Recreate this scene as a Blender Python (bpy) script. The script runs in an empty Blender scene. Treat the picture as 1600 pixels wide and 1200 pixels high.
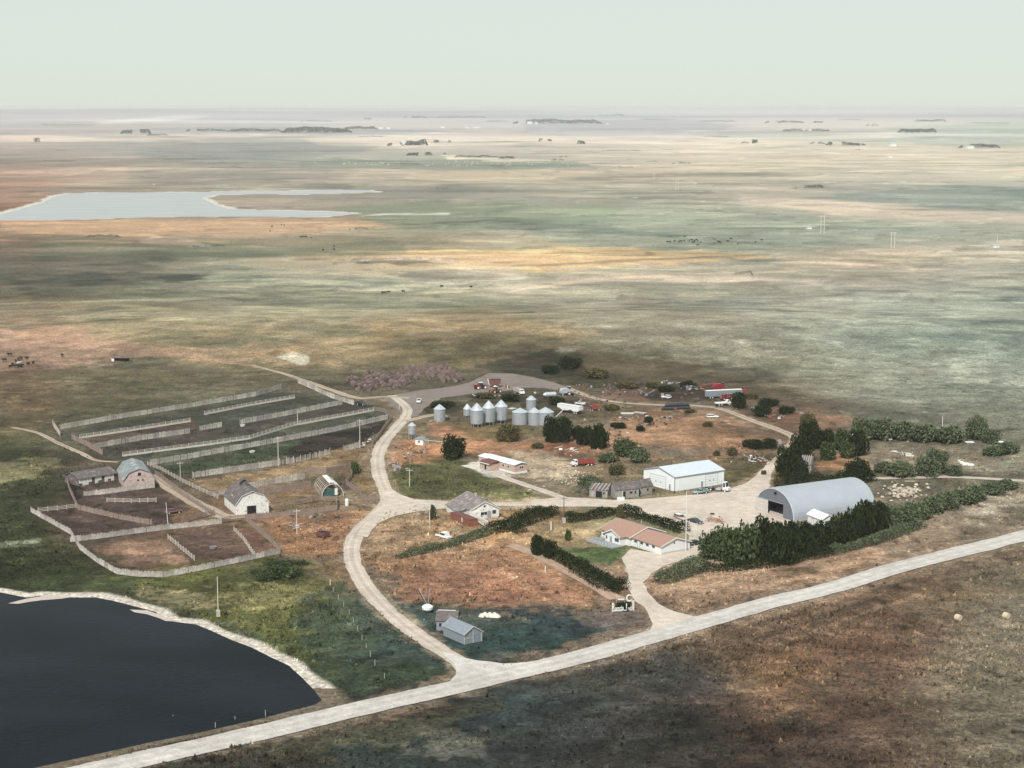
import bpy, bmesh, math, random
import numpy as np
from mathutils import Vector, Matrix, geometry
random.seed(7); rng = np.random.default_rng(7)
R = math.radians
scene = bpy.context.scene
COL = scene.collection

# ------------------------------------------------------------------ camera, sky, sun
FPX, HCAM, VINF = 2850.0, 128.0, 166.0          # focal length in photo pixels, height, eye level row
PITCH = math.atan((600.0 - VINF) / FPX)
cam = bpy.data.cameras.new('camera'); camo = bpy.data.objects.new('camera', cam); COL.objects.link(camo)
cam.sensor_width = 36.0; cam.lens = 36.0 * FPX / 1600.0
cam.clip_start = 1.0; cam.clip_end = 80000.0
camo.location = (0, 0, HCAM); camo.rotation_euler = (R(90) - PITCH, 0, 0)
scene.camera = camo

SUN_EL, SUN_AZ = 43.0, 197.0                     # azimuth clockwise from +Y: behind the camera, a little left
world = bpy.data.worlds.new('World'); scene.world = world; world.use_nodes = True
nt = world.node_tree; nt.nodes.clear()
wo = nt.nodes.new('ShaderNodeOutputWorld'); bg = nt.nodes.new('ShaderNodeBackground')
sk = nt.nodes.new('ShaderNodeTexSky'); sk.sky_type = 'NISHITA'; sk.sun_disc = False
sk.sun_elevation = R(SUN_EL); sk.sun_rotation = R(SUN_AZ)
sk.air_density = 1.0; sk.dust_density = 0.6; sk.ozone_density = 1.0; sk.altitude = 600
tint = nt.nodes.new('ShaderNodeMix'); tint.data_type = 'RGBA'; tint.blend_type = 'MIX'
tint.inputs[0].default_value = 0.86; tint.inputs[7].default_value = (5.7, 6.3, 5.85, 1)   # milky summer haze over the blue
bg.inputs['Strength'].default_value = 0.12
nt.links.new(sk.outputs[0], tint.inputs[6]); nt.links.new(tint.outputs[2], bg.inputs[0]); nt.links.new(bg.outputs[0], wo.inputs[0])
sun = bpy.data.lights.new('sun', 'SUN'); suno = bpy.data.objects.new('sun', sun); COL.objects.link(suno)
sun.energy = 4.8; sun.angle = R(0.53); sun.color = (1.0, 0.965, 0.91)
_az, _el = R(SUN_AZ), R(SUN_EL)
to_sun = Vector((math.sin(_az) * math.cos(_el), math.cos(_az) * math.cos(_el), math.sin(_el)))
suno.rotation_euler = to_sun.to_track_quat('Z', 'Y').to_euler()
scene.view_settings.view_transform = 'Standard'; scene.view_settings.look = 'None'
scene.view_settings.exposure = 0.0; scene.view_settings.gamma = 1.0
scene.view_settings.use_curve_mapping = False
scene.render.engine = 'CYCLES'
scene.cycles.use_denoising = True
scene.cycles.max_bounces = 5; scene.cycles.diffuse_bounces = 2; scene.cycles.glossy_bounces = 2
scene.cycles.transmission_bounces = 2; scene.cycles.volume_bounces = 0; scene.cycles.transparent_max_bounces = 4

# ------------------------------------------------------------------ noise
_perm = np.random.default_rng(11).random((8, 256, 256))
def vnoise(x, y, lam, k=0):
    x = np.asarray(x, float) / lam + 37.3 * k; y = np.asarray(y, float) / lam + 11.7 * k
    xi = np.floor(x).astype(int); yi = np.floor(y).astype(int); fx = x - xi; fy = y - yi
    fx = fx * fx * (3 - 2 * fx); fy = fy * fy * (3 - 2 * fy); T = _perm[k % 8]
    a = T[xi & 255, yi & 255]; b = T[(xi + 1) & 255, yi & 255]; c = T[xi & 255, (yi + 1) & 255]; d = T[(xi + 1) & 255, (yi + 1) & 255]
    return ((a * (1 - fx) + b * fx) * (1 - fy) + (c * (1 - fx) + d * fx) * fy) * 2 - 1
def fbm(x, y, lams, k=0, res=None):
    s = 0; w = 0
    for i, l in enumerate(lams):
        a = 1.0 if res is None else np.clip((l / np.maximum(res, 1e-6) - 1.2) / 2.0, 0, 1)
        s = s + a * vnoise(x, y, l, k + i); w += 1
    return s / math.sqrt(w)
def sstep(a, b, x):
    t = np.clip((x - a) / (b - a), 0, 1); return t * t * (3 - 2 * t)

def poly_sd(px, py, poly, closed=True):
    """signed distance to a polygon (negative inside) or distance to a polyline"""
    px = np.asarray(px, float); py = np.asarray(py, float)
    d = np.full(px.shape, 1e30); ins = np.zeros(px.shape, bool); n = len(poly)
    for i in range(n if closed else n - 1):
        x0, y0 = poly[i][:2]; x1, y1 = poly[(i + 1) % n][:2]
        ex, ey = x1 - x0, y1 - y0; L = ex * ex + ey * ey + 1e-12
        t = np.clip(((px - x0) * ex + (py - y0) * ey) / L, 0, 1)
        d = np.minimum(d, (px - x0 - t * ex) ** 2 + (py - y0 - t * ey) ** 2)
        if closed:
            c = (y0 > py) != (y1 > py)
            with np.errstate(divide='ignore', invalid='ignore'):
                xc = ex * (py - y0) / (ey if ey else 1e-12) + x0
            ins ^= c & (px < xc)
    d = np.sqrt(d)
    return np.where(ins, -d, d) if closed else d

# ------------------------------------------------------------------ picture <-> place
cp, sp = math.cos(PITCH), math.sin(PITCH)
def ray(u, v):
    return np.array([(u - 800.0), FPX * cp + (600.0 - v) * sp, -FPX * sp + (600.0 - v) * cp])
def G0(u, v, z=0.0):
    d = ray(u, v); t = (z - HCAM) / d[2]; return (d[0] * t, d[1] * t)
LAKE_PX = [(-500, 890), (-200, 905), (0, 921), (45, 930), (62, 927), (110, 930), (155, 930), (185, 936), (220, 945), (250, 953), (270, 967),
           (312, 972), (337, 982), (370, 997), (400, 1008), (430, 1023), (460, 1037), (480, 1055), (500, 1075), (514, 1093), (498, 1102),
           (440, 1117), (400, 1127), (330, 1143), (250, 1159), (100, 1192), (-60, 1228), (-300, 1285), (-500, 1330)]
POND_PX = [(-150, 345), (0, 344), (120, 343), (190, 340), (300, 338), (420, 338), (500, 339), (530, 336), (560, 333), (520, 331), (400, 328),
           (360, 326), (340, 320), (318, 309), (340, 304), (420, 303), (470, 304), (590, 300), (580, 297), (520, 297), (400, 298), (300, 300), (170, 301), (110, 302),
           (85, 306), (62, 317), (30, 326), (0, 334), (-150, 338)]
LAKE = [G0(u, v) for u, v in LAKE_PX]
POND = [G0(u, v) for u, v in POND_PX]
def TZ(x, y):
    x = np.asarray(x, float); y = np.asarray(y, float); d = np.hypot(x, y)
    z = 0.7 * sstep(640, 1000, d) * vnoise(x, y, 170, 1)
    z = z + .9 * sstep(850, 1300, d) * vnoise(x, y, 85, 4) * (1 - sstep(2500, 4000, d))
    z = z + 5.0 * sstep(900, 2600, d) * vnoise(x, y, 520, 2) + 10 * sstep(2500, 7000, d) * vnoise(x, y, 1900, 3)
    z = z + 58 * sstep(13000, 28000, d) * (.6 * vnoise(x, y, 4200, 4) + 1.35 + 0.22 * vnoise(x, y, 1600, 5) + 0.45 * sstep(-.2, .05, x / np.maximum(y, 1)))
    z = z + 7.5 * np.exp(-((y - 1030) / 110.0) ** 2) * sstep(-400, -100, x) * (0.6 + .4 * vnoise(x, y, 240, 6)) * sstep(870, 960, y)
    z = np.minimum(z, 104 + 14 * vnoise(x, y, 2600, 2) + 7 * vnoise(x, y, 900, 3))
    # ponds lie in level ground
    m = np.zeros(d.shape)
    sel = (y > 1700) & (y < 3300) & (x < 500)
    if sel.any():
        mm = np.zeros(d.shape); mm[sel] = 1 - sstep(20, 330, poly_sd(x[sel], y[sel], POND)) if d.shape else 1 - sstep(20, 330, poly_sd(x, y, POND))
        m = mm
    z = z * (1 - m)
    near = (y > 250) & (y < 560) & (x < 40) if d.shape else bool((y > 250) & (y < 560) & (x < 40))
    if d.shape:
        if near.any():
            s = poly_sd(x[near], y[near], LAKE); z[near] -= 1.5 * (1 - sstep(-9, 1.0, s))
        if sel.any():
            s = poly_sd(x[sel], y[sel], POND); z[sel] -= 1.5 * (1 - sstep(-25, 4, s))
    else:
        if near: z = z - 1.5 * (1 - sstep(-9, 1.0, poly_sd(x, y, LAKE)))
    return z
def tz(x, y): return float(TZ(np.array([x]), np.array([y]))[0])
def G(u, v, h=0.0):
    """ground point seen at photo position (u, v)"""
    d = ray(u, v); z = 0.0
    for _ in range(8):
        t = (z + h - HCAM) / d[2]; x, y = d[0] * t, d[1] * t
        z = 0.5 * z + 0.5 * tz(x, y) if _ > 2 else tz(x, y)
    return Vector((x, y, tz(x, y)))
def proj(x, y, z):
    dz = z - HCAM; f = y * cp - dz * sp; up = y * sp + dz * cp
    f = np.maximum(f, 1.0)
    return 800 + FPX * x / f, 600 - FPX * up / f
def PXM(v):
    """photo pixels per metre for something standing at row v"""
    y = G0(800, v)[1]; return FPX / math.hypot(y, HCAM)

# ------------------------------------------------------------------ object helpers
def tag(o, label=None, cat=None, group=None, kind=None):
    if label: o['label'] = label
    if cat: o['category'] = cat
    if group: o['group'] = group
    if kind: o['kind'] = kind
    return o
def empty(name, loc=(0, 0, 0), rz=0.0, label=None, cat=None, group=None):
    o = bpy.data.objects.new(name, None); COL.objects.link(o)
    o.location = loc; o.rotation_euler = (0, 0, rz); o.empty_display_size = 0.5
    return tag(o, label, cat, group)
def link(name, me, parent=None, loc=(0, 0, 0), rz=0.0, scale=None):
    o = bpy.data.objects.new(name, me); COL.objects.link(o)
    if parent is not None: o.parent = parent
    o.location = loc; o.rotation_euler = (0, 0, rz)
    if scale: o.scale = scale
    return o
def copy_tree(o, parent=None):
    c = o.copy(); COL.objects.link(c); c.parent = parent
    for ch in list(o.children): copy_tree(ch, c)
    return c
class MB:
    def __init__(s): s.v = []; s.f = []; s.smooth = False
    def quad(s, *p):
        n = len(s.v); s.v += [tuple(q) for q in p]; s.f.append(tuple(range(n, n + len(p)))); return s
    def box(s, x0, x1, y0, y1, z0, z1, tx=0.0, ty=0.0):
        n = len(s.v)
        s.v += [(x0, y0, z0), (x1, y0, z0), (x1, y1, z0), (x0, y1, z0), (x0 + tx, y0 + ty, z1), (x1 - tx, y0 + ty, z1), (x1 - tx, y1 - ty, z1), (x0 + tx, y1 - ty, z1)]
        s.f += [tuple(n + i for i in q) for q in ((0, 3, 2, 1), (4, 5, 6, 7), (0, 1, 5, 4), (1, 2, 6, 5), (2, 3, 7, 6), (3, 0, 4, 7))]
        return s
    def tube(s, p0, p1, r0, r1=None, n=8, caps=True):
        r1 = r0 if r1 is None else r1; p0 = Vector(p0); p1 = Vector(p1); d = (p1 - p0).normalized()
        a = d.orthogonal().normalized(); b = d.cross(a); k = len(s.v)
        for p, r in ((p0, r0), (p1, r1)):
            for i in range(n):
                t = 2 * math.pi * i / n; s.v.append(tuple(p + r * (math.cos(t) * a + math.sin(t) * b)))
        for i in range(n): j = (i + 1) % n; s.f.append((k + i, k + j, k + n + j, k + n + i))
        if caps: s.f.append(tuple(k + i for i in reversed(range(n)))); s.f.append(tuple(k + n + i for i in range(n)))
        return s
    def beam(s, p0, p1, w, h=None):
        return s.tube(p0, p1, w * 0.7, n=4)
    def lathe(s, prof, cx=0, cy=0, n=16):
        k = len(s.v); m = len(prof)
        for r, z in prof:
            for i in range(n):
                t = 2 * math.pi * i / n; s.v.append((cx + r * math.cos(t), cy + r * math.sin(t), z))
        for a in range(m - 1):
            for i in range(n): j = (i + 1) % n; s.f.append((k + a * n + i, k + a * n + j, k + (a + 1) * n + j, k + (a + 1) * n + i))
        return s
    def extrude(s, prof, a0, a1, axis='y'):
        """close a side profile [(p,z)] and push it along the other horizontal axis"""
        k = len(s.v); n = len(prof)
        for a in (a0, a1):
            for p, z in prof: s.v.append((p, a, z) if axis == 'y' else (a, p, z))
        for i in range(n): j = (i + 1) % n; s.f.append((k + i, k + j, k + n + j, k + n + i))
        s.f.append(tuple(k + i for i in reversed(range(n)))); s.f.append(tuple(k + n + i for i in range(n)))
        return s
    def mesh(s, name, mat=None, smooth=False, bevel=0.0):
        me = bpy.data.meshes.new(name); me.from_pydata(s.v, [], s.f)
        bm = bmesh.new(); bm.from_mesh(me); bmesh.ops.recalc_face_normals(bm, faces=bm.faces)
        if bevel: bmesh.ops.bevel(bm, geom=list(bm.edges), offset=bevel, segments=2, affect='EDGES', clamp_overlap=True)
        bm.to_mesh(me); bm.free()
        if mat: me.materials.append(mat)
        if smooth: me.polygons.foreach_set('use_smooth', [True] * len(me.polygons))
        me.update(); return me
    def build(s, name, mat=None, parent=None, loc=(0, 0, 0), rz=0.0, smooth=False, bevel=0.0):
        return link(name, s.mesh(name, mat, smooth, bevel), parent, loc, rz)

# ------------------------------------------------------------------ materials
MATS = {}
def M(name, c=None, rough=0.8, metal=0.0, var=0.14, scale=1.2, bump=0.0, stretch=(1, 1, 1), c2=None, mixp=0.5, spec=0.4, island=0.0, objvar=0.0):
    if name in MATS: return MATS[name]
    m = bpy.data.materials.new(name); m.use_nodes = True; n = m.node_tree; n.nodes.clear(); L = n.links.new
    out = n.nodes.new('ShaderNodeOutputMaterial'); b = n.nodes.new('ShaderNodeBsdfPrincipled'); L(b.outputs[0], out.inputs[0])
    b.inputs['Roughness'].default_value = rough; b.inputs['Metallic'].default_value = metal; b.inputs['Specular IOR Level'].default_value = spec
    tc = n.nodes.new('ShaderNodeTexCoord'); mp = n.nodes.new('ShaderNodeMapping'); mp.inputs['Scale'].default_value = stretch
    L(tc.outputs['Object'], mp.inputs[0])
    nz = n.nodes.new('ShaderNodeTexNoise'); nz.inputs['Scale'].default_value = scale; nz.inputs['Detail'].default_value = 6; nz.inputs['Roughness'].default_value = 0.65
    L(mp.outputs[0], nz.inputs['Vector'])
    mr = n.nodes.new('ShaderNodeMapRange'); mr.inputs[1].default_value = 0.28; mr.inputs[2].default_value = 0.72
    mr.inputs[3].default_value = 1 - var; mr.inputs[4].default_value = 1 + var; L(nz.outputs[0], mr.inputs[0])
    mul = n.nodes.new('ShaderNodeVectorMath'); mul.operation = 'SCALE'; L(mr.outputs[0], mul.inputs['Scale'])
    if c2:
        nz2 = n.nodes.new('ShaderNodeTexNoise'); nz2.inputs['Scale'].default_value = scale * 0.6; nz2.inputs['Detail'].default_value = 8; L(mp.outputs[0], nz2.inputs['Vector'])
        cr = n.nodes.new('ShaderNodeMapRange'); cr.inputs[1].default_value = mixp - 0.06; cr.inputs[2].default_value = mixp + 0.06; L(nz2.outputs[0], cr.inputs[0])
        mx = n.nodes.new('ShaderNodeMix'); mx.data_type = 'RGBA'; mx.inputs[6].default_value = (*c, 1); mx.inputs[7].default_value = (*c2, 1)
        L(cr.outputs[0], mx.inputs[0]); L(mx.outputs[2], mul.inputs[0])
    else:
        mul.inputs[0].default_value = c
    last = mul.outputs[0]
    if island or objvar:
        ge = n.nodes.new('ShaderNodeNewGeometry'); oi = n.nodes.new('ShaderNodeObjectInfo')
        for src, amt in ((ge.outputs['Random Per Island'], island), (oi.outputs['Random'], objvar)):
            if not amt: continue
            r2 = n.nodes.new('ShaderNodeMapRange'); r2.inputs[3].default_value = 1 - amt; r2.inputs[4].default_value = 1 + amt; L(src, r2.inputs[0])
            m2 = n.nodes.new('ShaderNodeVectorMath'); m2.operation = 'SCALE'; L(last, m2.inputs[0]); L(r2.outputs[0], m2.inputs['Scale']); last = m2.outputs[0]
    L(last, b.inputs['Base Color'])
    if bump:
        bp = n.nodes.new('ShaderNodeBump'); bp.inputs['Strength'].default_value = 0.6; bp.inputs['Distance'].default_value = bump
        L(nz.outputs[0], bp.inputs['Height']); L(bp.outputs[0], b.inputs['Normal'])
    MATS[name] = m; return m
M('white_paint', (.66, .66, .65), .5, var=.05); M('old_white', (.62, .61, .58), .8, var=.22, c2=(.3, .27, .24), mixp=.64, scale=2.0)
M('grey_trim', (.25, .26, .28), .6); M('glass', (.03, .035, .045), .12, spec=.8, var=.1)
M('dark_open', (.008, .008, .01), .9); M('brown_shingle', (.31, .19, .148), .9, var=.1, scale=3, bump=.02)
M('dark_shingle', (.105, .09, .09), .9, var=.35, scale=1.2, c2=(.2, .17, .16), mixp=.6); M('grey_shingle', (.19, .21, .22), .9, var=.25, scale=.8, c2=(.3, .32, .32), mixp=.58)
M('weather_wood', (.27, .25, .235), .9, var=.28, scale=1.5, stretch=(1, 1, .25)); M('pink_wood', (.42, .33, .31), .9, var=.22, scale=1.5, c2=(.3, .23, .21), mixp=.58)
M('board_white', (.42, .385, .35), .85, var=.45, scale=1.1, objvar=.28); M('board_brown', (.24, .18, .155), .9, var=.3, scale=1.3, objvar=.12)
M('rail_wood', (.42, .37, .33), .85, var=.2); M('post_wood', (.22, .18, .15), .9, var=.2); M('pale_wood', (.52, .48, .43), .8, var=.15)
M('galv', (.43, .465, .5), .42, metal=.55, var=.12, scale=.8); M('galv_roof', (.5, .54, .58), .45, metal=.45, var=.1, scale=.5)
M('steel_white', (.72, .745, .75), .4, var=.04, scale=.4); M('steel_roof', (.55, .6, .66), .4, metal=.15, var=.05, scale=.3)
M('quonset_roof', (.41, .445, .49), .4, metal=.35, var=.06, scale=.25); M('quonset_end', (.16, .175, .21), .5, metal=.3, var=.12)
M('tan_siding', (.42, .31, .26), .7, var=.06); M('maroon', (.13, .05, .045), .7, var=.15); M('concrete', (.42, .42, .42), .85, var=.12)
M('deck', (.3, .31, .32), .85, var=.15); M('tyre', (.02, .02, .02), .85); M('rim', (.6, .6, .58), .4)
M('red_paint', (.2, .02, .022), .45, var=.15); M('red_bright', (.24, .05, .045), .45, var=.1); M('orange_paint', (.36, .12, .06), .55, var=.2); M('rust', (.2, .075, .045), .9, var=.4)
M('black_paint', (.02, .022, .028), .35); M('navy_paint', (.03, .04, .055), .3); M('teal_paint', (.22, .32, .33), .35); M('beige_paint', (.42, .32, .29), .45)
M('chrome', (.6, .6, .6), .2, metal=.9); M('silver', (.5, .53, .56), .35, metal=.4); M('lamp', (.75, .75, .7), .2)
M('bark', (.1, .075, .055), .95, var=.3); M('rock', (.42, .36, .3), .95, var=.2, objvar=.2)
M('leaf_dark', (.018, .027, .010), .85, island=.6, var=.35, scale=.5, spec=.05); M('leaf_mid', (.05, .068, .03), .8, island=.55, var=.35, scale=.4, spec=.05)
M('leaf_sage', (.085, .105, .06), .8, island=.5, var=.3, scale=.4, spec=.05); M('leaf_olive', (.085, .075, .034), .85, island=.5, var=.3, scale=.6, spec=.05)
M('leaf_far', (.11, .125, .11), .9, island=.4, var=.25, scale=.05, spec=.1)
M('bale', (.15, .108, .1), .95, var=.5, scale=3, objvar=.3); M('bale_dark', (.03, .035, .045), .7, var=.3, objvar=.2); M('bale_straw', (.5, .42, .3), .95, var=.2)
M('cow_black', (.012, .01, .009), .8); M('cow_white', (.5, .46, .42), .8); M('blue_grey', (.19, .215, .25), .8, var=.18, scale=1.5)
M('debris', (.075, .06, .055), .9, island=.8, var=.3, c2=(.34, .28, .24), mixp=.62, scale=.35); M('old_roof', (.17, .15, .15), .9, var=.35, scale=1.2, c2=(.3, .27, .25), mixp=.58); M('brush', (.13, .1, .085), .95, island=.6, var=.3)

# ------------------------------------------------------------------ roads (photo polylines; width in metres)
MAIN_PX = [(-330, 1312), (-100, 1259), (100, 1214), (262, 1178), (400, 1147), (550, 1111), (700, 1077), (790, 1055), (900, 1029), (1000, 1001), (1100, 972), (1200, 943), (1300, 919), (1394, 890), (1487, 866), (1590, 840), (1750, 796), (1950, 745)]
LOOP_PX = [(745, 1066), (728, 1044), (712, 1030), (680, 1010), (650, 990), (612, 960), (580, 927), (560, 898), (550, 870), (552, 846), (566, 824), (588, 803), (604, 786), (603, 768), (594, 745), (590, 722), (593, 704), (602, 688), (617, 671), (632, 654), (637, 640), (625, 627), (612, 618)]
EAST_PX = [(604, 781), (630, 785), (700, 788), (760, 788), (830, 787), (880, 785), (905, 785)]
NORTH_PX = [(1190, 742), (1206, 729), (1220, 715), (1233, 700), (1243, 688), (1238, 681), (1212, 670), (1175, 657), (1130, 640), (1100, 635), (1060, 633), (1030, 633), (970, 629), (925, 621), (885, 606)]
STUB_PX = [(632, 658), (648, 655), (668, 650), (682, 648)]
HOME_PX = [(772, 741), (790, 747), (815, 756), (845, 766), (872, 776), (890, 783)]
BALE_PX = [(640, 622), (600, 620), (560, 622), (520, 610), (480, 596), (440, 583), (395, 571)]
RIGHT_PX = [(1318, 764), (1350, 749), (1390, 747), (1430, 746), (1480, 745), (1530, 747), (1580, 750), (1700, 757)]
LANE_PX = [(238, 742), (258, 757), (282, 772), (305, 786), (328, 797), (350, 807), (385, 806)]
WEST_PX = [(20, 668), (58, 676), (90, 692), (122, 706), (150, 719), (185, 722)]
STRIP_PX = [(798, 852), (822, 860), (845, 870), (868, 882), (895, 896), (920, 909), (948, 926), (965, 936)]
YARD_PX = [(830, 782), (880, 777), (955, 782), (1010, 780), (1049, 776), (1100, 772), (1133, 768), (1165, 755), (1184, 742), (1201, 722), (1210, 726), (1206, 742), (1203, 760), (1192, 770), (1195, 795), (1235, 812), (1240, 822), (1200, 828), (1150, 832), (1122, 840), (1118, 850), (1097, 863), (1095, 870), (1039, 884), (1016, 897), (1006, 910), (1009, 925), (1028, 943), (1052, 956), (1085, 963), (1112, 962), (1085, 978), (1030, 996), (1006, 1000), (1022, 976), (1013, 957), (992, 940), (981, 920), (981, 899), (972, 872), (985, 858), (1034, 866), (1076, 850), (1075, 838), (1067, 829), (1011, 808), (964, 793), (889, 792), (830, 792)]
NYARD_PX = [(598, 620), (650, 611), (700, 605), (731, 598), (765, 583), (800, 584), (850, 593), (890, 606), (925, 617), (900, 616), (850, 606), (820, 606), (790, 611), (760, 613), (735, 616), (690, 622), (663, 638), (650, 652), (628, 652), (618, 636)]
# ------------------------------------------------------------------ ground colours: cover, plus painted reflection tints
EXPO_E = 1.2
SAT = .70
def lin(c):
    c = np.asarray(c, float) / 255.0; c = c.mean(-1, keepdims=True) * (1 - SAT) + c * SAT
    return np.where(c <= 0.04045, c / 12.92, ((c + 0.055) / 1.055) ** 2.4)
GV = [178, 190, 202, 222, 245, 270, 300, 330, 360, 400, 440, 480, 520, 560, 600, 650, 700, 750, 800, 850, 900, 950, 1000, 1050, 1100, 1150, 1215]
GC = [  # tones as displayed: reflection tints and distance haze are included
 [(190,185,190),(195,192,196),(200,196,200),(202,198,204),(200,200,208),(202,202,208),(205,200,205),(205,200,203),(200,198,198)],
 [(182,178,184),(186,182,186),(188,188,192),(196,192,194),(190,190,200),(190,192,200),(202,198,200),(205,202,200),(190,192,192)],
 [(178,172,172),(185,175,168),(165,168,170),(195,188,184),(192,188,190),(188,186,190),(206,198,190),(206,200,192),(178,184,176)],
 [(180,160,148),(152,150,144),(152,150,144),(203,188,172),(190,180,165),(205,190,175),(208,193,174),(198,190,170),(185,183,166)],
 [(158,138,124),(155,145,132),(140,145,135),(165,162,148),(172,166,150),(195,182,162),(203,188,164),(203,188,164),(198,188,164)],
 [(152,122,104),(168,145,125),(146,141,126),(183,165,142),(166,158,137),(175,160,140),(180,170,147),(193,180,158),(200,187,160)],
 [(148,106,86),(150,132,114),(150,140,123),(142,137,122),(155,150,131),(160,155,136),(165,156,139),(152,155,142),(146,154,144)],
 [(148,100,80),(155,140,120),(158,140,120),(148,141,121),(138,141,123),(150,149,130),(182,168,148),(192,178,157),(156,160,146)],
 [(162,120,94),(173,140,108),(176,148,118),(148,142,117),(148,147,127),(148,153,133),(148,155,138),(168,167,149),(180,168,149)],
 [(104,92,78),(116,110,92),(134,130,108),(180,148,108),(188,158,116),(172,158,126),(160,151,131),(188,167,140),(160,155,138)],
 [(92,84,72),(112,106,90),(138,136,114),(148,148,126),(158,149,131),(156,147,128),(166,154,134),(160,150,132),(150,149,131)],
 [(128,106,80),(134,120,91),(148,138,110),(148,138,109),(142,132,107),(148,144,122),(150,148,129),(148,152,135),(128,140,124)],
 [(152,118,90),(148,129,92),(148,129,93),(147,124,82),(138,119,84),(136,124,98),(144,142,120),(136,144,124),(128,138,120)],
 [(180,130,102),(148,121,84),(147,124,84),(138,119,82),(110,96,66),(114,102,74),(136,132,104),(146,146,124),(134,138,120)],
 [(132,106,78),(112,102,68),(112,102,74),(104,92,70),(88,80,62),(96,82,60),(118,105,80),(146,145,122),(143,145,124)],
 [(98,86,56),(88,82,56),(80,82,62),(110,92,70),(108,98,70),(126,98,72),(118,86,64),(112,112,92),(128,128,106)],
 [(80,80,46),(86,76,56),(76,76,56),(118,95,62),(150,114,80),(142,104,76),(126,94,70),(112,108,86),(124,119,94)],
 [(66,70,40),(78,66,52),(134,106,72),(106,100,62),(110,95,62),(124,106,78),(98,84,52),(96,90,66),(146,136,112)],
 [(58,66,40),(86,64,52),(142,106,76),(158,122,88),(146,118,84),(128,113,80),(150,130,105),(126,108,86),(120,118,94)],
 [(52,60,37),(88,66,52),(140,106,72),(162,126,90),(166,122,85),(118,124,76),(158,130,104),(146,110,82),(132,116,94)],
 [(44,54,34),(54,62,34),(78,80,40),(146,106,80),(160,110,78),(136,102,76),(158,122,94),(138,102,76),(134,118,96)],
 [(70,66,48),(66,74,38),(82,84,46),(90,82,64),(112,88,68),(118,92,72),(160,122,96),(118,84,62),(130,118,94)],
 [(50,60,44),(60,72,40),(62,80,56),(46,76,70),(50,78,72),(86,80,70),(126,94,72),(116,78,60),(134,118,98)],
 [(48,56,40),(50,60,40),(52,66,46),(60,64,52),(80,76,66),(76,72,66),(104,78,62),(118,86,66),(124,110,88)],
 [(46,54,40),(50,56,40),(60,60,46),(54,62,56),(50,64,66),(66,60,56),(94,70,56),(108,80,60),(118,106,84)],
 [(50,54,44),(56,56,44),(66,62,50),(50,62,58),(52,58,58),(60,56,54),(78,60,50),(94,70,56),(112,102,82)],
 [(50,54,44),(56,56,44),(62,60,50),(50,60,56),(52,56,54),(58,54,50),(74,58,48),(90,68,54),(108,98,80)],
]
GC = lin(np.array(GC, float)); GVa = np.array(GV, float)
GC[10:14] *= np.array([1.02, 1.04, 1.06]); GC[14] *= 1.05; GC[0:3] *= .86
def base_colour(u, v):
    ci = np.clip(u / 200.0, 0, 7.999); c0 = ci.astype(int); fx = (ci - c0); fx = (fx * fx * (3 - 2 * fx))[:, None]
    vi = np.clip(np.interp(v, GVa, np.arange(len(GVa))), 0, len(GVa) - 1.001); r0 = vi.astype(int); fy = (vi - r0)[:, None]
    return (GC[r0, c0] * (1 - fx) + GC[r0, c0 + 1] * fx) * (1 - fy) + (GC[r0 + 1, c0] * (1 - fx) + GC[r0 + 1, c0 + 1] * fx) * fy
# (polygon in photo px, colour, feather px, strength, edge noise px)
A = []
def area(poly, col, feather=3, k=1.0, nz=3): A.append(('a', poly, col, feather, k, nz))
def line(poly, col, w=1.5, feather=1.5, k=0.8, nz=1.0): A.append(('l', poly, col, feather, k, nz, w))
def el(cx, cy, rx, ry, n=10): return [(cx + rx * math.cos(2 * math.pi * i / n), cy + ry * math.sin(2 * math.pi * i / n)) for i in range(n)]
# far country, back to front
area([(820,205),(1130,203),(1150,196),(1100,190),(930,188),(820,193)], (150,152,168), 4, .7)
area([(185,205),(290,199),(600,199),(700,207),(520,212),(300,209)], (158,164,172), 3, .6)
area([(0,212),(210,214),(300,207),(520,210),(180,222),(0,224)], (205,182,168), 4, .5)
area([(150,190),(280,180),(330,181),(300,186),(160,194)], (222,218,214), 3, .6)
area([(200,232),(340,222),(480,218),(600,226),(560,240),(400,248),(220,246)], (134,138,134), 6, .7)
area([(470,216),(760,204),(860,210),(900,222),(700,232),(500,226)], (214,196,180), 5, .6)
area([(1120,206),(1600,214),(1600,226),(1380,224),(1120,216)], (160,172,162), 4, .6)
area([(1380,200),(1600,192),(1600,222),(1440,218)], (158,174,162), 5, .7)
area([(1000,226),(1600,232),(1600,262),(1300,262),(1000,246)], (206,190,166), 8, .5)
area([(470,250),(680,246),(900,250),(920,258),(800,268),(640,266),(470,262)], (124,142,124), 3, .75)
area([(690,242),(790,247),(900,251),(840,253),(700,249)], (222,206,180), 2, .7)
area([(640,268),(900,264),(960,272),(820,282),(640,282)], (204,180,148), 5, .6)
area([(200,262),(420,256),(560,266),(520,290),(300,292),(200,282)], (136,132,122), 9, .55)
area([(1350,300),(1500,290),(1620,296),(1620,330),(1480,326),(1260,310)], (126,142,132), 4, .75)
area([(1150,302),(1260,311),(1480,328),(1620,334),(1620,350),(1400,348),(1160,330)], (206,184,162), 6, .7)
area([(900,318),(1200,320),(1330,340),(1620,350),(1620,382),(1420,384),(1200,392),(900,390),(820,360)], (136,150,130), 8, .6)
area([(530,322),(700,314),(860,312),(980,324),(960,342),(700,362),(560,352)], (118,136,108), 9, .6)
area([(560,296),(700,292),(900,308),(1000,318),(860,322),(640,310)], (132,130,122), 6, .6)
area([(0,346),(200,345),(560,340),(640,352),(480,362),(180,372),(0,366)], (188,146,108), 6, .7)
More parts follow.
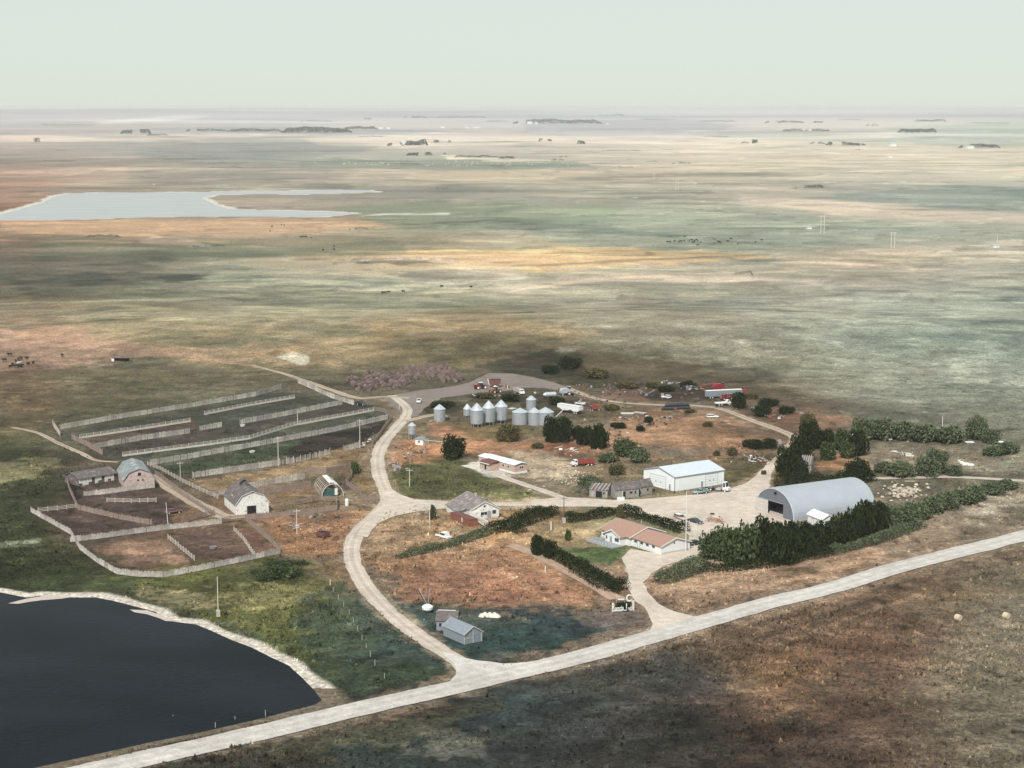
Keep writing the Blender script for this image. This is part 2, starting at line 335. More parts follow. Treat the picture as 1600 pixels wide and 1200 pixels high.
area([(215,376),(240,369),(280,370),(325,380),(300,384),(222,382)], (196,158,138), 2, .8, 2)
area([(262,385),(300,383),(335,384),(300,387)], (212,206,198), 1.5, .7)
area([(60,376),(400,386),(620,372),(640,392),(380,402),(60,398)], (112,120,98), 6, .55)
area([(0,396),(260,398),(240,410),(330,424),(170,446),(60,462),(0,470)], (84,84,70), 14, .5, 10)  # dark reflection tone put into the colour of the plain
area([(250,432),(290,427),(328,429),(300,437),(262,440)], (74,80,72), 3, .8)
area([(100,428),(160,424),(180,438),(120,448)], (78,82,72), 4, .6)
area([(240,408),(275,406),(270,412),(245,413)], (86,90,78), 2, .7)
area([(640,392),(760,390),(880,386),(1000,392),(1200,398),(1120,406),(960,412),(820,420),(640,404)], (222,178,122), 5, .8, 5)
area([(560,402),(700,396),(840,408),(760,424),(600,418),(520,412)], (196,166,130), 4, .4, 4)
area([(560,408),(660,406),(680,411),(600,414),(545,413)], (92,92,78), 2, .7)
area([(640,425),(700,424),(760,431),(770,438),(700,436),(630,430)], (104,106,98), 3, .6)
area([(510,455),(530,447),(555,448),(560,456),(530,460)], (128,122,110), 2, .8)
area([(1360,384),(1400,387),(1420,392),(1380,392),(1340,388)], (210,204,196), 2, .8)
area([(1425,388),(1480,383),(1600,376),(1600,388),(1480,394)], (206,190,166), 3, .7)
area([(1500,386),(1512,383),(1600,386),(1600,392),(1440,393)], (122,120,108), 2, .6)
area([(1220,402),(1340,398),(1420,404),(1340,424),(1210,428)], (206,178,150), 6, .5)
area([(860,428),(1140,422),(1210,436),(1100,444),(880,440)], (196,176,158), 5, .5)
area([(1000,455),(1090,470),(1200,500),(1250,570),(1180,580),(1040,540),(920,530)], (128,116,94), 26, .45)  # brown darkening of a reflection, painted onto the slope
area([(1240,532),(1320,516),(1500,500),(1620,482),(1620,600),(1500,556),(1340,546)], (128,138,120), 4, .55, 4)
area([(1320,470),(1600,458),(1620,480),(1380,500)], (140,148,132), 8, .5)
area([(0,520),(120,516),(190,532),(235,541),(300,548),(230,556),(120,572),(0,572)], (194,142,114), 8, .6, 9)
area([(240,548),(330,540),(460,548),(420,562),(300,566)], (196,150,112), 8, .45)
area([(360,545),(560,530),(620,548),(560,570),(420,572)], (186,146,104), 9, .5)
area([(440,557),(465,556),(482,562),(478,569),(455,566)], (214,196,168), 2, .9)
area([(560,500),(760,480),(920,520),(860,560),(700,574),(600,548)], (150,116,74), 20, .45)
area([(640,540),(820,520),(1000,560),(900,590),(720,578)], (92,86,58), 16, .5, 10)
area([(820,558),(900,556),(920,570),(880,584),(830,576)], (46,54,36), 6, .85, 5)
area([(850,575),(960,580),(1010,600),(960,618),(890,604)], (60,58,40), 8, .8, 6)
area([(900,560),(1080,566),(1160,590),(1100,604),(1000,590),(920,578)], (120,98,70), 10, .6)
area([(800,563),(850,560),(870,566),(820,573)], (140,96,76), 3, .7)
area([(935,606),(1000,604),(1050,616),(1010,630),(950,624)], (132,90,76), 5, .7)
area([(0,560),(60,562),(90,640),(60,670),(0,672)], (124,92,64), 22, .4)
area([(790,552),(900,548),(1060,562),(1180,590),(1260,640),(1240,660),(1160,626),(1060,612),(960,606),(880,592),(820,578)], (74,64,46), 9, .6, 9)
area([(1000,604),(1110,602),(1130,628),(1010,628)], (62,50,42), 6, .7, 6); area([(1160,636),(1250,648),(1240,664),(1160,652)], (70,54,44), 5, .65, 6)
area([(770,560),(850,552),(900,580),(880,604),(820,588),(770,580)], (56,54,42), 5, .7, 6); area([(735,618),(860,612),(900,640),(870,650),(800,626),(740,628)], (60,52,40), 4, .7, 5); area([(655,640),(720,628),(730,642),(680,650)], (58,58,40), 3, .75, 4); area([(700,690),(760,684),(790,692),(740,704)], (86,78,48), 4, .5, 4)
# feedlot ground
area([(85,676),(300,640),(440,612),(520,618),(600,640),(612,660),(560,705),(420,722),(300,748),(240,730),(160,712)], (74,76,62), 4, .9)
area([(120,686),(300,658),(300,672),(150,698)], (110,84,68), 3, .6)
area([(148,704),(380,665),(560,634),(588,640),(460,660),(190,712)], (80,68,60), 3, .85)
area([(235,728),(420,694),(600,658),(600,640),(460,664),(250,708)], (78,82,62), 3, .6)
area([(236,735),(300,722),(460,690),(470,700),(430,716),(310,740),(262,744)], (62,74,50), 3, .8)
area([(440,712),(470,688),(600,660),(608,672),(590,694),(540,704),(490,716)], (50,42,36), 4, .9)
area([(300,752),(430,730),(530,712),(560,706),(552,730),(470,742),(380,762),(330,772),(300,762)], (162,128,90), 5, .85, 4)
area([(330,770),(400,772),(480,760),(500,765),(470,782),(420,790),(418,775),(370,760)], (150,108,76), 4, .8)
area([(420,785),(480,768),(500,778),(520,800),(425,808)], (128,104,72), 4, .7)
area([(495,756),(545,742),(560,758),(552,776),(540,772)], (96,76,62), 3, .8)
area([(420,806),(520,802),(600,796),(580,815),(556,835),(545,850),(540,865),(470,868),(440,862),(400,820)], (172,118,80), 6, .85, 5)
area([(536,700),(600,690),(590,730),(585,780),(560,770),(545,735)], (138,104,68), 6, .7, 4)
# corrals
area([(124,764),(180,760),(238,762),(332,808),(262,824),(118,792),(108,764)], (82,64,57), 3, .9)
area([(262,800),(310,792),(330,806),(270,822)], (150,108,74), 6, .7)
area([(62,802),(119,797),(236,822),(110,838)], (78,60,54), 3, .9)
area([(95,804),(130,806),(140,816),(110,812)], (104,84,76), 5, .6)
area([(126,850),(262,828),(348,818),(382,814),(436,862),(400,870),(255,898),(182,890)], (110,84,68), 3, .9)
area([(130,856),(260,842),(272,862),(300,874),(240,890),(190,876)], (158,116,88), 9, .75, 6)
area([(160,872),(250,866),(240,892),(190,888)], (96,74,62), 8, .6)
area([(268,838),(360,826),(385,868),(305,878)], (92,68,58), 5, .8)
area([(384,818),(434,860),(402,868),(368,830)], (118,80,64), 3, .8)
area([(110,742),(125,760),(122,790),(104,762)], (40,34,32), 4, .8)
# green bits on the left, plus painted teal reflection tints
area([(0,700),(110,716),(112,752),(48,798),(110,840),(180,898),(260,906),(440,870),(470,890),(420,915),(200,905),(0,905)], (54,64,34), 14, .6, 10)
area([(0,728),(60,722),(112,724),(100,738),(0,756)], (152,140,96), 8, .6, 6)
area([(0,848),(60,842),(62,848),(0,856)], (120,128,104), 3, .6)
area([(200,905),(420,880),(480,892),(530,910),(540,960),(560,1010),(520,1050),(440,1010),(360,975),(240,930)], (88,90,42), 10, .75, 9)
area([(340,930),(420,912),(480,925),(440,950),(380,955)], (146,136,84), 8, .6, 8)
area([(210,922),(310,930),(330,950),(250,940)], (150,134,96), 6, .6, 6)
area([(395,890),(440,876),(478,888),(470,902),(410,905)], (38,54,24), 5, .85, 5)
area([(480,940),(560,915),(610,950),(660,1000),(715,1045),(700,1062),(560,1085),(530,1050),(480,1000),(465,970)], (50,70,62), 12, .62, 12)  # teal reflection tint painted over the grass
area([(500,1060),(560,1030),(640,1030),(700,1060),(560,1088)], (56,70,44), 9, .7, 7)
area([(586,940),(640,935),(720,958),(880,955),(960,985),(880,1010),(780,1032),(730,1030),(690,1010),(640,975)], (44,72,70), 10, .7, 12)  # second teal reflection patch, put into the ground colour
area([(800,945),(880,940),(900,970),(840,985),(780,965)], (36,56,68), 9, .65, 12)  # bluest part of the painted reflection
area([(760,1020),(880,1016),(1000,985),(1015,990),(880,1024),(780,1034)], (120,100,84), 4, .7, 4)
area([(600,880),(660,872),(760,860),(820,850),(900,900),(960,945),(880,948),(760,940),(640,930)], (180,124,86), 10, .7, 8)
area([(640,900),(760,885),(860,905),(900,935),(760,935),(640,930)], (150,98,76), 12, .6, 8)
area([(900,965),(940,950),(1000,955),(1020,975),(960,985)], (130,112,104), 5, .6, 5)
# middle of the loop
area([(620,720),(700,710),(740,740),(780,755),(835,770),(850,781),(640,776),(612,752),(608,735)], (92,94,52), 6, .85, 6)
area([(610,690),(650,690),(720,700),(740,690),(760,700),(700,712),(640,722),(612,724)], (184,122,82), 7, .8, 5)
area([(670,662),(730,664),(760,672),(720,682),(680,676)], (190,124,84), 6, .8, 5)
area([(740,688),(870,690),(1000,705),(1060,716),(1000,726),(900,712),(820,700),(760,708)], (176,120,80), 9, .8, 7)
area([(856,686),(900,700),(910,715),(850,708)], (150,90,64), 6, .8, 5)
area([(810,708),(880,716),(905,740),(900,764),(850,755),(815,735)], (198,170,138), 8, .7, 6)
area([(690,654),(800,662),(870,680),(800,690),(720,672)], (104,94,54), 6, .7, 5)
area([(960,655),(1100,648),(1200,690),(1180,712),(1040,700),(950,690)], (172,122,84), 10, .8, 7)
area([(1060,640),(1120,640),(1200,672),(1160,668),(1080,650)], (196,150,110), 5, .6, 4)
area([(1100,665),(1180,672),(1190,684),(1110,680)], (130,96,62), 6, .6, 6)
area([(1130,712),(1200,705),(1215,712),(1180,744),(1136,752)], (88,80,46), 5, .85, 5)
area([(740,725),(765,729),(790,742),(770,744),(745,735)], (226,216,202), 3, .85, 2)
area([(900,722),(1000,712),(1006,745),(920,750)], (150,124,92), 7, .6, 6)
area([(900,750),(1020,772),(1050,770),(1048,776),(910,778),(890,765)], (92,92,66), 5, .8, 4)
area([(560,838),(600,812),(700,806),(710,820),(640,850),(600,872),(560,870)], (178,136,98), 7, .6, 6)
area([(700,800),(780,812),(870,794),(880,800),(760,826),(735,830)], (170,116,84), 5, .6, 5)
area([(780,798),(880,790),(885,806),(800,812)], (138,102,66), 4, .7, 4)
area([(845,830),(930,818),(945,835),(925,850),(860,850)], (196,160,112), 6, .75, 4)
area([(870,855),(935,853),(985,856),(978,872),(950,884),(905,878)], (84,106,56), 5, .95, 3)
area([(900,880),(960,882),(978,880),(975,905),(960,910),(935,895)], (166,138,104), 5, .7, 4)
area([(1012,908),(1100,890),(1220,868),(1400,838),(1420,850),(1300,905),(1100,960),(1050,950),(1012,925)], (178,138,106), 8, .8, 6)
area([(1230,890),(1260,884),(1290,884),(1270,896),(1240,898)], (84,76,44), 6, .6, 5)
area([(1365,800),(1420,790),(1560,762),(1600,765),(1600,830),(1400,885),(1370,850)], (150,128,104), 10, .6, 6)
area([(1380,758),(1412,756),(1440,762),(1440,778),(1415,784),(1390,772)], (196,182,152), 4, .8, 6)
area([(1500,795),(1560,775),(1600,778),(1560,800),(1510,812)], (196,176,150), 7, .6, 6)
area([(1290,708),(1340,712),(1350,725),(1300,735),(1275,730)], (178,122,80), 5, .85, 5)
area([(1360,690),(1560,690),(1570,730),(1480,740),(1360,730)], (150,130,104), 8, .6, 8)
area([(1245,672),(1330,640),(1345,665),(1290,672)], (150,104,76), 8, .6, 6)
area([(1180,640),(1290,640),(1300,656),(1220,668)], (140,100,72), 8, .6, 6)
# right of the main road, with weak dark reflections painted in
area([(1040,1000),(1300,932),(1500,872),(1620,838),(1620,900),(1400,960),(1100,1040)], (104,88,66), 10, .5, 8)
area([(1060,1010),(1200,980),(1420,925),(1420,1010),(1200,1040)], (122,88,66), 40, .35, 14)
area([(1150,1050),(1260,1010),(1310,1050),(1240,1110),(1160,1090)], (140,104,72), 16, .5, 12)
area([(1280,1040),(1400,1040),(1410,1100),(1290,1110)], (84,68,54), 24, .35, 14)  # dark reflection patch painted into the field, kept faint
area([(1420,950),(1600,930),(1620,1180),(1420,1180)], (128,112,88), 60, .3, 14)  # paler side of the painted reflection, edge softened
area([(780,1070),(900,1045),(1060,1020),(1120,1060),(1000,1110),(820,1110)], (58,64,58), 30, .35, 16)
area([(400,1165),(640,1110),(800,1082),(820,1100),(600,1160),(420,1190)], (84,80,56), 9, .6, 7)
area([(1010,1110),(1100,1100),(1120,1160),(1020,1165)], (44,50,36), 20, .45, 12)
area([(680,1145),(730,1140),(750,1165),(690,1175)], (130,124,104), 8, .3, 14)
for c in [(MAIN_PX, 34, 0), (LOOP_PX, 14, 1), (EAST_PX, 8, 2)]: pass
# trodden, dusty verges and the brown ditch below the main road
line(MAIN_PX, (150, 124, 100), 17, 5, .55, 4); line([(a + 4, b + 26) for a, b in MAIN_PX], (84, 62, 50), 2.0, 3, .5, 3); line([(a - 2, b - 21) for a, b in MAIN_PX], (96, 76, 58), 1.5, 3, .35, 3)
line(LOOP_PX, (156, 132, 104), 8, 5, .55, 3); line(EAST_PX, (160, 136, 106), 6, 3, .5, 2); line(NORTH_PX, (150, 120, 92), 4, 3, .5, 2); line(YARD_PX + [YARD_PX[0]], (172, 146, 116), 2, 4, .5, 3)
# tracks and streaks
T1 = (205,186,156)
line([(530,455),(640,450),(760,446),(900,452),(1100,470)], (182, 176, 150), 1.5, 3, .4, 3)
line([(250,470),(420,462),(560,470),(700,462)], (182, 172, 142), 1.5, 3, .4, 3); line([(640,520),(800,505),(960,512),(1120,500)], (176, 168, 140), 2, 4, .35, 4); line([(880,545),(1000,528),(1130,530),(1260,545)], (172, 164, 138), 2, 4, .4, 4)
line([(0,505),(160,498),(330,505),(480,496)], (110, 104, 72), 2, 4, .4, 4); line([(150,610),(300,585),(420,570)], (104, 96, 62), 2, 4, .4, 4); line([(150,590),(190,600),(220,606)], (84, 74, 50), 1.5, 2.5, .5, 2)
line([(395,571),(330,562),(240,548),(170,545),(0,532)], (206,150,118), 2, 2, .5)
line([(0,475),(180,470),(420,460),(640,458),(800,446)], (176,166,134), 2, 2.5, .5)
line([(800,455),(900,440),(1080,428),(1240,424),(1330,418),(1320,404)], (212,182,154), 1.6, 1.5, .6)
line([(560,338),(600,335),(700,334)], (214,208,196), .8, 1, .7)
line([(800,416),(860,414),(1000,406),(1200,398)], (110,106,90), 1, 1.5, .6)
line([(1000,990),(1200,944),(1420,900)], (100,72,52), 1, 2, .0)
line([(1210,1010),(1330,965),(1450,925)], (170,132,98), 2, 2.5, .5)
line([(1180,1000),(1300,958),(1420,918)], (70,52,44), 3, 3, .4)
line([(700,862),(760,880),(820,912),(870,950)], (200,150,112), 1.2, 1.5, .45)
line([(780,872),(860,905),(930,940)], (110,76,56), .8, 1.5, .4)
def paint_features(u, v, col, wn, spx):
    """u, v: picture position of each ground point; wn: two noise fields"""
    for it in A:
        P = np.array(it[1], float); f, k, nz = it[3], it[4], it[5]; w = it[6] if it[0] == 'l' else 0
        mg = 3 * f + 2 * nz + w + 4
        s = np.nonzero((u > P[:, 0].min() - mg * 3) & (u < P[:, 0].max() + mg * 3) & (v > P[:, 1].min() - mg) & (v < P[:, 1].max() + mg))[0]
        if not len(s): continue
        # distance measured with the foreshortened axis stretched
        Q = [(p[0] * 0.45, p[1]) for p in it[1]]
        d = poly_sd(u[s] * 0.45, v[s], Q, it[0] == 'a') - w
        d = d + wn[s] * nz * 2.2; f = f * .5
        m = (1 - sstep(-f, f, d))[:, None] * k
        col[s] = col[s] * (1 - m) + lin(it[2]) * m
    return col
def ground_colour(x, y, z, res):
    u, v = proj(x, y, z)
    uc = np.clip(u, -250, 1850); vc = v
    w1 = fbm(x, y, (90, 40, 18, 8, 4, 2), 1, res); w2 = fbm(x, y, (160, 70, 30), 5, res)
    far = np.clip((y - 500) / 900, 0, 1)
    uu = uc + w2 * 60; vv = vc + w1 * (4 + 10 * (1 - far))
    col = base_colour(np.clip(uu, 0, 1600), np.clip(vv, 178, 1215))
    # grass species patches: drier / greener
    lam = (1500, 700, 330, 150, 70, 33, 15, 7, 3.5, 1.8)
    n1 = fbm(x, y, lam[1:], 2, res) * 0.7; n2 = fbm(x, y, lam[2:8], 6, res)
    tanm = sstep(.1, .55, n1)[:, None] * .42; grn = sstep(.1, .55, -n1)[:, None] * .42
    L = col.mean(1, keepdims=True)
    col = col * (1 - tanm) + L * np.array([1.16, 1.04, .84]) * 1.18 * tanm
    col = col * (1 - grn) + L * np.array([.86, .92, .72]) * .84 * grn
    col = col * np.exp(n2 * (.20 + .06 * (1 - far)))[:, None]
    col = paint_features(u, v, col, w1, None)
    n3 = fbm(x, y, (24, 11, 5, 2.6), 3, res); n4 = fbm(x, y, (6, 3.2, 1.7, 1.0), 1, res)
    wild = np.where(y < 1100, 1.0, .7)
    col = col * np.exp(n3 * .32 * wild + n4 * .34)[:, None]
    # dark sedge streaks out on the plain
    st = sstep(.75, 1.25, fbm(x, y * 1.3, (260, 120, 55, 26), 4, res)) * sstep(900, 1500, y) * (1 - sstep(5000, 9000, y))
    col = col * (1 - .34 * st[:, None])
    bd = fbm(x * .55, y, (1500, 640, 260, 110), 0, res); bm_ = sstep(.05, .22, bd) * sstep(700, 1300, y) * (1 - sstep(12000, 20000, y))
    col = col * (1 + (.15 * bm_ - .06)[:, None] * np.array([1.15, 1, .8]))
    bd = fbm(x * .6, y, (800, 330, 140, 60), 3, res); bm_ = sstep(.35, .5, bd) * sstep(700, 1300, y) * (1 - sstep(9000, 16000, y))
    col = col * (1 - .2 * bm_[:, None] * np.array([1.1, .9, 1.0]))
    n5 = fbm(x, y, (34, 16, 8), 6, res) * (1 - sstep(620, 900, y)); col = col * np.exp(n5 * .22)[:, None]; n6 = sstep(.2, .6, fbm(x, y, (48, 21, 9, 4), 3, res)) * (1 - sstep(620, 900, y)); col = col * (1 + (.22 * n6)[:, None] * np.array([1.2, 1.0, .8]))
    # crisp streaks: sedge, bleached grass, cattle trails
    fade = sstep(650, 1000, y) * (1 - sstep(8000, 14000, y))
    s1 = fbm(x * .6, y, (210, 95, 44, 21, 10), 2, res); s2 = fbm(x * .6, y, (260, 110, 50, 24, 12), 6, res)
    col = col * (1 - (.26 * sstep(.28, .5, s1) * fade)[:, None] * np.array([1.08, .92, .92]))
    col = col * (1 + (.26 * sstep(.28, .5, s2) * fade)[:, None] * np.array([1.08, 1.0, .86]))
    ff = sstep(5000, 9000, y); s3 = fbm(x * .5, y, (5200, 2300, 1000, 450), 2, res); col = col * (1 - (.24 * sstep(.2, .4, s3) * ff)[:, None] * np.array([1.1, 1.0, .8])); s4 = fbm(x * .5, y, (4100, 1900, 800, 380), 5, res); col = col * (1 + (.2 * sstep(.25, .45, s4) * ff)[:, None])
    rg = 1 - np.abs(fbm(x * .6, y, (420, 170, 70, 30), 4, res)); col = col * (1 + (.22 * sstep(.93, .985, rg) * fade)[:, None])
    rg = 1 - np.abs(fbm(x * .6, y, (330, 140, 60, 26), 7, res)); col = col * (1 - (.22 * sstep(.93, .985, rg) * fade)[:, None])
    dots = sstep(.72, .86, vnoise(x, y, 22, 5)) * sstep(.1, .5, vnoise(x, y, 190, 6)) * (1 - sstep(2200, 3500, y)); col = col * (1 - .38 * dots[:, None])
    dots = sstep(.62, .8, vnoise(x, y, 3.4, 5)) * (1 - sstep(800, 1100, y)); col = col * (1 - .42 * dots[:, None])
    dots = sstep(.66, .84, vnoise(x, y, 2.7, 7)) * (1 - sstep(800, 1100, y)); col = col * (1 + .5 * dots[:, None])
    fw = sstep(850, 1300, y)[:, None]; col = col * (1 + fw * (np.array([1.06, 1.02, .99]) - 1))
    # salt crust round the waters
    def shore(poly, wid, c, sel, k=1.0):
        s = np.nonzero(sel)[0]
        d = poly_sd(x[s], y[s], poly); e = wid * (1 + .8 * fbm(x[s], y[s], (45, 20, 9), 0, None))
        m = ((1 - sstep(e * .55, e * 1.15 + .5, d)) * k)[:, None]
        col[s] = col[s] * (1 - m) + lin(c) * m * np.exp(.12 * vnoise(x[s], y[s], 1.6, 2))[:, None]
    sl = (y > 250) & (y < 600) & (x < 30)
    shore(LAKE, 2.0, (206, 192, 176), sl & (u < 545) & (v < 1075))
    shore(LAKE, 2.6, (120, 104, 84), sl & (v >= 1075))
    shore(POND, 8, (204, 196, 180), (y > 1500) & (y < 3500) & (x < 400))
    return np.clip(col / EXPO_E, 0.012, 0.62), u, v

# ------------------------------------------------------------------ ground sheet
def row_y(v):
    return np.array([G0(800, q)[1] for q in v])
vs = np.concatenate([np.arange(1222, 700, -1.6), np.arange(700, 300, -1.25), np.arange(300, 179, -0.9)])
ry = np.concatenate([[-500, -100, 40, 120, 200, 260, 300, 328], row_y(vs), [31000, 33500]])
tc_ = np.arange(-0.305, 0.3051, 1.75 / FPX)
tcols = np.concatenate([[-.62, -.5, -.42, -.36, -.33, -.315], tc_, [.315, .33, .36, .42, .5, .62]])
yy = np.maximum(ry, 120)
X = yy[:, None] * tcols[None, :]
X = np.concatenate([-(yy * .65 + 2500)[:, None], X, (yy * .65 + 2500)[:, None]], 1)
Y = np.repeat(ry[:, None], X.shape[1], 1)
nr, nc = X.shape
x = X.ravel(); y = Y.ravel()
z = TZ(x, y)
dy = np.abs(np.gradient(ry)); res = np.repeat(dy[:, None], nc, 1).ravel()
res = np.maximum(res * .6, yy.repeat(nc) * 1.75 / FPX)
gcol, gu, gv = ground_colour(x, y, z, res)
me = bpy.data.meshes.new('ground')
me.vertices.add(nr * nc); me.vertices.foreach_set('co', np.stack([x, y, z], 1).astype(np.float32).ravel())
i = np.arange(nr * nc).reshape(nr, nc)
q = np.stack([i[:-1, :-1], i[:-1, 1:], i[1:, 1:], i[1:, :-1]], -1).reshape(-1, 4)
me.loops.add(q.size); me.loops.foreach_set('vertex_index', q.ravel().astype(np.int32))
me.polygons.add(len(q)); me.polygons.foreach_set('loop_start', np.arange(0, q.size, 4, dtype=np.int32))
me.polygons.foreach_set('use_smooth', np.ones(len(q), bool))
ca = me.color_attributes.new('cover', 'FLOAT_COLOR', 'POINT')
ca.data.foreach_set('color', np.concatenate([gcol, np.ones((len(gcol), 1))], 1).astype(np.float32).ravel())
me.update(calc_edges=True)
gm = bpy.data.materials.new('prairie'); gm.use_nodes = True; n = gm.node_tree; n.nodes.clear(); L_ = n.links.new
o_ = n.nodes.new('ShaderNodeOutputMaterial'); b_ = n.nodes.new('ShaderNodeBsdfPrincipled'); L_(b_.outputs[0], o_.inputs[0])
b_.inputs['Roughness'].default_value = 1.0; b_.inputs['Specular IOR Level'].default_value = 0.05
at = n.nodes.new('ShaderNodeAttribute'); at.attribute_name = 'cover'
tc = n.nodes.new('ShaderNodeTexCoord')
last = at.outputs['Color']; hs = None
for sc, lo, hi, lo2, hi2, dt in ((.9, .32, .68, .45, 1.55, 4), (.28, .3, .7, .8, 1.2, 2), (3.0, .3, .7, .75, 1.25, 2)):
    nz = n.nodes.new('ShaderNodeTexNoise'); nz.inputs['Scale'].default_value = sc; nz.inputs['Detail'].default_value = dt; nz.inputs['Roughness'].default_value = .7
    L_(tc.outputs['Object'], nz.inputs['Vector'])
    mr = n.nodes.new('ShaderNodeMapRange'); mr.inputs[1].default_value = lo; mr.inputs[2].default_value = hi; mr.inputs[3].default_value = lo2; mr.inputs[4].default_value = hi2
    L_(nz.outputs[0], mr.inputs[0]); vm = n.nodes.new('ShaderNodeVectorMath'); vm.operation = 'SCALE'; L_(last, vm.inputs[0]); L_(mr.outputs[0], vm.inputs['Scale']); last = vm.outputs[0]
    if hs is None: hs = nz
L_(last, b_.inputs['Base Color'])
bp = n.nodes.new('ShaderNodeBump'); bp.inputs['Strength'].default_value = .8; bp.inputs['Distance'].default_value = .8; L_(hs.outputs[0], bp.inputs['Height']); L_(bp.outputs[0], b_.inputs['Normal'])
me.materials.append(gm)
ground = link('ground', me); tag(ground, 'rolling dry prairie of tan and grey green grass around the farmyard', kind='structure')

# ------------------------------------------------------------------ roads, yard, paths
def road_mat(name, c, rut=(.8), c2=None):
    m = bpy.data.materials.new(name); m.use_nodes = True; n = m.node_tree; b = n.nodes['Principled BSDF']; b.inputs['Roughness'].default_value = 1; b.inputs['Specular IOR Level'].default_value = .1
    L = n.links.new; tc = n.nodes.new('ShaderNodeTexCoord'); at = n.nodes.new('ShaderNodeAttribute'); at.attribute_name = 'across'
    last = None; rgb = n.nodes.new('ShaderNodeRGB'); rgb.outputs[0].default_value = (*c, 1); last = rgb.outputs[0]
    # packed wheel tracks lighter, crown and edges a little darker
    cr = n.nodes.new('ShaderNodeValToRGB'); e = cr.color_ramp.elements; e[0].position = 0; e[0].color = (rut, rut, rut, 1); e[1].position = 1; e[1].color = (rut * .8,) * 3 + (1,)
    for p, k in ((.14, rut), (.36, 1.07), (.56, 1.0), (.72, .9), (.86, 1.0)): q = e.new(p); q.color = (k, k, k, 1)
    L(at.outputs['Fac'], cr.inputs[0])
    mm = n.nodes.new('ShaderNodeMix'); mm.data_type = 'RGBA'; mm.blend_type = 'MULTIPLY'; mm.inputs[0].default_value = 1; L(last, mm.inputs[6]); L(cr.outputs[0], mm.inputs[7]); last = mm.outputs[2]
    for sc, a in ((.06, .13), (.35, .14), (2.2, .16)):
        nz = n.nodes.new('ShaderNodeTexNoise'); nz.inputs['Scale'].default_value = sc; nz.inputs['Detail'].default_value = 4; L(tc.outputs['Object'], nz.inputs['Vector'])
        mr = n.nodes.new('ShaderNodeMapRange'); mr.inputs[1].default_value = .3; mr.inputs[2].default_value = .7; mr.inputs[3].default_value = 1 - a; mr.inputs[4].default_value = 1 + a
        L(nz.outputs[0], mr.inputs[0]); vm = n.nodes.new('ShaderNodeVectorMath'); vm.operation = 'SCALE'; L(last, vm.inputs[0]); L(mr.outputs[0], vm.inputs['Scale']); last = vm.outputs[0]
    L(last, b.inputs['Base Color']); return m
RM_MAIN = road_mat('gravel_pale', (.45, .42, .395), .93); RM_DRIVE = road_mat('gravel_drive', (.45, .385, .33), .86)
RM_DIRT = road_mat('dirt', (.18, .15, .137), .85); RM_TRACK = road_mat('track', (.36, .29, .23), .7); RM_STRIP = road_mat('strip', (.36, .25, .19), .9)
def smooth_line(P, step=3.0):
    P = [Vector((p[0], p[1])) for p in P]; out = []
    for i in range(len(P) - 1):
        a, b, c, d = P[max(i - 1, 0)], P[i], P[i + 1], P[min(i + 2, len(P) - 1)]
        n = max(2, int((c - b).length / step))
        for k in range(n):
            t = k / n; out.append(.5 * ((2 * b) + (c - a) * t + (2 * a - 5 * b + 4 * c - d) * t * t + (3 * b - a - 3 * c + d) * t ** 3))
    out.append(P[-1]); return out
def road(name, px, width, mat, lift, label, rough=.5):
    P = smooth_line([G(u, v).xy for u, v in px], 2.0); vs = []; fs = []; ac = []; K = (-1, -.75, -.4, 0, .4, .75, 1)
    for i, p in enumerate(P):
        t = (P[min(i + 1, len(P) - 1)] - P[max(i - 1, 0)]).normalized(); nrm = Vector((-t.y, t.x))
        w = width[0] + (width[1] - width[0]) * i / (len(P) - 1) if isinstance(width, tuple) else width
        for k in K:
            off = k * w / 2
            if abs(k) == 1: off += k * rough * (vnoise(p.x + 50 * k, p.y, 7, 2) + .8 * vnoise(p.x, p.y + 90 * k, 2.6, 4) + .3) * .6
            q = p + nrm * off; vs.append((q.x, q.y)); ac.append(abs(k))
    V = np.array(vs); zz = TZ(V[:, 0], V[:, 1]) + lift - .06 * (np.array(ac) == 1)
    nk = len(K)
    for i in range(len(P) - 1):
        for k in range(nk - 1): a = i * nk + k; fs.append((a, a + 1, a + nk + 1, a + nk))
    me = bpy.data.meshes.new(name); me.from_pydata([(a[0], a[1], b) for a, b in zip(vs, zz)], [], fs)
    bm = bmesh.new(); bm.from_mesh(me)
    for f in bm.faces:
        if f.normal.z < 0: f.normal_flip()
    bm.to_mesh(me); bm.free()
    at = me.attributes.new('across', 'FLOAT', 'POINT'); at.data.foreach_set('value', ac)
    me.materials.append(mat); o = link(name, me); return tag(o, label, kind='structure')
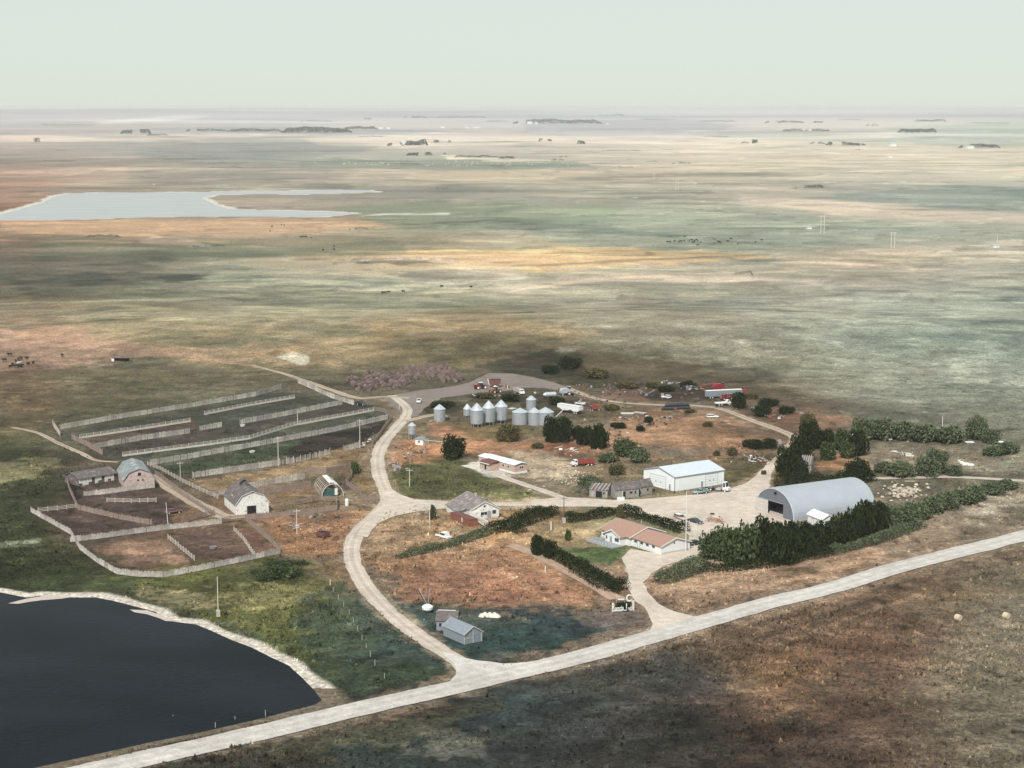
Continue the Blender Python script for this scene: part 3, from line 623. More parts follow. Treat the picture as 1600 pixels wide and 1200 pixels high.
def patch(name, px, mat, lift, label, step=4.0, world=False, zc=None, kind='structure', rag=.6):
    P = [tuple(p) for p in px] if world else [tuple(G(u, v).xy) for u, v in px]
    B = []
    for i in range(len(P)):
        a, b = Vector(P[i]), Vector(P[(i + 1) % len(P)]); n = max(1, int((b - a).length / step))
        for k in range(n):
            p = a.lerp(b, k / n); B.append(p + Vector((vnoise(p.x, p.y, 6, 1), vnoise(p.x, p.y, 6, 3))) * rag)
    nb = len(B); xs = [p.x for p in B]; ys = [p.y for p in B]
    gx, gy = np.meshgrid(np.arange(min(xs), max(xs), step * 1.5), np.arange(min(ys), max(ys), step * 1.5)); gx = gx.ravel(); gy = gy.ravel()
    ins = poly_sd(gx, gy, [(p.x, p.y) for p in B]) < -step * .6
    pts = B + [Vector((a, b)) for a, b in zip(gx[ins], gy[ins])]
    v2, e2, f2, *_ = geometry.delaunay_2d_cdt(pts, [], [list(range(nb))], 1, 1e-4)
    V = np.array([(p.x, p.y) for p in v2]); zz = (TZ(V[:, 0], V[:, 1]) + lift) if zc is None else np.full(len(V), zc)
    me = bpy.data.meshes.new(name); me.from_pydata([(a, b, c) for (a, b), c in zip(V, zz)], [], f2)
    bm = bmesh.new(); bm.from_mesh(me)
    for f in bm.faces:
        if f.normal.z < 0: f.normal_flip()
    bm.to_mesh(me); bm.free()
    at = me.attributes.new('across', 'FLOAT', 'POINT'); at.data.foreach_set('value', [.45] * len(me.vertices))
    me.materials.append(mat); o = link(name, me); return tag(o, label, kind=kind)
road('road', MAIN_PX, 8.4, RM_MAIN, .22, 'wide pale gravel road crossing the foreground')
road('road', LOOP_PX, 4.9, RM_DRIVE, .09, 'pale gravel drive curving past the corrals to the grain bins')
road('road', EAST_PX, (6.2, 5.4), RM_DRIVE, .11, 'gravel drive running past the old white house to the yard')
road('road', NORTH_PX, (4.6, 3.4), RM_TRACK, .11, 'narrow dirt track looping behind the machinery rows')
road('road', STUB_PX, 4.0, RM_TRACK, .11, 'short track leading to the single grain bin')
road('path', HOME_PX, 3.6, RM_DRIVE, .15, 'gravel path to the tan mobile home')
road('path', BALE_PX, (4.5, 2.2), RM_TRACK, .10, 'pale track along the feedlot behind the bales')
road('road', RIGHT_PX, 3.8, RM_DRIVE, .10, 'pale track running off right behind the arched shed')
road('path', LANE_PX, (4.2, 6.0), RM_TRACK, .10, 'trodden cattle lane between the two barns')
road('path', WEST_PX, 2.2, RM_TRACK, .10, 'faint trodden path west of the feedlot')
road('path', STRIP_PX, 4.2, RM_STRIP, .10, 'straight brown strip beside the hedge')
patch('yard', YARD_PX, RM_DRIVE, .13, 'broad pale gravel yard between the house and the sheds')
patch('yard', NYARD_PX, RM_DIRT, .07, 'grey brown dirt yard beside the bale stacks')
patch('junction', [(556, 838), (580, 806), (596, 790), (600, 770), (612, 765), (628, 774), (650, 781), (700, 784), (700, 795), (650, 800), (620, 806), (590, 820), (572, 840)], RM_DRIVE, .17, 'gravel where the drives meet', 2.5)
patch('junction', [(690, 1018), (716, 1026), (745, 1034), (790, 1038), (840, 1034), (840, 1050), (740, 1070), (700, 1072), (712, 1055), (706, 1038)], RM_MAIN, .19, 'gravel where the drive meets the road', 2.5)

# water
def water_mat(name, c, rough, wave, sp=.5):
    m = bpy.data.materials.new(name); m.use_nodes = True; n = m.node_tree; b = n.nodes['Principled BSDF']
    b.inputs['Base Color'].default_value = (*c, 1); wn_ = n.nodes.new('ShaderNodeTexNoise'); wn_.inputs['Scale'].default_value = .03; wn_.inputs['Detail'].default_value = 7; wc_ = n.nodes.new('ShaderNodeTexCoord'); wm_ = n.nodes.new('ShaderNodeMapping'); wm_.inputs['Scale'].default_value = (.5, 1.4, 1); wr_ = n.nodes.new('ShaderNodeMapRange'); wr_.inputs[1].default_value = .35; wr_.inputs[2].default_value = .65; wx_ = n.nodes.new('ShaderNodeMix'); wx_.data_type = 'RGBA'; kv = 1.0 if c[0] < .1 else .18; wx_.inputs[6].default_value = tuple(q * (1 - .3 * kv) for q in c) + (1,); wx_.inputs[7].default_value = (c[0] * (1 + .7 * kv), c[1] * (1 + .5 * kv), c[2] * (1 + .3 * kv), 1); n.links.new(wc_.outputs['Object'], wm_.inputs[0]); n.links.new(wm_.outputs[0], wn_.inputs['Vector']); n.links.new(wn_.outputs[0], wr_.inputs[0]); n.links.new(wr_.outputs[0], wx_.inputs[0]); n.links.new(wx_.outputs[2], b.inputs['Base Color']); b.inputs['Roughness'].default_value = rough; b.inputs['IOR'].default_value = 1.33; b.inputs['Specular IOR Level'].default_value = sp
    tc = n.nodes.new('ShaderNodeTexCoord'); nz = n.nodes.new('ShaderNodeTexNoise'); nz.inputs['Scale'].default_value = .9; nz.inputs['Detail'].default_value = 5
    bp = n.nodes.new('ShaderNodeBump'); bp.inputs['Strength'].default_value = wave; bp.inputs['Distance'].default_value = .1
    n.links.new(tc.outputs['Object'], nz.inputs['Vector']); n.links.new(nz.outputs[0], bp.inputs['Height']); n.links.new(bp.outputs[0], b.inputs['Normal']); return m
patch('water', LAKE, water_mat('slough_water', (.006, .0095, .015), .15, .6, .015), 0, 'dark slough in the near left corner', 6, True, -.22, rag=0)
patch('water', POND, water_mat('pond_water', (.30, .31, .32), .25, .1), 0, 'pale shallow pond out on the plain', 30, True, -.22, rag=0)
spit = [(20, 946), (40, 940), (62, 934), (95, 930), (130, 930), (100, 936), (62, 941), (30, 949)]
M('salt', (.42, .36, .32), .95, var=.2)
patch('shore', [(14, 949), (40, 938), (70, 930), (110, 926), (128, 931), (96, 938), (60, 944), (28, 950)], MATS['salt'], 0, 'pale salt spit reaching into the dark slough', 2, False, -.15, rag=.8)
patch('shore', [(205, 957), (230, 955), (262, 962), (285, 970), (262, 971), (232, 963), (214, 962)], MATS['salt'], 0, 'salt bar just off the slough shore', 2, False, -.15, rag=.8)
# distant haze
hz = bpy.data.materials.new('haze_air'); hz.use_nodes = True; n = hz.node_tree; n.nodes.clear()
ho = n.nodes.new('ShaderNodeOutputMaterial'); pv = n.nodes.new('ShaderNodeVolumePrincipled'); n.links.new(pv.outputs[0], ho.inputs['Volume'])
pv.inputs['Color'].default_value = (1.0, .98, .97, 1); pv.inputs['Density'].default_value = 3.7e-5; pv.inputs['Anisotropy'].default_value = 0.0
hb = MB().box(-26000, 26000, -1500, 34500, -60, 131).build('haze', hz); tag(hb, 'pale blue air haze over the plain', kind='stuff')
# ------------------------------------------------------------------ buildings
mt = MATS
def frame3(A_, B_, C_):
    """corner A nearest the camera; local x runs B->A along the long side, y runs from A towards C; origin at B"""
    a, b, c = G(*A_), G(*B_), G(*C_)
    ax = (a - b).xy; L = ax.length; ax.normalize(); n = Vector((-ax.y, ax.x)); w = (c - a).xy.dot(n)
    if w < 0: n = -n; w = -w
    ang = math.atan2(ax.y, ax.x); mid = b.xy + ax * L / 2 + n * w / 2; z = tz(mid.x, mid.y)
    return Vector((b.x, b.y, z)), ang, L, w
def window(p, x, z, w, h, y, side='y', frame='white_paint', glass='glass', t=.06):
    """framed window on a wall; side y: wall faces -y at y; side x: wall faces +x at x=y arg"""
    f = MB(); g = MB(); b = .09
    def bx(m, a0, a1, z0, z1, d0, d1):
        if side == 'y': m.box(a0, a1, y - d1, y - d0, z0, z1)
        elif side == 'x': m.box(y + d0, y + d1, a0, a1, z0, z1)
        else: m.box(a0, a1, y + d0, y + d1, z0, z1)
    for a0, a1, z0, z1 in ((x, x + w, z, z + b), (x, x + w, z + h - b, z + h), (x, x + b, z + b, z + h - b), (x + w - b, x + w, z + b, z + h - b)): bx(f, a0, a1, z0, z1, .003, t)
    if w > 1.4: bx(f, x + w / 2 - .04, x + w / 2 + .04, z + b, z + h - b, .003, t)
    bx(g, x + b, x + w - b, z + b, z + h - b, .003, t * .5)
    fo = f.build('window', mt[frame], p); g.build('pane', mt[glass], fo); return fo
def door(p, x, w, h, y, side='y', mat='white_paint', trim='grey_trim', z=0.0):
    m = MB(); t = MB()
    def bx(mm, a0, a1, z0, z1, d0, d1):
        if side == 'y': mm.box(a0, a1, y - d1, y - d0, z0, z1)
        elif side == 'x': mm.box(y + d0, y + d1, a0, a1, z0, z1)
        else: mm.box(a0, a1, y + d0, y + d1, z0, z1)
    bx(m, x, x + w, z, z + h, .004, .05)
    for a0, a1, z0, z1 in ((x - .1, x, z, z + h), (x + w, x + w + .1, z, z + h), (x - .1, x + w + .1, z + h, z + h + .1)): bx(t, a0, a1, z0, z1, .004, .09)
    d = m.build('door', mt[mat], p); t.build('frame', mt[trim], d); return d
def gable_walls(p, x0, x1, y0, y1, h, rh, mat, z0=-.4, rise_x=None):
    m = MB(); ym = (y0 + y1) / 2
    m.extrude([(y0, z0), (y1, z0), (y1, h), (ym, h + rh), (y0, h)], x0, x1, 'x'); return m.build('wall', mt[mat], p)
def gable_roof(p, x0, x1, y0, y1, h, rh, mat, ov=.45, th=.16, trim=None, seams=0, name='roof'):
    ym = (y0 + y1) / 2; s = rh / (ym - y0); m = MB(); c = .03
    ya, yb = y0 - ov, y1 + ov; za = h - ov * s + c; zr = h + rh + c
    m.extrude([(ya, za), (ym, zr), (yb, za), (yb, za + th), (ym, zr + th * 1.1), (ya, za + th)], x0 - ov, x1 + ov, 'x')
    r = m.build(name, mt[mat], p)
    if trim:
        for xx, sgn in ((x0 - ov, -1), (x1 + ov, 1)):
            t = MB(); xa, xb = sorted((xx, xx + sgn * .08))
            t.extrude([(ya, za - .08), (ym, zr - .1), (yb, za - .08), (yb, za + th + .02), (ym, zr + th * 1.1 + .03), (ya, za + th + .02)], xa + .002 * sgn, xb + .002 * sgn, 'x'); t.build('trim', mt[trim], r)
    if seams:
        t = MB(); k = x0
        while k < x1:
            t.beam((k, ya, za + th + .02), (k, ym, zr + th * 1.1 + .02), .05); t.beam((k, yb, za + th + .02), (k, ym, zr + th * 1.1 + .02), .05); k += seams
        t.build('roof_seams', mt[mat], r)
    return r
def planks(p, x0, x1, z0, z1, y, step, mat, side='y', name='cladding', horiz=False, jitter=.02):
    """siding boards standing proud of the wall"""
    m = MB()
    if horiz:
        z = z0
        while z < z1 - .02:
            d = .02 + random.random() * jitter
            if side == 'y': m.box(x0, x1, y - d - .003, y - .003, z, min(z + step - .03, z1))
            else: m.box(y + .003, y + d + .003, x0, x1, z, min(z + step - .03, z1))
            z += step
    else:
        x = x0
        while x < x1 - .02:
            d = .02 + random.random() * jitter
            if side == 'y': m.box(x, min(x + step - .04, x1), y - d - .003, y - .003, z0, z1)
            else: m.box(y + .003, y + d + .003, x, min(x + step - .04, x1), z0, z1)
            x += step
    return m.build(name, mt[mat], p)

# white bungalow with attached garage wing
o, ang, L, W = frame3((1033, 867), (943, 839), (1075, 858))
xm = L * .50; H = 2.55
hs_ = empty('bungalow', o, ang, 'white ranch bungalow with terracotta brown roof and long garage wing beside the gravel yard', 'house')
gable_walls(hs_, xm, L, 0, W, H, 1.75, 'white_paint'); gable_walls(hs_, 0, xm, -.8, W + 1.2, H + .15, 2.2, 'white_paint')
gable_roof(hs_, xm + .75, L, 0, W, H, 1.75, 'brown_shingle', trim='white_paint')
gable_roof(hs_, 0, xm, -.8, W + 1.2, H + .15, 2.2, 'brown_shingle', trim='white_paint', ov=.6)
# front cross gable
cx0, cx1 = L * .17, L * .44; cm = (cx0 + cx1) / 2; m = MB(); m.extrude([(cx0, -.4), (cx1, -.4), (cx1, H + .1), (cm, H + 1.6), (cx0, H + .1)], -3.0, -.5, 'y'); m.build('wall', mt['white_paint'], hs_)
m = MB(); m.extrude([(cx0 - .5, H - .05), (cm, H + 1.66), (cx1 + .5, H - .05), (cx1 + .5, H + .12), (cm, H + 1.84), (cx0 - .5, H + .12)], -3.5, 2.2, 'y'); rr = m.build('roof', mt['brown_shingle'], hs_)
m = MB(); m.extrude([(cx0 - .5, H - .12), (cm, H + 1.55), (cx1 + .5, H - .12), (cx1 + .5, H + .15), (cm, H + 1.87), (cx0 - .5, H + .15)], -3.6, -3.505, 'y'); m.build('trim', mt['white_paint'], rr)
m = MB(); m.extrude([(0, -.4), (L * .13, -.4), (L * .13, .55), (0, .55)], -1.2, -.82, 'y'); m.build('planter', mt['concrete'], hs_)
window(hs_, cx1 - 2.6, .95, 1.9, 1.15, -3.0, frame='grey_trim'); window(hs_, cx0 + .4, .95, .7, 1.1, -3.0, frame='grey_trim'); door(hs_, cm - 1.3, 1.1, 2.1, -3.0, mat='grey_trim', trim='white_paint')
for x in (.8, 2.1, 3.4): window(hs_, x, .9, .95, 1.25, -.8, frame='grey_trim')
for x in (xm + 1.2, xm + 4.0, xm + 6.6, xm + 9.4):
    if x < L - 1.6: window(hs_, x, 1.35, 1.3, .75, 0, frame='grey_trim')
door(hs_, xm + 2.8, .95, 2.05, 0, trim='grey_trim')
window(hs_, W * .42, 2.6, .55, .5, L, 'x', frame='grey_trim')
m = MB(); m.box(L, L + .06, .3, W - .3, -.1, .55); m.build('skirt', mt['concrete'], hs_)
m = MB(); m.tube((xm - 3, W * .55, H + 2), (xm - 3, W * .55, H + 4.0), .13); m.build('chimney_pipe', mt['galv'], hs_)
m = MB(); m.tube((2.5, W * .3, H + 1.2), (2.5, W * .3, H + 2.6), .1); m.box(2.2, 2.8, W * .3 - .2, W * .3 + .2, H + 1.0, H + 1.6); m.build('roof_vent', mt['galv'], hs_)
m = MB(); m.box(L * .02, cx1 + 1.0, -7.2, -3.02, -.1, .28); dk = m.build('deck', mt['deck'], hs_)
for k in range(14):
    x = L * .02 + k * (cx1 + 1 - L * .02) / 14; MB().box(x + .03, x + (cx1 + 1 - L * .02) / 14 - .03, -7.15, -3.05, .283, .33).build('plank', mt['deck'], dk)
m = MB()
for x in np.arange(L * .02, cx1 + 1, 1.5): m.box(x, x + .08, -7.2, -7.12, .3, 1.1)
m.box(L * .02, cx1 + 1, -7.19, -7.13, 1.1, 1.17); m.build('railing', mt['grey_trim'], dk)
m = MB(); m.box(L * .06, L * .2, -5.2, -4.0, .34, .95); m.build('bench', mt['grey_trim'], dk)
m = MB()
for k in range(9): a = W * (k + .5) / 9; m.box(L + .9, L + 1.3 + .2 * (k % 2), a - .32, a + .3, -.1, .28, .06, .06)
m.build('edging_stone', mt['rock'], hs_)

# white steel shop
o, ang, L, W = frame3((1054, 768), (1131, 756), (1007, 755))
sh = empty('steel_shop', o, ang, 'large white steel shop with pale grey metal roof and two overhead doors', 'shop'); sh.scale = (1, -1, 1); H = 4.9
# long side A-B faces the yard: origin at B, x towards A, wall plane y=0 (normal -y), gable at x=L
gable_walls(sh, 0, L, 0, W, H, 2.0, 'steel_white'); gable_roof(sh, 0, L, 0, W, H, 2.0, 'steel_roof', ov=.25, th=.12, trim='grey_trim', seams=3.0)
m = MB(); m.box(L - .12, L + .08, -.08, .1, -.3, H); m.build('corner_trim', mt['grey_trim'], sh)
m = MB(); m.box(-.1, L + .2, -.3, -.16, H - .28, H - .12); m.build('gutter', mt['grey_trim'], sh)
fx = -1
def overhead(p, a0, w, h, y, side):
    d = door(p, a0, w, h, y, side, mat='steel_white'); m = MB()
    for k in range(1, 5):
        z = h * k / 5
        if side == 'y': m.box(a0, a0 + w, y - .07, y - .052, z - .03, z + .03)
        else: m.box(y + .052, y + .07, a0, a0 + w, z - .03, z + .03)
    m.build('panel_joints', mt['grey_trim'], d); m = MB()
    for k in (.3, .6):
        if side == 'y': m.box(a0 + w * k, a0 + w * k + .45, y - .075, y - .055, h * .44, h * .52)
        else: m.box(y + .055, y + .075, a0 + w * k, a0 + w * k + .45, h * .44, h * .52)
    tag(m.build('pane', mt['glass'], d), kind='stuff')
overhead(sh, L * .13, L * .25, 4.1, 0, 'y'); overhead(sh, W * .28, W * .5, 4.1, L, 'x')
door(sh, L * .43, .95, 2.1, 0, 'y', mat='grey_trim', trim='steel_white'); door(sh, W * .12, .95, 2.1, L, 'x', mat='grey_trim', trim='steel_white')
planks(sh, 0, L, .2, H - .1, 0, .9, 'steel_white', name='cladding', jitter=.0); planks(sh, 0, W, .2, H - .1, L, .9, 'steel_white', side='x', name='cladding', jitter=0)

# big arched shed
o, ang, L, W = frame3((1240, 815), (1367, 797), (1176, 797))
qs = empty('arched_shed', o, ang, 'big arched metal shed with blue grey roof and dark open doorway', 'shed'); qs.scale = (1, -1, 1)
rx = W / 2; ym = rx; HH = 8.6; NS = 24
def arc(k, r=0.0):
    t = math.pi * k / NS; return (ym - (rx + r) * math.cos(t), (HH + r) * math.sin(t) ** .92)
m = MB(); prof = [arc(k, .0) for k in range(NS + 1)]; prof2 = [arc(k, .22) for k in reversed(range(NS + 1))]
m.extrude(prof + prof2, 0, L, 'x'); qr = m.build('roof', mt['quonset_roof'], qs, smooth=False)
m = MB()
for s in range(0, int(L / 1.5) + 1):
    x = min(s * 1.5, L - .02)
    for k in range(NS): a, b = arc(k, .235), arc(k + 1, .235); m.beam((x, *a), (x, *b), .05)
tag(m.build('roof_ribs', mt['quonset_roof'], qr), kind='stuff')
m = MB()
for k in range(NS): a, b = arc(k, .02), arc(k + 1, .02); m.beam((L, *a), (L, *b), .2)
m.build('arch_trim', mt['steel_roof'], qr)
# end wall facing left (x = L): wall pieces round the opening
dw0, dw1, dh = W * .28, W * .66, 4.5
def zarc(y): t = math.acos(max(-1, min(1, (ym - y) / rx))); return HH * math.sin(t) ** .92
def endwall(x, y0, y1, zlow, mat, name):
    m = MB(); n = max(1, int((y1 - y0) / .75))
    for k in range(n):
        a = y0 + (y1 - y0) * k / n; b = y0 + (y1 - y0) * (k + 1) / n - .05; d = .03 * (k % 2)
        za, zb = max(zarc(a) - .05, zlow + .02), max(zarc(b) - .05, zlow + .02); q = len(m.v)
        m.v += [(x - .12, a, zlow), (x + d, a, zlow), (x + d, b, zlow), (x - .12, b, zlow), (x - .12, a, za), (x + d, a, za), (x + d, b, zb), (x - .12, b, zb)]
        m.f += [tuple(q + i for i in f) for f in ((0, 3, 2, 1), (4, 5, 6, 7), (0, 1, 5, 4), (1, 2, 6, 5), (2, 3, 7, 6), (3, 0, 4, 7))]
    return m.build(name, mt[mat], qs)
endwall(L - .1, .15, dw0, -.3, 'quonset_end', 'wall'); endwall(L - .1, dw0, dw1, dh, 'quonset_end', 'wall'); endwall(L - .1, dw1, W - .15, dh, 'quonset_end', 'wall')
endwall(.2, .15, W - .15, -.3, 'quonset_end', 'wall')
m = MB(); m.box(.5, L - 2, .8, W - .8, -.05, .12); m.build('floor_slab', mt['concrete'], qs)
for y0 in (dw1 + .02, dw1 + (W - .4 - dw1) / 2):
    m = MB(); y1 = y0 + (W - .4 - dw1) / 2 - .05
    for k in range(9): m.box(L - .02, L + .1 + .08 * (k % 2), y0, y1, k * .5 - .1, k * .5 + .36)
    d = m.build('sliding_door', mt['pale_wood'], qs)
    MB().box(L - .02, L + .22, y0, y0 + .15, -.1, 4.45).build('frame', mt['steel_roof'], d)
m = MB(); m.box(L - .05, L + .2, dw0 - .2, W - .2, dh, dh + .14); m.build('door_track', mt['galv'], qs)
m = MB(); m.box(L, L + .35, ym - .9, ym - .1, HH - 1.6, HH - .9); m.build('vent', mt['dark_open'], qs)

# small white shed in front of it
o, ang, L, W = frame3((1284, 826), (1262, 817), (1304, 824))
ws = empty('white_shed', o, ang, 'small white gable shed with bright metal roof in front of the arched shed', 'shed')
gable_walls(ws, 0, L, 0, W, 2.9, 1.2, 'white_paint'); gable_roof(ws, 0, L, 0, W, 2.9, 1.2, 'steel_white', ov=.4, th=.1, trim='white_paint')
window(ws, W * .3, 1.2, 1.5, 1.1, L, 'x', frame='grey_trim'); door(ws, L * .3, .9, 2.0, 0)

# derelict wooden row
def old_shed(A_, B_, C_, H, rh, label, wall='weather_wood', roof='dark_shingle', name='wooden_shed', doors=(), wins=(), gdoor=None, ov=.3, cat='shed', trim=None):
    o, ang, L, W = frame3(A_, B_, C_); s = empty(name, o, ang, label, cat)
    gable_walls(s, 0, L, 0, W, H, rh, wall); gable_roof(s, 0, L, 0, W, H, rh, roof, ov=ov, th=.1, trim=trim)
    planks(s, 0, L, 0, H - .05, 0, .42, wall); planks(s, 0, W, 0, H - .05, L, .42, wall, side='x')
    for x, w, h in doors: door(s, L * x, w, h, -.05, mat='dark_open', trim=wall)
    for x, z, w, h in wins: window(s, L * x, z, w, h, -.05, frame=wall, glass='dark_open', t=.08)
    if gdoor: door(s, W * gdoor[0], gdoor[1], gdoor[2], L + .05, 'x', mat='dark_open', trim='rail_wood')
    return s, L, W
s1, L, W = old_shed((998, 776), (962, 779), (1004, 770), 2.9, 1.8, 'long weathered wooden shed with dark sagging roof beside the white shop', doors=((.3, 1.0, 2.2),), wins=((.6, 1.2, 1.1, .9), (.8, 1.2, .8, .9)))
MB().box(L * .28, L * .28 + .14, -.3, -.12, 0, 2.5).build('door_post', mt['white_paint'], s1)
old_shed((1019, 771), (1001, 774), (1024, 766), 3.0, 1.9, 'short wooden lean building at the right end of the derelict row', wins=((.5, 1.2, .9, .9),))
s3, L, W = old_shed((949, 778), (921, 776), (955, 771), 2.6, 1.3, 'collapsing grey wooden shed with holed roof at the left end of the row', doors=((.35, 2.2, 2.1),), wins=((.75, 1.1, .8, .8),))
m = MB()
for k in range(5): x = L * (.1 + .2 * k); m.beam((x, -.5, 2.5), (x + .6, W / 2, 4.1), .14)
m.build('rafter', mt['pale_wood'], s3)
o = G(967, 775); fr = empty('freezer', (o.x - 1, o.y - 4, o.z), .2, 'white discarded chest standing before the derelict sheds', 'appliance'); fr.location = G(970, 782) ; 
MB().box(-1.2, 1.2, -.4, .4, 0, 1.0).build('body', mt['white_paint'], fr, bevel=.05); MB().box(-1.22, 1.22, -.42, .42, 1.01, 1.12).build('lid', mt['white_paint'], fr)

# tan mobile home
o, ang, L, W = frame3((804, 741), (748, 726), (820, 737))
mh = empty('mobile_home', o, ang, 'tan mobile home with pale flat roof, white skirting and brown roofed porch', 'mobile home')
m = MB(); m.box(0, L, 0, W, .75, 3.2); m.build('wall', mt['tan_siding'], mh); m = MB(); m.box(-.01, L + .01, -.02, W + .01, -.4, .74); m.build('skirting', mt['white_paint'], mh)
gable_roof(mh, 0, L, 0, W, 3.2, .5, 'steel_white', ov=.25, th=.1, trim='galv')
m = MB(); m.box(L * .2, L * .2 + .5, -.03, -.005, .76, 3.1); m.build('panel', mt['white_paint'], mh)
for x in (.08, .66, .8): window(mh, L * x, 1.7, 1.4, .9, 0)
window(mh, W * .35, 1.6, 2.0, 1.0, L, 'x')
x0, x1 = L * .3, L * .58
m = MB(); m.box(x0, x1, -4.2, -.04, -.3, 2.55); pw = m.build('porch', mt['tan_siding'], mh)
m = MB(); m.extrude([(-4.7, 2.6), (-4.7, 2.74), (-.03, 3.4), (-.03, 3.25)], x0 - .4, x1 + .4, 'x'); m.build('porch_roof', mt['maroon'], pw)
m = MB(); m.box(x0 - .42, x1 + .42, -4.82, -4.71, 2.5, 2.78); m.build('fascia', mt['white_paint'], pw); door(mh, (x0 + x1) / 2, 1.0, 2.0, -4.2, mat='dark_open')
MB().box((x0 + x1) / 2 - .8, (x0 + x1) / 2 + 1.8, -5.6, -4.35, -.3, .35).build('step', mt['concrete'], mh)
m = MB(); m.box(-2.0, x0 - .3, -6.5, -.6, -.3, .12); m.build('patio_slab', mt['pale_wood'], mh)

# abandoned white house
o, ang, L, W = frame3((735, 812), (709, 796), (776, 806))
ah = empty('old_house', o, ang, 'abandoned white house with peeling paint and patched dark roof above the red box', 'house'); H = 3.0
gable_walls(ah, 0, L, 0, W, H, 2.4, 'old_white'); rf = gable_roof(ah, 0, L, 0, W, H, 2.4, 'old_roof', ov=.4, th=.14, trim='old_white')
planks(ah, 0, W, 0, H, L, .3, 'old_white', side='x', horiz=True); planks(ah, 0, L, 0, H, 0, .3, 'old_white', horiz=True)
m = MB(); m.extrude([(-3.0, -.3), (0, -.3), (0, 2.6), (-3.0, 2.1)], L * .1, L * .75, 'x'); lt = m.build('lean_to', mt['old_white'], ah)
m = MB(); m.extrude([(-3.4, 2.06), (-.04, 2.72), (-.04, 2.84), (-3.4, 2.18)], L * .05, L * .8, 'x'); m.build('lean_to_roof', mt['old_roof'], lt)
m = MB(); m.box(L, L + 1.2, -.6, W * .32, -.3, 2.7); m.build('entry', mt['old_white'], ah)
window(ah, W * .36, 1.1, 2.2, 1.1, L + .05, 'x', frame='old_white', glass='dark_open'); door(ah, W * .6, 1.0, 2.2, L + .05, 'x', mat='grey_trim'); window(ah, W * .76, 1.3, 1.3, 1.2, L + .05, 'x', frame='grey_trim')
window(ah, W * .46, 3.6, .7, .7, L + .02, 'x', frame='grey_trim')
m = MB(); m.box(L * .45, L * .45 + .6, W / 2 - .3, W / 2 + .3, H + 1.8, H + 3.6); m.build('chimney', mt['pink_wood'], ah)
for k in range(5): m = MB(); x = L * (.3 + .12 * k); zz = 1.0 + random.random(); m.box(x, x + 1.2, 0, .02, 0, .02)
b0 = G(733, 823); a0 = G(704, 811); d = (b0 - a0).xy; rb = empty('red_box', a0, math.atan2(d.y, d.x), 'faded dark red wooden box body standing against the abandoned white house', 'box')
Lr = d.length; MB().box(0, Lr, 0, 3.0, 0, 2.1).build('body', mt['rust'], rb); planks(rb, 0, Lr, .1, 2.0, 0, .5, 'rust')
m = MB(); m.box(-.1, Lr + .1, -.12, 3.1, 2.12, 2.22); m.build('lid', mt['maroon'], rb); MB().box(Lr * .6, Lr * .66, -.1, -.03, .6, 2.0).build('latch', mt['pale_wood'], rb)
a0 = G(735, 815); b0 = G(757, 825); d = (b0 - a0).xy; dp = empty('fallen_ramp', a0, math.atan2(d.y, d.x), 'fallen white slatted platform leaning beside the abandoned house', 'platform'); Ld = d.length
m = MB(); m.beam((0, 0, 1.7), (Ld, 0, .75), .2); m.beam((0, 2.4, 1.9), (Ld, 2.4, .95), .2); m.build('frame', mt['white_paint'], dp)
for k in range(11):
    t = (k + .4) / 11; MB().box(Ld * t - .22, Ld * t + .2, -.05, 2.5, 1.86 - .95 * t, 1.94 - .95 * t).build('slat', mt['pale_wood'], dp)
MB().beam((Ld - .2, .2, 0), (Ld - .2, .2, .8), .12).build('leg', mt['pale_wood'], dp); MB().beam((.2, .2, 0), (.2, .2, 1.6), .12).build('leg', mt['pale_wood'], dp)

# gambrel barn with long shed, and the smaller white barn
def gambrel(A_, B_, C_, H, k1, k2, label, wall, roof, name='barn', cl=None):
    o, ang, L, W = frame3(A_, B_, C_); s = empty(name, o, ang, label, 'barn'); m = MB(); ov = .35
    P = [(0, H), (W * .17, H + k1), (W / 2, H + k1 + k2), (W * .83, H + k1), (W, H)]
    m.extrude([(0, -.4), (W, -.4)] + P[::-1], 0, L, 'x'); m.build('wall', mt[wall], s)
    Q = [(-ov, H - ov * k1 / (W * .17) + .04), (W * .17, H + k1 + .05), (W / 2, H + k1 + k2 + .05), (W * .83, H + k1 + .05), (W + ov, H - ov * k1 / (W * .17) + .04)]
    m = MB(); m.extrude(Q + [(a, b + .16) for a, b in Q[::-1]], -ov, L + ov, 'x'); r = m.build('roof', mt[roof], s)
    m = MB()
    for a, b in zip(Q[:-1], Q[1:]): m.beam((L + ov + .02, a[0], a[1] + .05), (L + ov + .02, b[0], b[1] + .05), .12)
    m.build('trim', mt['white_paint' if wall == 'old_white' else 'grey_trim'], r)
    planks(s, 0, W, 0, H, L, .38, wall, side='x'); planks(s, 0, L, 0, H - .05, 0, .38, wall)
    return s, L, W
b1, L, W = gambrel((194, 765), (184, 748), (242, 762), 3.3, 2.3, 1.2, 'weathered pinkish gambrel barn with blue grey roof joined to a long low shed', 'pink_wood', 'grey_shingle')
window(b1, W * .45, 4.3, 1.2, 1.3, L + .02, 'x', frame='pink_wood', glass='dark_open'); window(b1, W * .42, 2.6, .8, .7, L + .05, 'x', frame='pink_wood', glass='dark_open'); window(b1, W * .58, 2.6, .7, .7, L + .05, 'x', frame='pink_wood', glass='dark_open')
door(b1, L * .2, 1.6, 2.1, -.05, mat='dark_open', trim='pink_wood')
a0 = G(124, 760); b0 = G(184, 750); d = (b0 - a0).xy; ls = empty('low_shed', a0, math.atan2(d.y, d.x), 'long low cattle shed with white boarded front and dark openings left of the gambrel barn', 'shed'); Ll = d.length
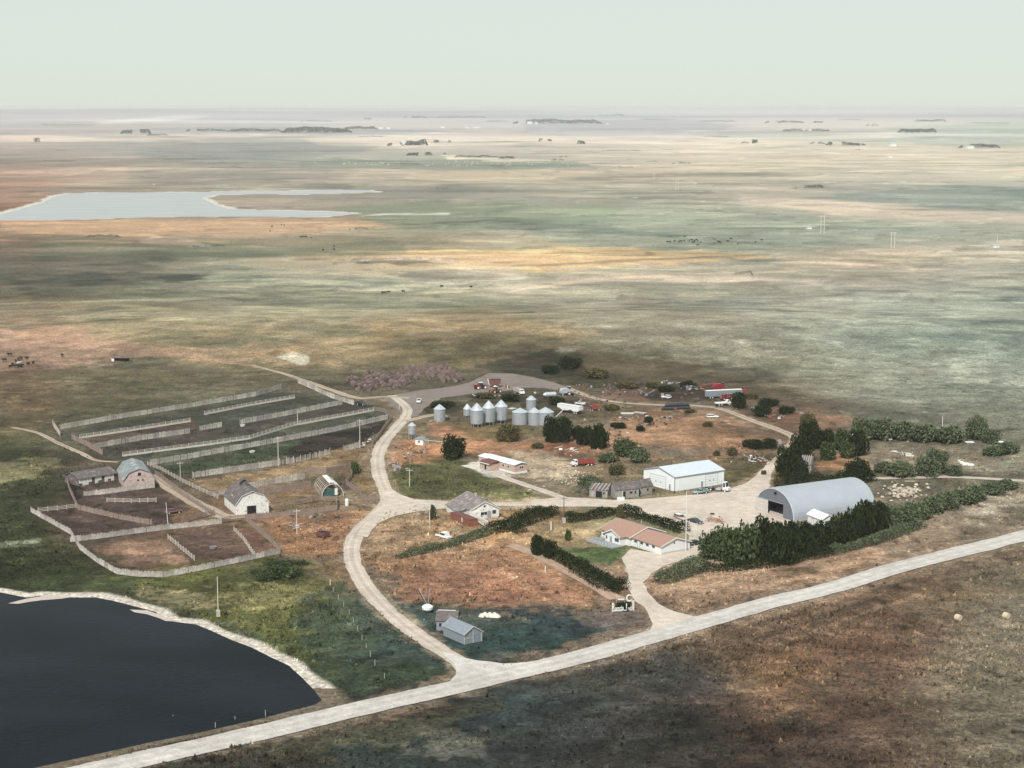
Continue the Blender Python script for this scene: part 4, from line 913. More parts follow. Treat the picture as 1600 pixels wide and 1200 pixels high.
m = MB(); m.extrude([(.3, -.3), (9, -.3), (9, 2.6), (5.0, 3.9), (.3, 2.5)], 0, Ll, 'x'); m.build('wall', mt['dark_shingle'], ls)
m = MB(); m.extrude([(-.3, 2.44), (5.0, 4.0), (9.4, 2.6), (9.4, 2.74), (5.0, 4.16), (-.3, 2.58)], -.4, Ll, 'x'); m.build('roof', mt['dark_shingle'], ls)
for k in range(12):
    if k in (4, 7, 11): continue
    MB().box(Ll * k / 12 + .04, Ll * (k + 1) / 12 - .04, .12, .28, .1 if k % 3 else .9, 2.35).build('panel', mt['old_white'], ls)
MB().box(0, Ll, .05, .12, 2.3, 2.45).build('fascia', mt['white_paint'], ls)
b2, L, W = gambrel((369, 805), (351, 789), (417, 798), 3.5, 2.4, 1.3, 'white gambrel barn with dark roof and square black doorway at the end of the lane', 'old_white', 'dark_shingle')
door(b2, W * .33, W * .28, 2.7, L + .05, 'x', mat='dark_open', trim='old_white')
m = MB(); m.box(L * .25 - 1, L * .25 + 1, W / 2 - 1.0, W / 2 + 1.0, 6.7, 8.4); cu = m.build('cupola', mt['dark_shingle'], b2); gable_roof(cu, L * .25 - 1, L * .25 + 1, W / 2 - 1, W / 2 + 1, 8.4, .9, 'dark_shingle', ov=.5)
MB().lathe([(.01, 0), (.4, .0), (.4, .12), (.01, .12)], 0, 0, 10).build('roof_vent', mt['white_paint'], b2, loc=(L * .5, W * .08, 4.8))

# two sheds by the lower drive, ruin in the trees, pump house
s, L, W = old_shed((725, 1007), (693, 993), (754, 1002), 2.5, 1.6, 'small grey wooden granary with blue grey gable roof, nearest the road', 'blue_grey', 'blue_grey', 'granary', gdoor=None, cat='granary', trim='pale_wood')
m = MB(); m.beam((L + .1, W / 2, 0), (L + .1, W / 2, 3.8), .1); m.beam((L + .1, .1, 1.3), (L + .1, W / 2, 1.3), .08); m.beam((L + .1, .05, 0), (L + .1, .05, 2.4), .1); m.beam((L + .1, W - .05, 0), (L + .1, W - .05, 2.4), .1); m.build('batten', mt['pale_wood'], s)
s, L, W = old_shed((713, 986), (682, 985), (722, 977), 2.6, 1.7, 'older grey wooden shed with white flecked ridge behind the granary', 'blue_grey', 'dark_shingle', 'wooden_shed', wins=((.12, 1.0, .7, 1.0),))
m = MB(); m.beam((0, W / 2, 4.5), (L * .9, W / 2, 4.5), .14); m.build('ridge_cap', mt['white_paint'], s)
door(s, -.02, .9, 2.1, W * .3, 'y', mat='dark_open')
s, L, W = old_shed((1267, 741), (1250, 740), (1274, 734), 3.4, 2.2, 'ruined grey wooden cabin with bare rafters half hidden in the trees', 'weather_wood', 'dark_shingle', 'ruined_cabin', doors=((.4, .9, 2.0),), cat='cabin')
m = MB()
for k in range(5): m.beam((L * .2 * k + .3, -.2, 3.7), (L * .2 * k + .3, W / 2, 6.0), .12)
m.build('rafter', mt['pale_wood'], s)
s, L, W = old_shed((661, 696), (649, 695), (664, 692), 2.2, .5, 'tiny white pump house with grey roof beside the legged bin', 'white_paint', 'grey_shingle', 'pump_house', wins=((.35, .9, .9, .9),), cat='shed')
m = MB(); m.beam((L, 0, 2.2), (L + 7, 3, 1.4), .16); m.build('awning_pole', mt['pale_wood'], s)

# skeleton of the hoop barn
o = G(503, 777); e = G(537, 775); bk = G(484, 762); d = (e - o).xy; W = d.length; bl = (bk - o).xy.length
hb_ = empty('hoop_barn', o, math.atan2(d.y, d.x), 'wrecked hoop barn frame with torn white sheet along its ridge', 'barn frame')
def hp(t, y, r=0): return (W / 2 - (W / 2 + r) * math.cos(t), y, (4.3 + r) * math.sin(t))
LB = 15.0
for k in range(8):
    m = MB(); y = LB * k / 7
    for j in range(14): m.beam(hp(math.pi * j / 14, y), hp(math.pi * (j + 1) / 14, y), .13 if k else .26)
    m.build('hoop', mt['rail_wood'], hb_)
for j in (2, 4, 6, 8, 10, 12):
    m = MB(); m.beam(hp(math.pi * j / 14, 0), hp(math.pi * j / 14, LB), .11); m.build('purlin', mt['rail_wood'], hb_)
m = MB()
for a, b, y0, y1 in ((6, 8, 2, LB), (8, 10, 0, 6.5), (10, 11, 0, 3)):
    for j in range(a, b):
        m.quad(hp(math.pi * j / 14, y0, .15), hp(math.pi * (j + 1) / 14, y0, .15), hp(math.pi * (j + 1) / 14, y1, .15), hp(math.pi * j / 14, y1, .15))
m.build('torn_sheet', mt['white_paint'], hb_)
m = MB(); m.box(W * .05, W * .6, .4, .55, 0, 2.6); m.build('end_wall', M('green_board', (.03, .08, .075), .8, var=.2), hb_)
MB().box(W * .6, W * .72, .1, .35, .5, 2.7).build('door', mt['white_paint'], hb_)
# ------------------------------------------------------------------ fences
def board_panel(seed, w=3.0, h=2.1, gap=.06, miss=0.0, mat='board_white'):
    r = random.Random(seed); m = MB(); x = 0.0
    while x < w - .1:
        b = .17 + r.random() * .05
        if r.random() > miss + .04: m.box(x, x + b - gap, -.02 + r.random() * .03, .03, -.05 + r.random() * .1, h + r.uniform(-.26, .16))
        x += b
    return m.mesh('panel', mt[mat])
def rail_mesh(w, zs, mat, t=.09):
    m = MB()
    for z in zs: m.box(0, w, -.04, .04, z - t, z + t)
    return m.mesh('rail', mt[mat])
post_me = {}
def post_mesh(h, mat, r=.11):
    k = (h, mat, r)
    if k not in post_me: m = MB(); m.tube((0, 0, -.4), (0, 0, h), r, r * .9, 6); post_me[k] = m.mesh('post', mt[mat])
    return post_me[k]
PAN = {'wind': [board_panel(i) for i in range(6)], 'gappy': [board_panel(20 + i, miss=.38) for i in range(4)], 'solid': [board_panel(30 + i, mat='board_brown', gap=.02) for i in range(4)],
       'low': [board_panel(40 + i, h=1.5) for i in range(4)], 'corral': [board_panel(50 + i, h=1.7, mat='board_brown', gap=.03) for i in range(4)], 'pale': [board_panel(60 + i, h=1.7, gap=.04) for i in range(4)]}
RAILS = {'rail': rail_mesh(3.0, (.45, .9, 1.35), 'rail_wood', .08), 'dark_rail': rail_mesh(3.0, (.4, .85, 1.3, 1.7), 'board_brown', .1), 'low': rail_mesh(3.0, (1.5,), 'rail_wood', .08)}
bunk = MB(); bunk.box(0, 3, -.45, -.38, 0, .6); bunk.box(0, 3, .38, .45, 0, .5); bunk.box(0, 3, -.38, .38, 0, .12); bunk_me = bunk.mesh('trough', mt['pale_wood'])
def fence(px, kind, label, name='fence', group=None, cat='fence', step=3.0):
    P = [G(u, v) for u, v in px]; root = empty(name, P[0], 0, label, cat, group); o = P[0]; ph = {'wind': 2.3, 'gappy': 2.4, 'solid': 2.4, 'rail': 1.6, 'dark_rail': 2.1, 'bunk': 1.5, 'low': 1.9, 'wire': 1.35, 'corral': 1.9, 'pale': 1.9}[kind]
    pm = {'wind': 'post_wood', 'gappy': 'pale_wood', 'rail': 'pale_wood', 'bunk': 'pale_wood', 'wire': 'rail_wood'}.get(kind, 'post_wood')
    first = True; rr = random.Random(len(px) * 31 + int(px[0][0]))
    for a, b in zip(P[:-1], P[1:]):
        d = (b - a).xy; L = d.length; n = max(1, round(L / step)); ang = math.atan2(d.y, d.x)
        for k in range(n + 1):
            p = a.xy + d * k / n; z = tz(p.x, p.y) - o.z
            if k or first:
                hh = ph * (1 + rr.uniform(-.1, .12)); link('post', post_mesh(ph, pm, .07 if kind == 'wire' else .11), root, (p.x - o.x - .12 * math.sin(ang), p.y - o.y + .12 * math.cos(ang), z), rr.random() * 3, (1, 1, hh / ph)); first = False
            if k == n: break
            s = (L / n) / 3.0; loc = (p.x - o.x, p.y - o.y, z); th = ang + rr.uniform(-.02, .02); sc = (s * .985, 1, 1 + rr.uniform(-.06, .04))
            if kind in PAN: link('panel', rr.choice(PAN[kind]), root, loc, th, sc)
            if kind in RAILS: link('rail', RAILS[kind], root, loc, th, sc)
            if kind == 'bunk': link('trough', bunk_me, root, loc, th, (s, 1, 1)); link('rail', RAILS['rail'], root, (loc[0], loc[1] + .9, loc[2]), th, sc)
    return root
fence([(94, 671), (200, 652), (300, 636), (400, 619), (440, 607)], 'wind', 'long weathered board windbreak along the far side of the feedlot')
fence([(82, 664), (94, 682)], 'wind', 'short board return at the west end of the far windbreak')
fence([(465, 598), (492, 610), (518, 622), (553, 633)], 'wind', 'board fence beside the pale track at the top of the feedlot')
fence([(112, 686), (135, 697), (160, 711)], 'solid', 'brown board fence closing the west end of the feedlot')
fence([(125, 685), (200, 674), (297, 659)], 'bunk', 'white railed feed bunk line in the upper feedlot pens, western half')
fence([(320, 648), (385, 635), (460, 622)], 'bunk', 'white railed feed bunk line in the upper feedlot pens, eastern half')
fence([(147, 701), (220, 688), (297, 677)], 'wind', 'board windbreak with posts across the second feedlot row')
fence([(312, 673), (347, 667)], 'wind', 'short pale board panel in the middle of the feedlot')
fence([(375, 663), (450, 649), (535, 632)], 'wind', 'tall board windbreak in the eastern half of the second feedlot row')
fence([(192, 713), (260, 704), (330, 695), (390, 686), (460, 665), (520, 654), (584, 642)], 'bunk', 'longest white feed bunk line running across the whole feedlot')
fence([(235, 727), (300, 716), (360, 705), (425, 693), (520, 675), (606, 655)], 'wind', 'tall board windbreak along the lower edge of the feedlot')
fence([(301, 747), (360, 738), (437, 727)], 'wind', 'bright white board windbreak below the feedlot')
fence([(437, 727), (470, 721), (500, 714), (516, 710)], 'gappy', 'broken white board fence with missing boards below the feedlot')
fence([(537, 705), (563, 699)], 'wind', 'short pale board fence near the curve of the drive')
fence([(584, 642), (600, 645), (612, 656), (600, 672), (592, 684), (582, 695)], 'dark_rail', 'dark rail fence at the east end of the feedlot')
fence([(390, 763), (430, 756), (477, 748)], 'wind', 'white board windbreak behind the white gambrel barn')
fence([(480, 742), (510, 740), (547, 732)], 'solid', 'brown board fence behind the wrecked hoop barn')
fence([(400, 773), (440, 768), (486, 760)], 'solid', 'brown board fence between the white barn and the hoop barn')
fence([(329, 776), (355, 771)], 'low', 'low white board fence left of the white gambrel barn')
fence([(384, 812), (425, 809), (470, 804), (500, 800), (527, 797)], 'corral', 'brown board fence running right from the white barn')
fence([(527, 797), (527, 784), (500, 783), (460, 790)], 'dark_rail', 'dark rail fence below the wrecked hoop barn')
fence([(540, 757), (552, 765), (562, 773), (567, 783), (592, 780)], 'corral', 'dark curved board fence ending at the drive')
fence([(547, 732), (550, 745), (541, 757)], 'dark_rail', 'short dark rail fence beside the green bush')
fence([(242, 742), (262, 757), (285, 774), (305, 788), (333, 807)], 'dark_rail', 'dark rail fence along the lower side of the cattle lane')
fence([(230, 727), (250, 735), (290, 757), (340, 780)], 'rail', 'thin rail fence along the upper side of the cattle lane')
fence([(104, 752), (108, 766), (117, 786), (121, 796)], 'corral', 'grey board fence down the west side of the upper corral')
fence([(48, 800), (80, 818), (110, 835), (125, 859), (150, 878), (182, 897), (215, 901), (255, 902), (290, 896), (330, 888), (400, 873), (438, 865)], 'pale', 'long pale board fence round the lower corrals')
fence([(384, 813), (400, 828), (420, 845), (438, 863)], 'corral', 'dark board fence closing the right side of the lower corral')
fence([(60, 801), (90, 798), (119, 794)], 'rail', 'pale rail fence on top of the small left corral')
fence([(121, 796), (150, 803), (190, 812), (237, 820)], 'corral', 'grey brown board fence between the two upper corrals')
fence([(131, 775), (165, 772), (200, 767), (241, 762)], 'pale', 'white board fence in front of the pinkish gambrel barn')
fence([(167, 785), (205, 786), (244, 785)], 'rail', 'free standing pale rail panel in the upper corral')
fence([(110, 847), (160, 841), (210, 834), (265, 827), (305, 823), (347, 818)], 'pale', 'long white based fence across the middle of the corrals')
fence([(285, 818), (310, 811), (335, 805)], 'dark_rail', 'short dark rail fence below the cattle lane')
fence([(262, 842), (282, 859), (303, 876)], 'rail', 'left light rail divider across the lower corral')
fence([(365, 830), (380, 845), (397, 870)], 'rail', 'right light rail divider across the lower corral')
fence([(347, 818), (360, 815), (384, 813)], 'dark_rail', 'gate rails below the white gambrel barn')
fence([(520, 414), (560, 409), (600, 407), (650, 405), (690, 407), (716, 411)], 'wind', 'distant dark windbreak standing alone on the plain', step=6)
fence([(1148, 430), (1160, 428), (1172, 426), (1176, 432)], 'dark_rail', 'small ruined chute of tall posts out on the plain', step=3)
def wire(px, label, step):
    fence(px, 'wire', label, step=step)
wire([(520, 925), (545, 960), (565, 1000), (585, 1040), (600, 1060)], 'row of pale wire fence posts west of the curved drive', 7)
wire([(270, 1128), (336, 1138), (368, 1128), (415, 1120)], 'pale wire fence posts standing in the slough edge', 10)
wire([(760, 425), (830, 420), (900, 412), (1000, 408), (1100, 404), (1200, 402)], 'line of wire fence posts far out on the plain', 16)
wire([(960, 432), (1040, 426), (1120, 436), (1260, 440)], 'second line of wire fence posts on the plain', 24)
wire([(980, 505), (1100, 515), (1240, 560), (1262, 600)], 'wire fence posts climbing the slope behind the machinery', 18)

# ------------------------------------------------------------------ trees, hedges, bushes
def leaf_cloud(pts, size, seed, mat, flat=.0, name='crown'):
    r = np.random.default_rng(seed); n = len(pts); a = r.normal(size=(n, 3)); a /= np.linalg.norm(a, axis=1)[:, None]
    b = r.normal(size=(n, 3)); b -= (a * b).sum(1)[:, None] * a; b /= np.linalg.norm(b, axis=1)[:, None]
    s = size * (0.6 + .8 * r.random((n, 1))); P = np.array(pts)
    v = np.stack([P - a * s, P + b * s * .6, P + a * s, P - b * s * .6], 1).reshape(-1, 3)
    me = bpy.data.meshes.new(name); me.vertices.add(len(v)); me.vertices.foreach_set('co', v.astype(np.float32).ravel())
    me.loops.add(4 * n); me.loops.foreach_set('vertex_index', np.arange(4 * n, dtype=np.int32)); me.polygons.add(n); me.polygons.foreach_set('loop_start', np.arange(0, 4 * n, 4, dtype=np.int32))
    me.materials.append(mt[mat]); me.update(calc_edges=True); return me
def blob_pts(seed, n, nb=9, low=.0):
    """unit crown, radius 1, height 1"""
    r = np.random.default_rng(seed); c = r.normal(size=(nb, 3)); c /= np.linalg.norm(c, axis=1)[:, None]; c *= (.3 + .45 * r.random((nb, 1))); c[:, 2] = np.abs(c[:, 2]) * .75 + .25 - low * .2; rad = .24 + .2 * r.random(nb); c[0] = (0, 0, .45); rad[0] = .5
    k = r.choice(nb, n, p=(rad ** 2) / (rad ** 2).sum()); d = r.normal(size=(n, 3)); d /= np.linalg.norm(d, axis=1)[:, None]; q = c[k] + d * (rad[k] * (.62 + .42 * r.random(n) ** .6))[:, None]
    q[:, 2] = np.clip(q[:, 2], .02 + .06 * r.random(n), 1.2); return q
CROWN = {}
for mname, cnt in (('leaf_dark', 4), ('leaf_mid', 3), ('leaf_sage', 4), ('leaf_olive', 3)):
    CROWN[mname] = [leaf_cloud(blob_pts(100 + i + 17 * len(mname), 2600, 14 + i * 4), .066, i, mname) for i in range(cnt)]
TRUNK = MB(); TRUNK.tube((0, 0, -.1), (.03, .02, .35), .055, .035, 7); TRUNK.tube((.03, .02, .33), (.2, .1, .62), .03, .012, 6); TRUNK.tube((.03, .02, .33), (-.2, -.06, .66), .028, .012, 6); TRUNK.tube((.03, .02, .33), (.0, -.03, .85), .03, .01, 6); trunk_me = TRUNK.mesh('trunk', mt['bark'])
def tree(u, v, wpx, hpx, mat, label, name='tree', cat='tree', group=None, seed=0, depth=1.0):
    p = G(u, v); k = FPX / math.hypot(p.y, HCAM); w = wpx / k / 2; h = hpx / k * 1.22; w *= 1.12; (w, h) = (w * 1.15, h * .86) if mat == 'leaf_sage' else (w, h)
    t = empty(name, p, 0, label, cat, group); rr = random.Random(int(u * 7 + v)); th = rr.random() * .8 - .4
    cr = link('crown', CROWN[mat][rr.randrange(len(CROWN[mat]))], t, (0, 0, 0), th, (w, w * depth, h)); link('trunk', trunk_me, t, (0, 0, 0), 0, (h * .8, h * .8, h)); return t
BUSH = [
 (708, 716, 40, 29, 'leaf_dark', 'round dark tree standing alone beside the pump house'), (795, 688, 46, 24, 'leaf_olive', 'spreading olive shrub below the tall grain bins'),
 (862, 690, 34, 32, 'leaf_dark', 'dark tree in front of the wide grain bins, left one of the pair'), (884, 690, 34, 33, 'leaf_dark', 'dark tree in front of the wide grain bins, right one of the pair'),
 (915, 695, 36, 24, 'leaf_dark', 'dark bush in the clump below the white trailer'), (936, 701, 38, 32, 'leaf_dark', 'biggest dark tree in the clump below the white trailer'), (902, 686, 24, 16, 'leaf_dark', 'small dark bush between the two dark clumps'),
 (978, 712, 44, 22, 'leaf_mid', 'green bush on the brown slope with pale litter around it'), (998, 722, 34, 20, 'leaf_sage', 'grey green bush just below the green slope bush'), (950, 722, 30, 14, 'leaf_sage', 'low grey green shrub left of the slope bushes'), (966, 742, 30, 14, 'leaf_olive', 'low olive shrub above the derelict sheds'),
 (930, 765, 30, 12, 'leaf_sage', 'grey green weeds clump left of the collapsing shed'), (920, 757, 34, 12, 'leaf_sage', 'low grey shrub in the pale rubble'),
 (1156, 637, 30, 21, 'leaf_dark', 'dark tree beside the long white livestock trailer'), (1190, 650, 34, 14, 'leaf_dark', 'low dark bush beyond the livestock trailer'), (1261, 668, 26, 22, 'leaf_olive', 'lone olive tree above the end of the dirt track'),
 (1266, 702, 42, 38, 'leaf_dark', 'tall dark tree at the bend of the dirt track'), (1250, 722, 44, 34, 'leaf_dark', 'dark tree just below the bend tree'), (1230, 748, 46, 40, 'leaf_dark', 'large dark tree at the top corner of the yard'), (1290, 702, 40, 26, 'leaf_dark', 'dark tree behind the ruined cabin'), (1296, 718, 34, 24, 'leaf_mid', 'green tree right of the ruined cabin'),
 (1318, 704, 34, 28, 'leaf_mid', 'mid green tree above the small orange clearing'), (1340, 712, 36, 34, 'leaf_dark', 'dark tree at the right end of the clearing'), (1325, 716, 26, 22, 'leaf_mid', 'small green tree at the edge of the clearing'), (1250, 750, 30, 26, 'leaf_dark', 'dark tree left of the ruined cabin'),
 (1222, 762, 26, 14, 'leaf_olive', 'olive shrub at the edge of the yard by the arched shed'), (1340, 750, 46, 26, 'leaf_dark', 'dark shrub mass below the orange clearing'),
 (1350, 685, 44, 30, 'leaf_sage', 'grey green tree, first of the far right shelterbelt'), (1382, 687, 46, 32, 'leaf_sage', 'grey green tree, second of the far right shelterbelt'), (1412, 686, 44, 28, 'leaf_sage', 'grey green tree, third of the far right shelterbelt'), (1446, 690, 46, 26, 'leaf_sage', 'grey green tree left of the white pole'),
 (1485, 692, 46, 26, 'leaf_sage', 'grey green tree right of the white pole'), (1526, 687, 34, 34, 'leaf_sage', 'round grey green tree at the right end of the shelterbelt'), (1548, 692, 30, 20, 'leaf_sage', 'low bush beside the parked white car'), (1575, 708, 40, 16, 'leaf_sage', 'bush at the far right edge below the white car'), (1552, 712, 34, 14, 'leaf_sage', 'low bush below the white car'),
 (1462, 728, 34, 24, 'leaf_sage', 'bush in the middle of the scrap field'), (1450, 742, 44, 26, 'leaf_sage', 'larger bush above the right hand track'), (1405, 744, 46, 20, 'leaf_sage', 'low bush left above the right hand track'), (1490, 742, 34, 16, 'leaf_sage', 'low bush right above the right hand track'), (1380, 738, 30, 16, 'leaf_sage', 'bush between the orange clearing and the scrap field'),
 (842, 866, 30, 26, 'leaf_dark', 'dark round bush at the top of the brown strip, left of two'), (858, 870, 26, 22, 'leaf_dark', 'dark round bush at the top of the brown strip, right of two'), (888, 845, 11, 15, 'leaf_mid', 'tiny upright shrub on the dry lawn'), (677, 812, 11, 20, 'leaf_mid', 'small upright green tree beside the leftmost yard pole'),
 (555, 740, 16, 16, 'leaf_mid', 'small green bush in the fence corner by the drive'), (440, 902, 58, 16, 'leaf_mid', 'low wide green thicket below the lower corral'), (415, 905, 40, 11, 'leaf_mid', 'low green thicket left of the wide thicket'), (968, 812, 14, 22, 'leaf_olive', 'thin pale shrub behind the bungalow roof'),
 (890, 575, 40, 14, 'leaf_dark', 'dark scrub on the bank above the north yard'), (930, 590, 46, 12, 'leaf_olive', 'olive scrub on the bank above the north yard'), (860, 583, 34, 10, 'leaf_dark', 'low dark scrub at the foot of the bank'), (980, 606, 40, 8, 'leaf_olive', 'low olive scrub left of the scrap heap'),
 (1180, 700, 40, 12, 'leaf_dark', 'low dark thicket above the litter heap'), (1205, 700, 30, 13, 'leaf_dark', 'dark thicket beside the dirt track bend'), (1120, 712, 14, 8, 'leaf_olive', 'little bush on the brown slope behind the shop, left'), (1144, 712, 18, 11, 'leaf_olive', 'little bush on the brown slope behind the shop, right'),
 (968, 668, 30, 7, 'leaf_dark', 'flat dark bush in the brown pasture, upper'), (1000, 674, 14, 8, 'leaf_dark', 'small dark bush in the brown pasture, lower'), (1015, 660, 20, 8, 'leaf_dark', 'dark bush near the black bale row'), (1106, 666, 20, 7, 'leaf_olive', 'faint olive bush below the white camper'), (1075, 606, 30, 9, 'leaf_dark', 'dark scrub behind the machinery heap'), (1040, 612, 26, 8, 'leaf_dark', 'dark scrub between the camper and the machinery heap'), (1020, 606, 24, 8, 'leaf_olive', 'olive scrub above the black scrap implements'), (1172, 622, 30, 8, 'leaf_olive', 'olive scrub right of the livestock trailer'), (1200, 634, 34, 9, 'leaf_dark', 'dark scrub on the slope above the scrap row'), (1228, 646, 28, 9, 'leaf_dark', 'dark scrub at the right end of the scrap row'), (800, 626, 40, 9, 'leaf_dark', 'dark weeds behind the tall grain bins'), (760, 622, 36, 7, 'leaf_olive', 'olive weeds below the orange loader tractor'), (870, 632, 30, 9, 'leaf_dark', 'dark weeds below the lying silver tank'), (955, 640, 30, 7, 'leaf_olive', 'olive weeds right of the red wagon'), (690, 636, 44, 7, 'leaf_dark', 'dark weeds beside the white and dark pickup'), (840, 700, 22, 7, 'leaf_olive', 'small olive weeds on the red earth'), (1080, 645, 22, 5, 'leaf_olive', 'weeds right of the black bale row'),
 (974, 952, 30, 9, 'leaf_dark', 'dark little bush between the two white ranch signs'), (1194, 742, 10, 6, 'leaf_olive', 'small weed clump at the yard mouth'),
]
for b in BUSH:
    small = b[3] < 18
    tree(*b[:5], b[5], 'bush' if small else 'tree', 'bush' if small else 'tree')
# shelterbelt row in front of the arched shed: separate trees
ROW = [(1112, 872, 38, 34), (1132, 876, 42, 44), (1152, 882, 44, 50), (1174, 878, 44, 52), (1196, 872, 44, 52), (1216, 880, 44, 46), (1236, 870, 42, 48), (1256, 866, 42, 44), (1276, 862, 40, 38), (1297, 858, 42, 38), (1318, 852, 40, 44), (1336, 845, 34, 44), (1354, 840, 40, 50), (1374, 832, 38, 42), (1394, 826, 38, 34), (1416, 820, 40, 30), (1436, 812, 36, 26)]
place = ['at its left end', 'second from its left end', 'third from its left end', 'fourth from its left end', 'left of the arched shed door', 'below the arched shed door', 'left of the small white shed', 'just left of the white shed front', 'right below the small white shed', 'just right of the white shed', 'second right of the white shed', 'third right of the white shed', 'at the rear corner of the arched shed', 'first beyond the arched shed', 'second beyond the arched shed', 'third beyond the arched shed', 'at its right end']
for i, (u, v, w, h) in enumerate(ROW): tree(u, v, w * 1.15, h, 'leaf_dark' if 3 < i < 14 else ('leaf_mid' if i < 5 else 'leaf_sage'), 'leafy tree of the road side row, ' + place[i], group='trees in the row along the main road')  # middle trees get darker leaves to imitate a dark reflection there
RB = [(1462, 800, 36, 24), (1484, 794, 36, 26), (1506, 788, 36, 24), (1528, 780, 36, 22), (1550, 772, 34, 18), (1572, 765, 34, 15)]
for i, (u, v, w, h) in enumerate(RB): tree(u, v, w * 1.1, h, 'leaf_sage', 'grey green bush of the far right diagonal row, number %s from its low end' % ('one two three four five six'.split()[i]), 'bush', 'bush', 'bushes in the diagonal row at the far right')
def hedge(px, w, h, mat, label, dens=30, size=.22):
    P = smooth_line([G(u, v).xy for u, v in px], 1.0); pts = []; r = np.random.default_rng(int(px[0][0])); o = G(*px[0])
    for i, p in enumerate(P[:-1]):
        t = i / max(1, len(P) - 2); ww = w[0] + (w[-1] - w[0]) * t; hh = h[0] + (h[-1] - h[0]) * t; e = 1 + .3 * vnoise(p.x, p.y, 5, 2) + .18 * vnoise(p.x, p.y, 1.9, 3); ww *= float(e); hh *= float(e); zb = tz(p.x, p.y) - o.z
        st = (P[i + 1] - p).length; n = int(dens * st * (ww + 2 * hh) / 2); a = r.random(n) * math.pi; rad = .6 + .45 * r.random(n)
        x = np.cos(a) * ww / 2 * rad + r.normal(size=n) * .15; z = np.maximum(np.sin(a) ** .7 * hh * rad, .05); d = (P[i + 1] - p) / max(st, 1e-6); s = r.random(n) * st
        pts += [(p.x - o.x + d.x * s_ - d.y * x_, p.y - o.y + d.y * s_ + d.x * x_, z_ + zb) for s_, x_, z_ in zip(s, x, z)]
    me = leaf_cloud(pts, size, int(px[0][1]), mat, name='foliage'); ob = empty('hedge', o, 0, label, 'hedge'); link('foliage', me, ob)
    m = MB(); 
    for i in range(0, len(P), 3): p = P[i]; zz = tz(p.x, p.y) - o.z; m.tube((p.x - o.x, p.y - o.y, zz - .2), (p.x - o.x + .2, p.y - o.y, zz + h[0] * .6), .05, .02, 5)
    tag(m.build('stems', mt['bark'], ob), kind='stuff'); return ob
hedge([(620, 873), (660, 864), (700, 854), (735, 843), (765, 833)], (3.0, 4.0), (1.6, 2.2), 'leaf_sage', 'long sage hedge running from the loop drive toward the abandoned house')
hedge([(765, 833), (790, 828), (815, 820), (835, 812), (850, 808), (866, 802)], (6.0, 6.0), (3.2, 3.4), 'leaf_dark', 'dark thick hedge right of the abandoned white house')
hedge([(800, 834), (815, 830)], (4, 4), (3.0, 2.6), 'leaf_dark', 'short dark clump at the bend of the thick hedge')
hedge([(864, 870), (885, 880), (905, 893), (925, 906), (945, 918), (962, 925)], (4.5, 5.0), (2.6, 3.6), 'leaf_dark', 'dark hedge between the green lawn and the brown strip')
hedge([(958, 922), (975, 926)], (6, 6), (4, 4), 'leaf_dark', 'dense dark hedge end above the white ranch sign')
hedge([(884, 816), (905, 814), (930, 810), (950, 805), (968, 803)], (4.0, 4.0), (3.0, 3.0), 'leaf_dark', 'dark hedge left behind the bungalow')
hedge([(968, 803), (990, 808), (1015, 815), (1040, 823), (1058, 830), (1070, 834)], (4.0, 4.0), (3.2, 3.0), 'leaf_dark', 'dark hedge between the bungalow and the gravel yard')
hedge([(1024, 912), (1045, 908), (1070, 899), (1095, 891)], (5.0, 5.0), (3.2, 4.0), 'leaf_sage', 'rounded sage hedge along the curve of the house drive')
hedge([(1095, 891), (1130, 893), (1170, 888), (1210, 884), (1250, 876), (1300, 866)], (4, 4), (2.6, 2.6), 'leaf_dark', 'low dark understorey hedge below the road side trees')
hedge([(1218, 762), (1250, 758), (1280, 758), (1320, 757), (1362, 750)], (7, 7), (4.2, 4.2), 'leaf_dark', 'dark hedge along the back of the arched shed')
hedge([(1300, 866), (1340, 856), (1380, 844), (1420, 830), (1440, 824)], (4, 4), (2.6, 2.6), 'leaf_sage', 'pale understorey hedge at the right end of the road side trees')

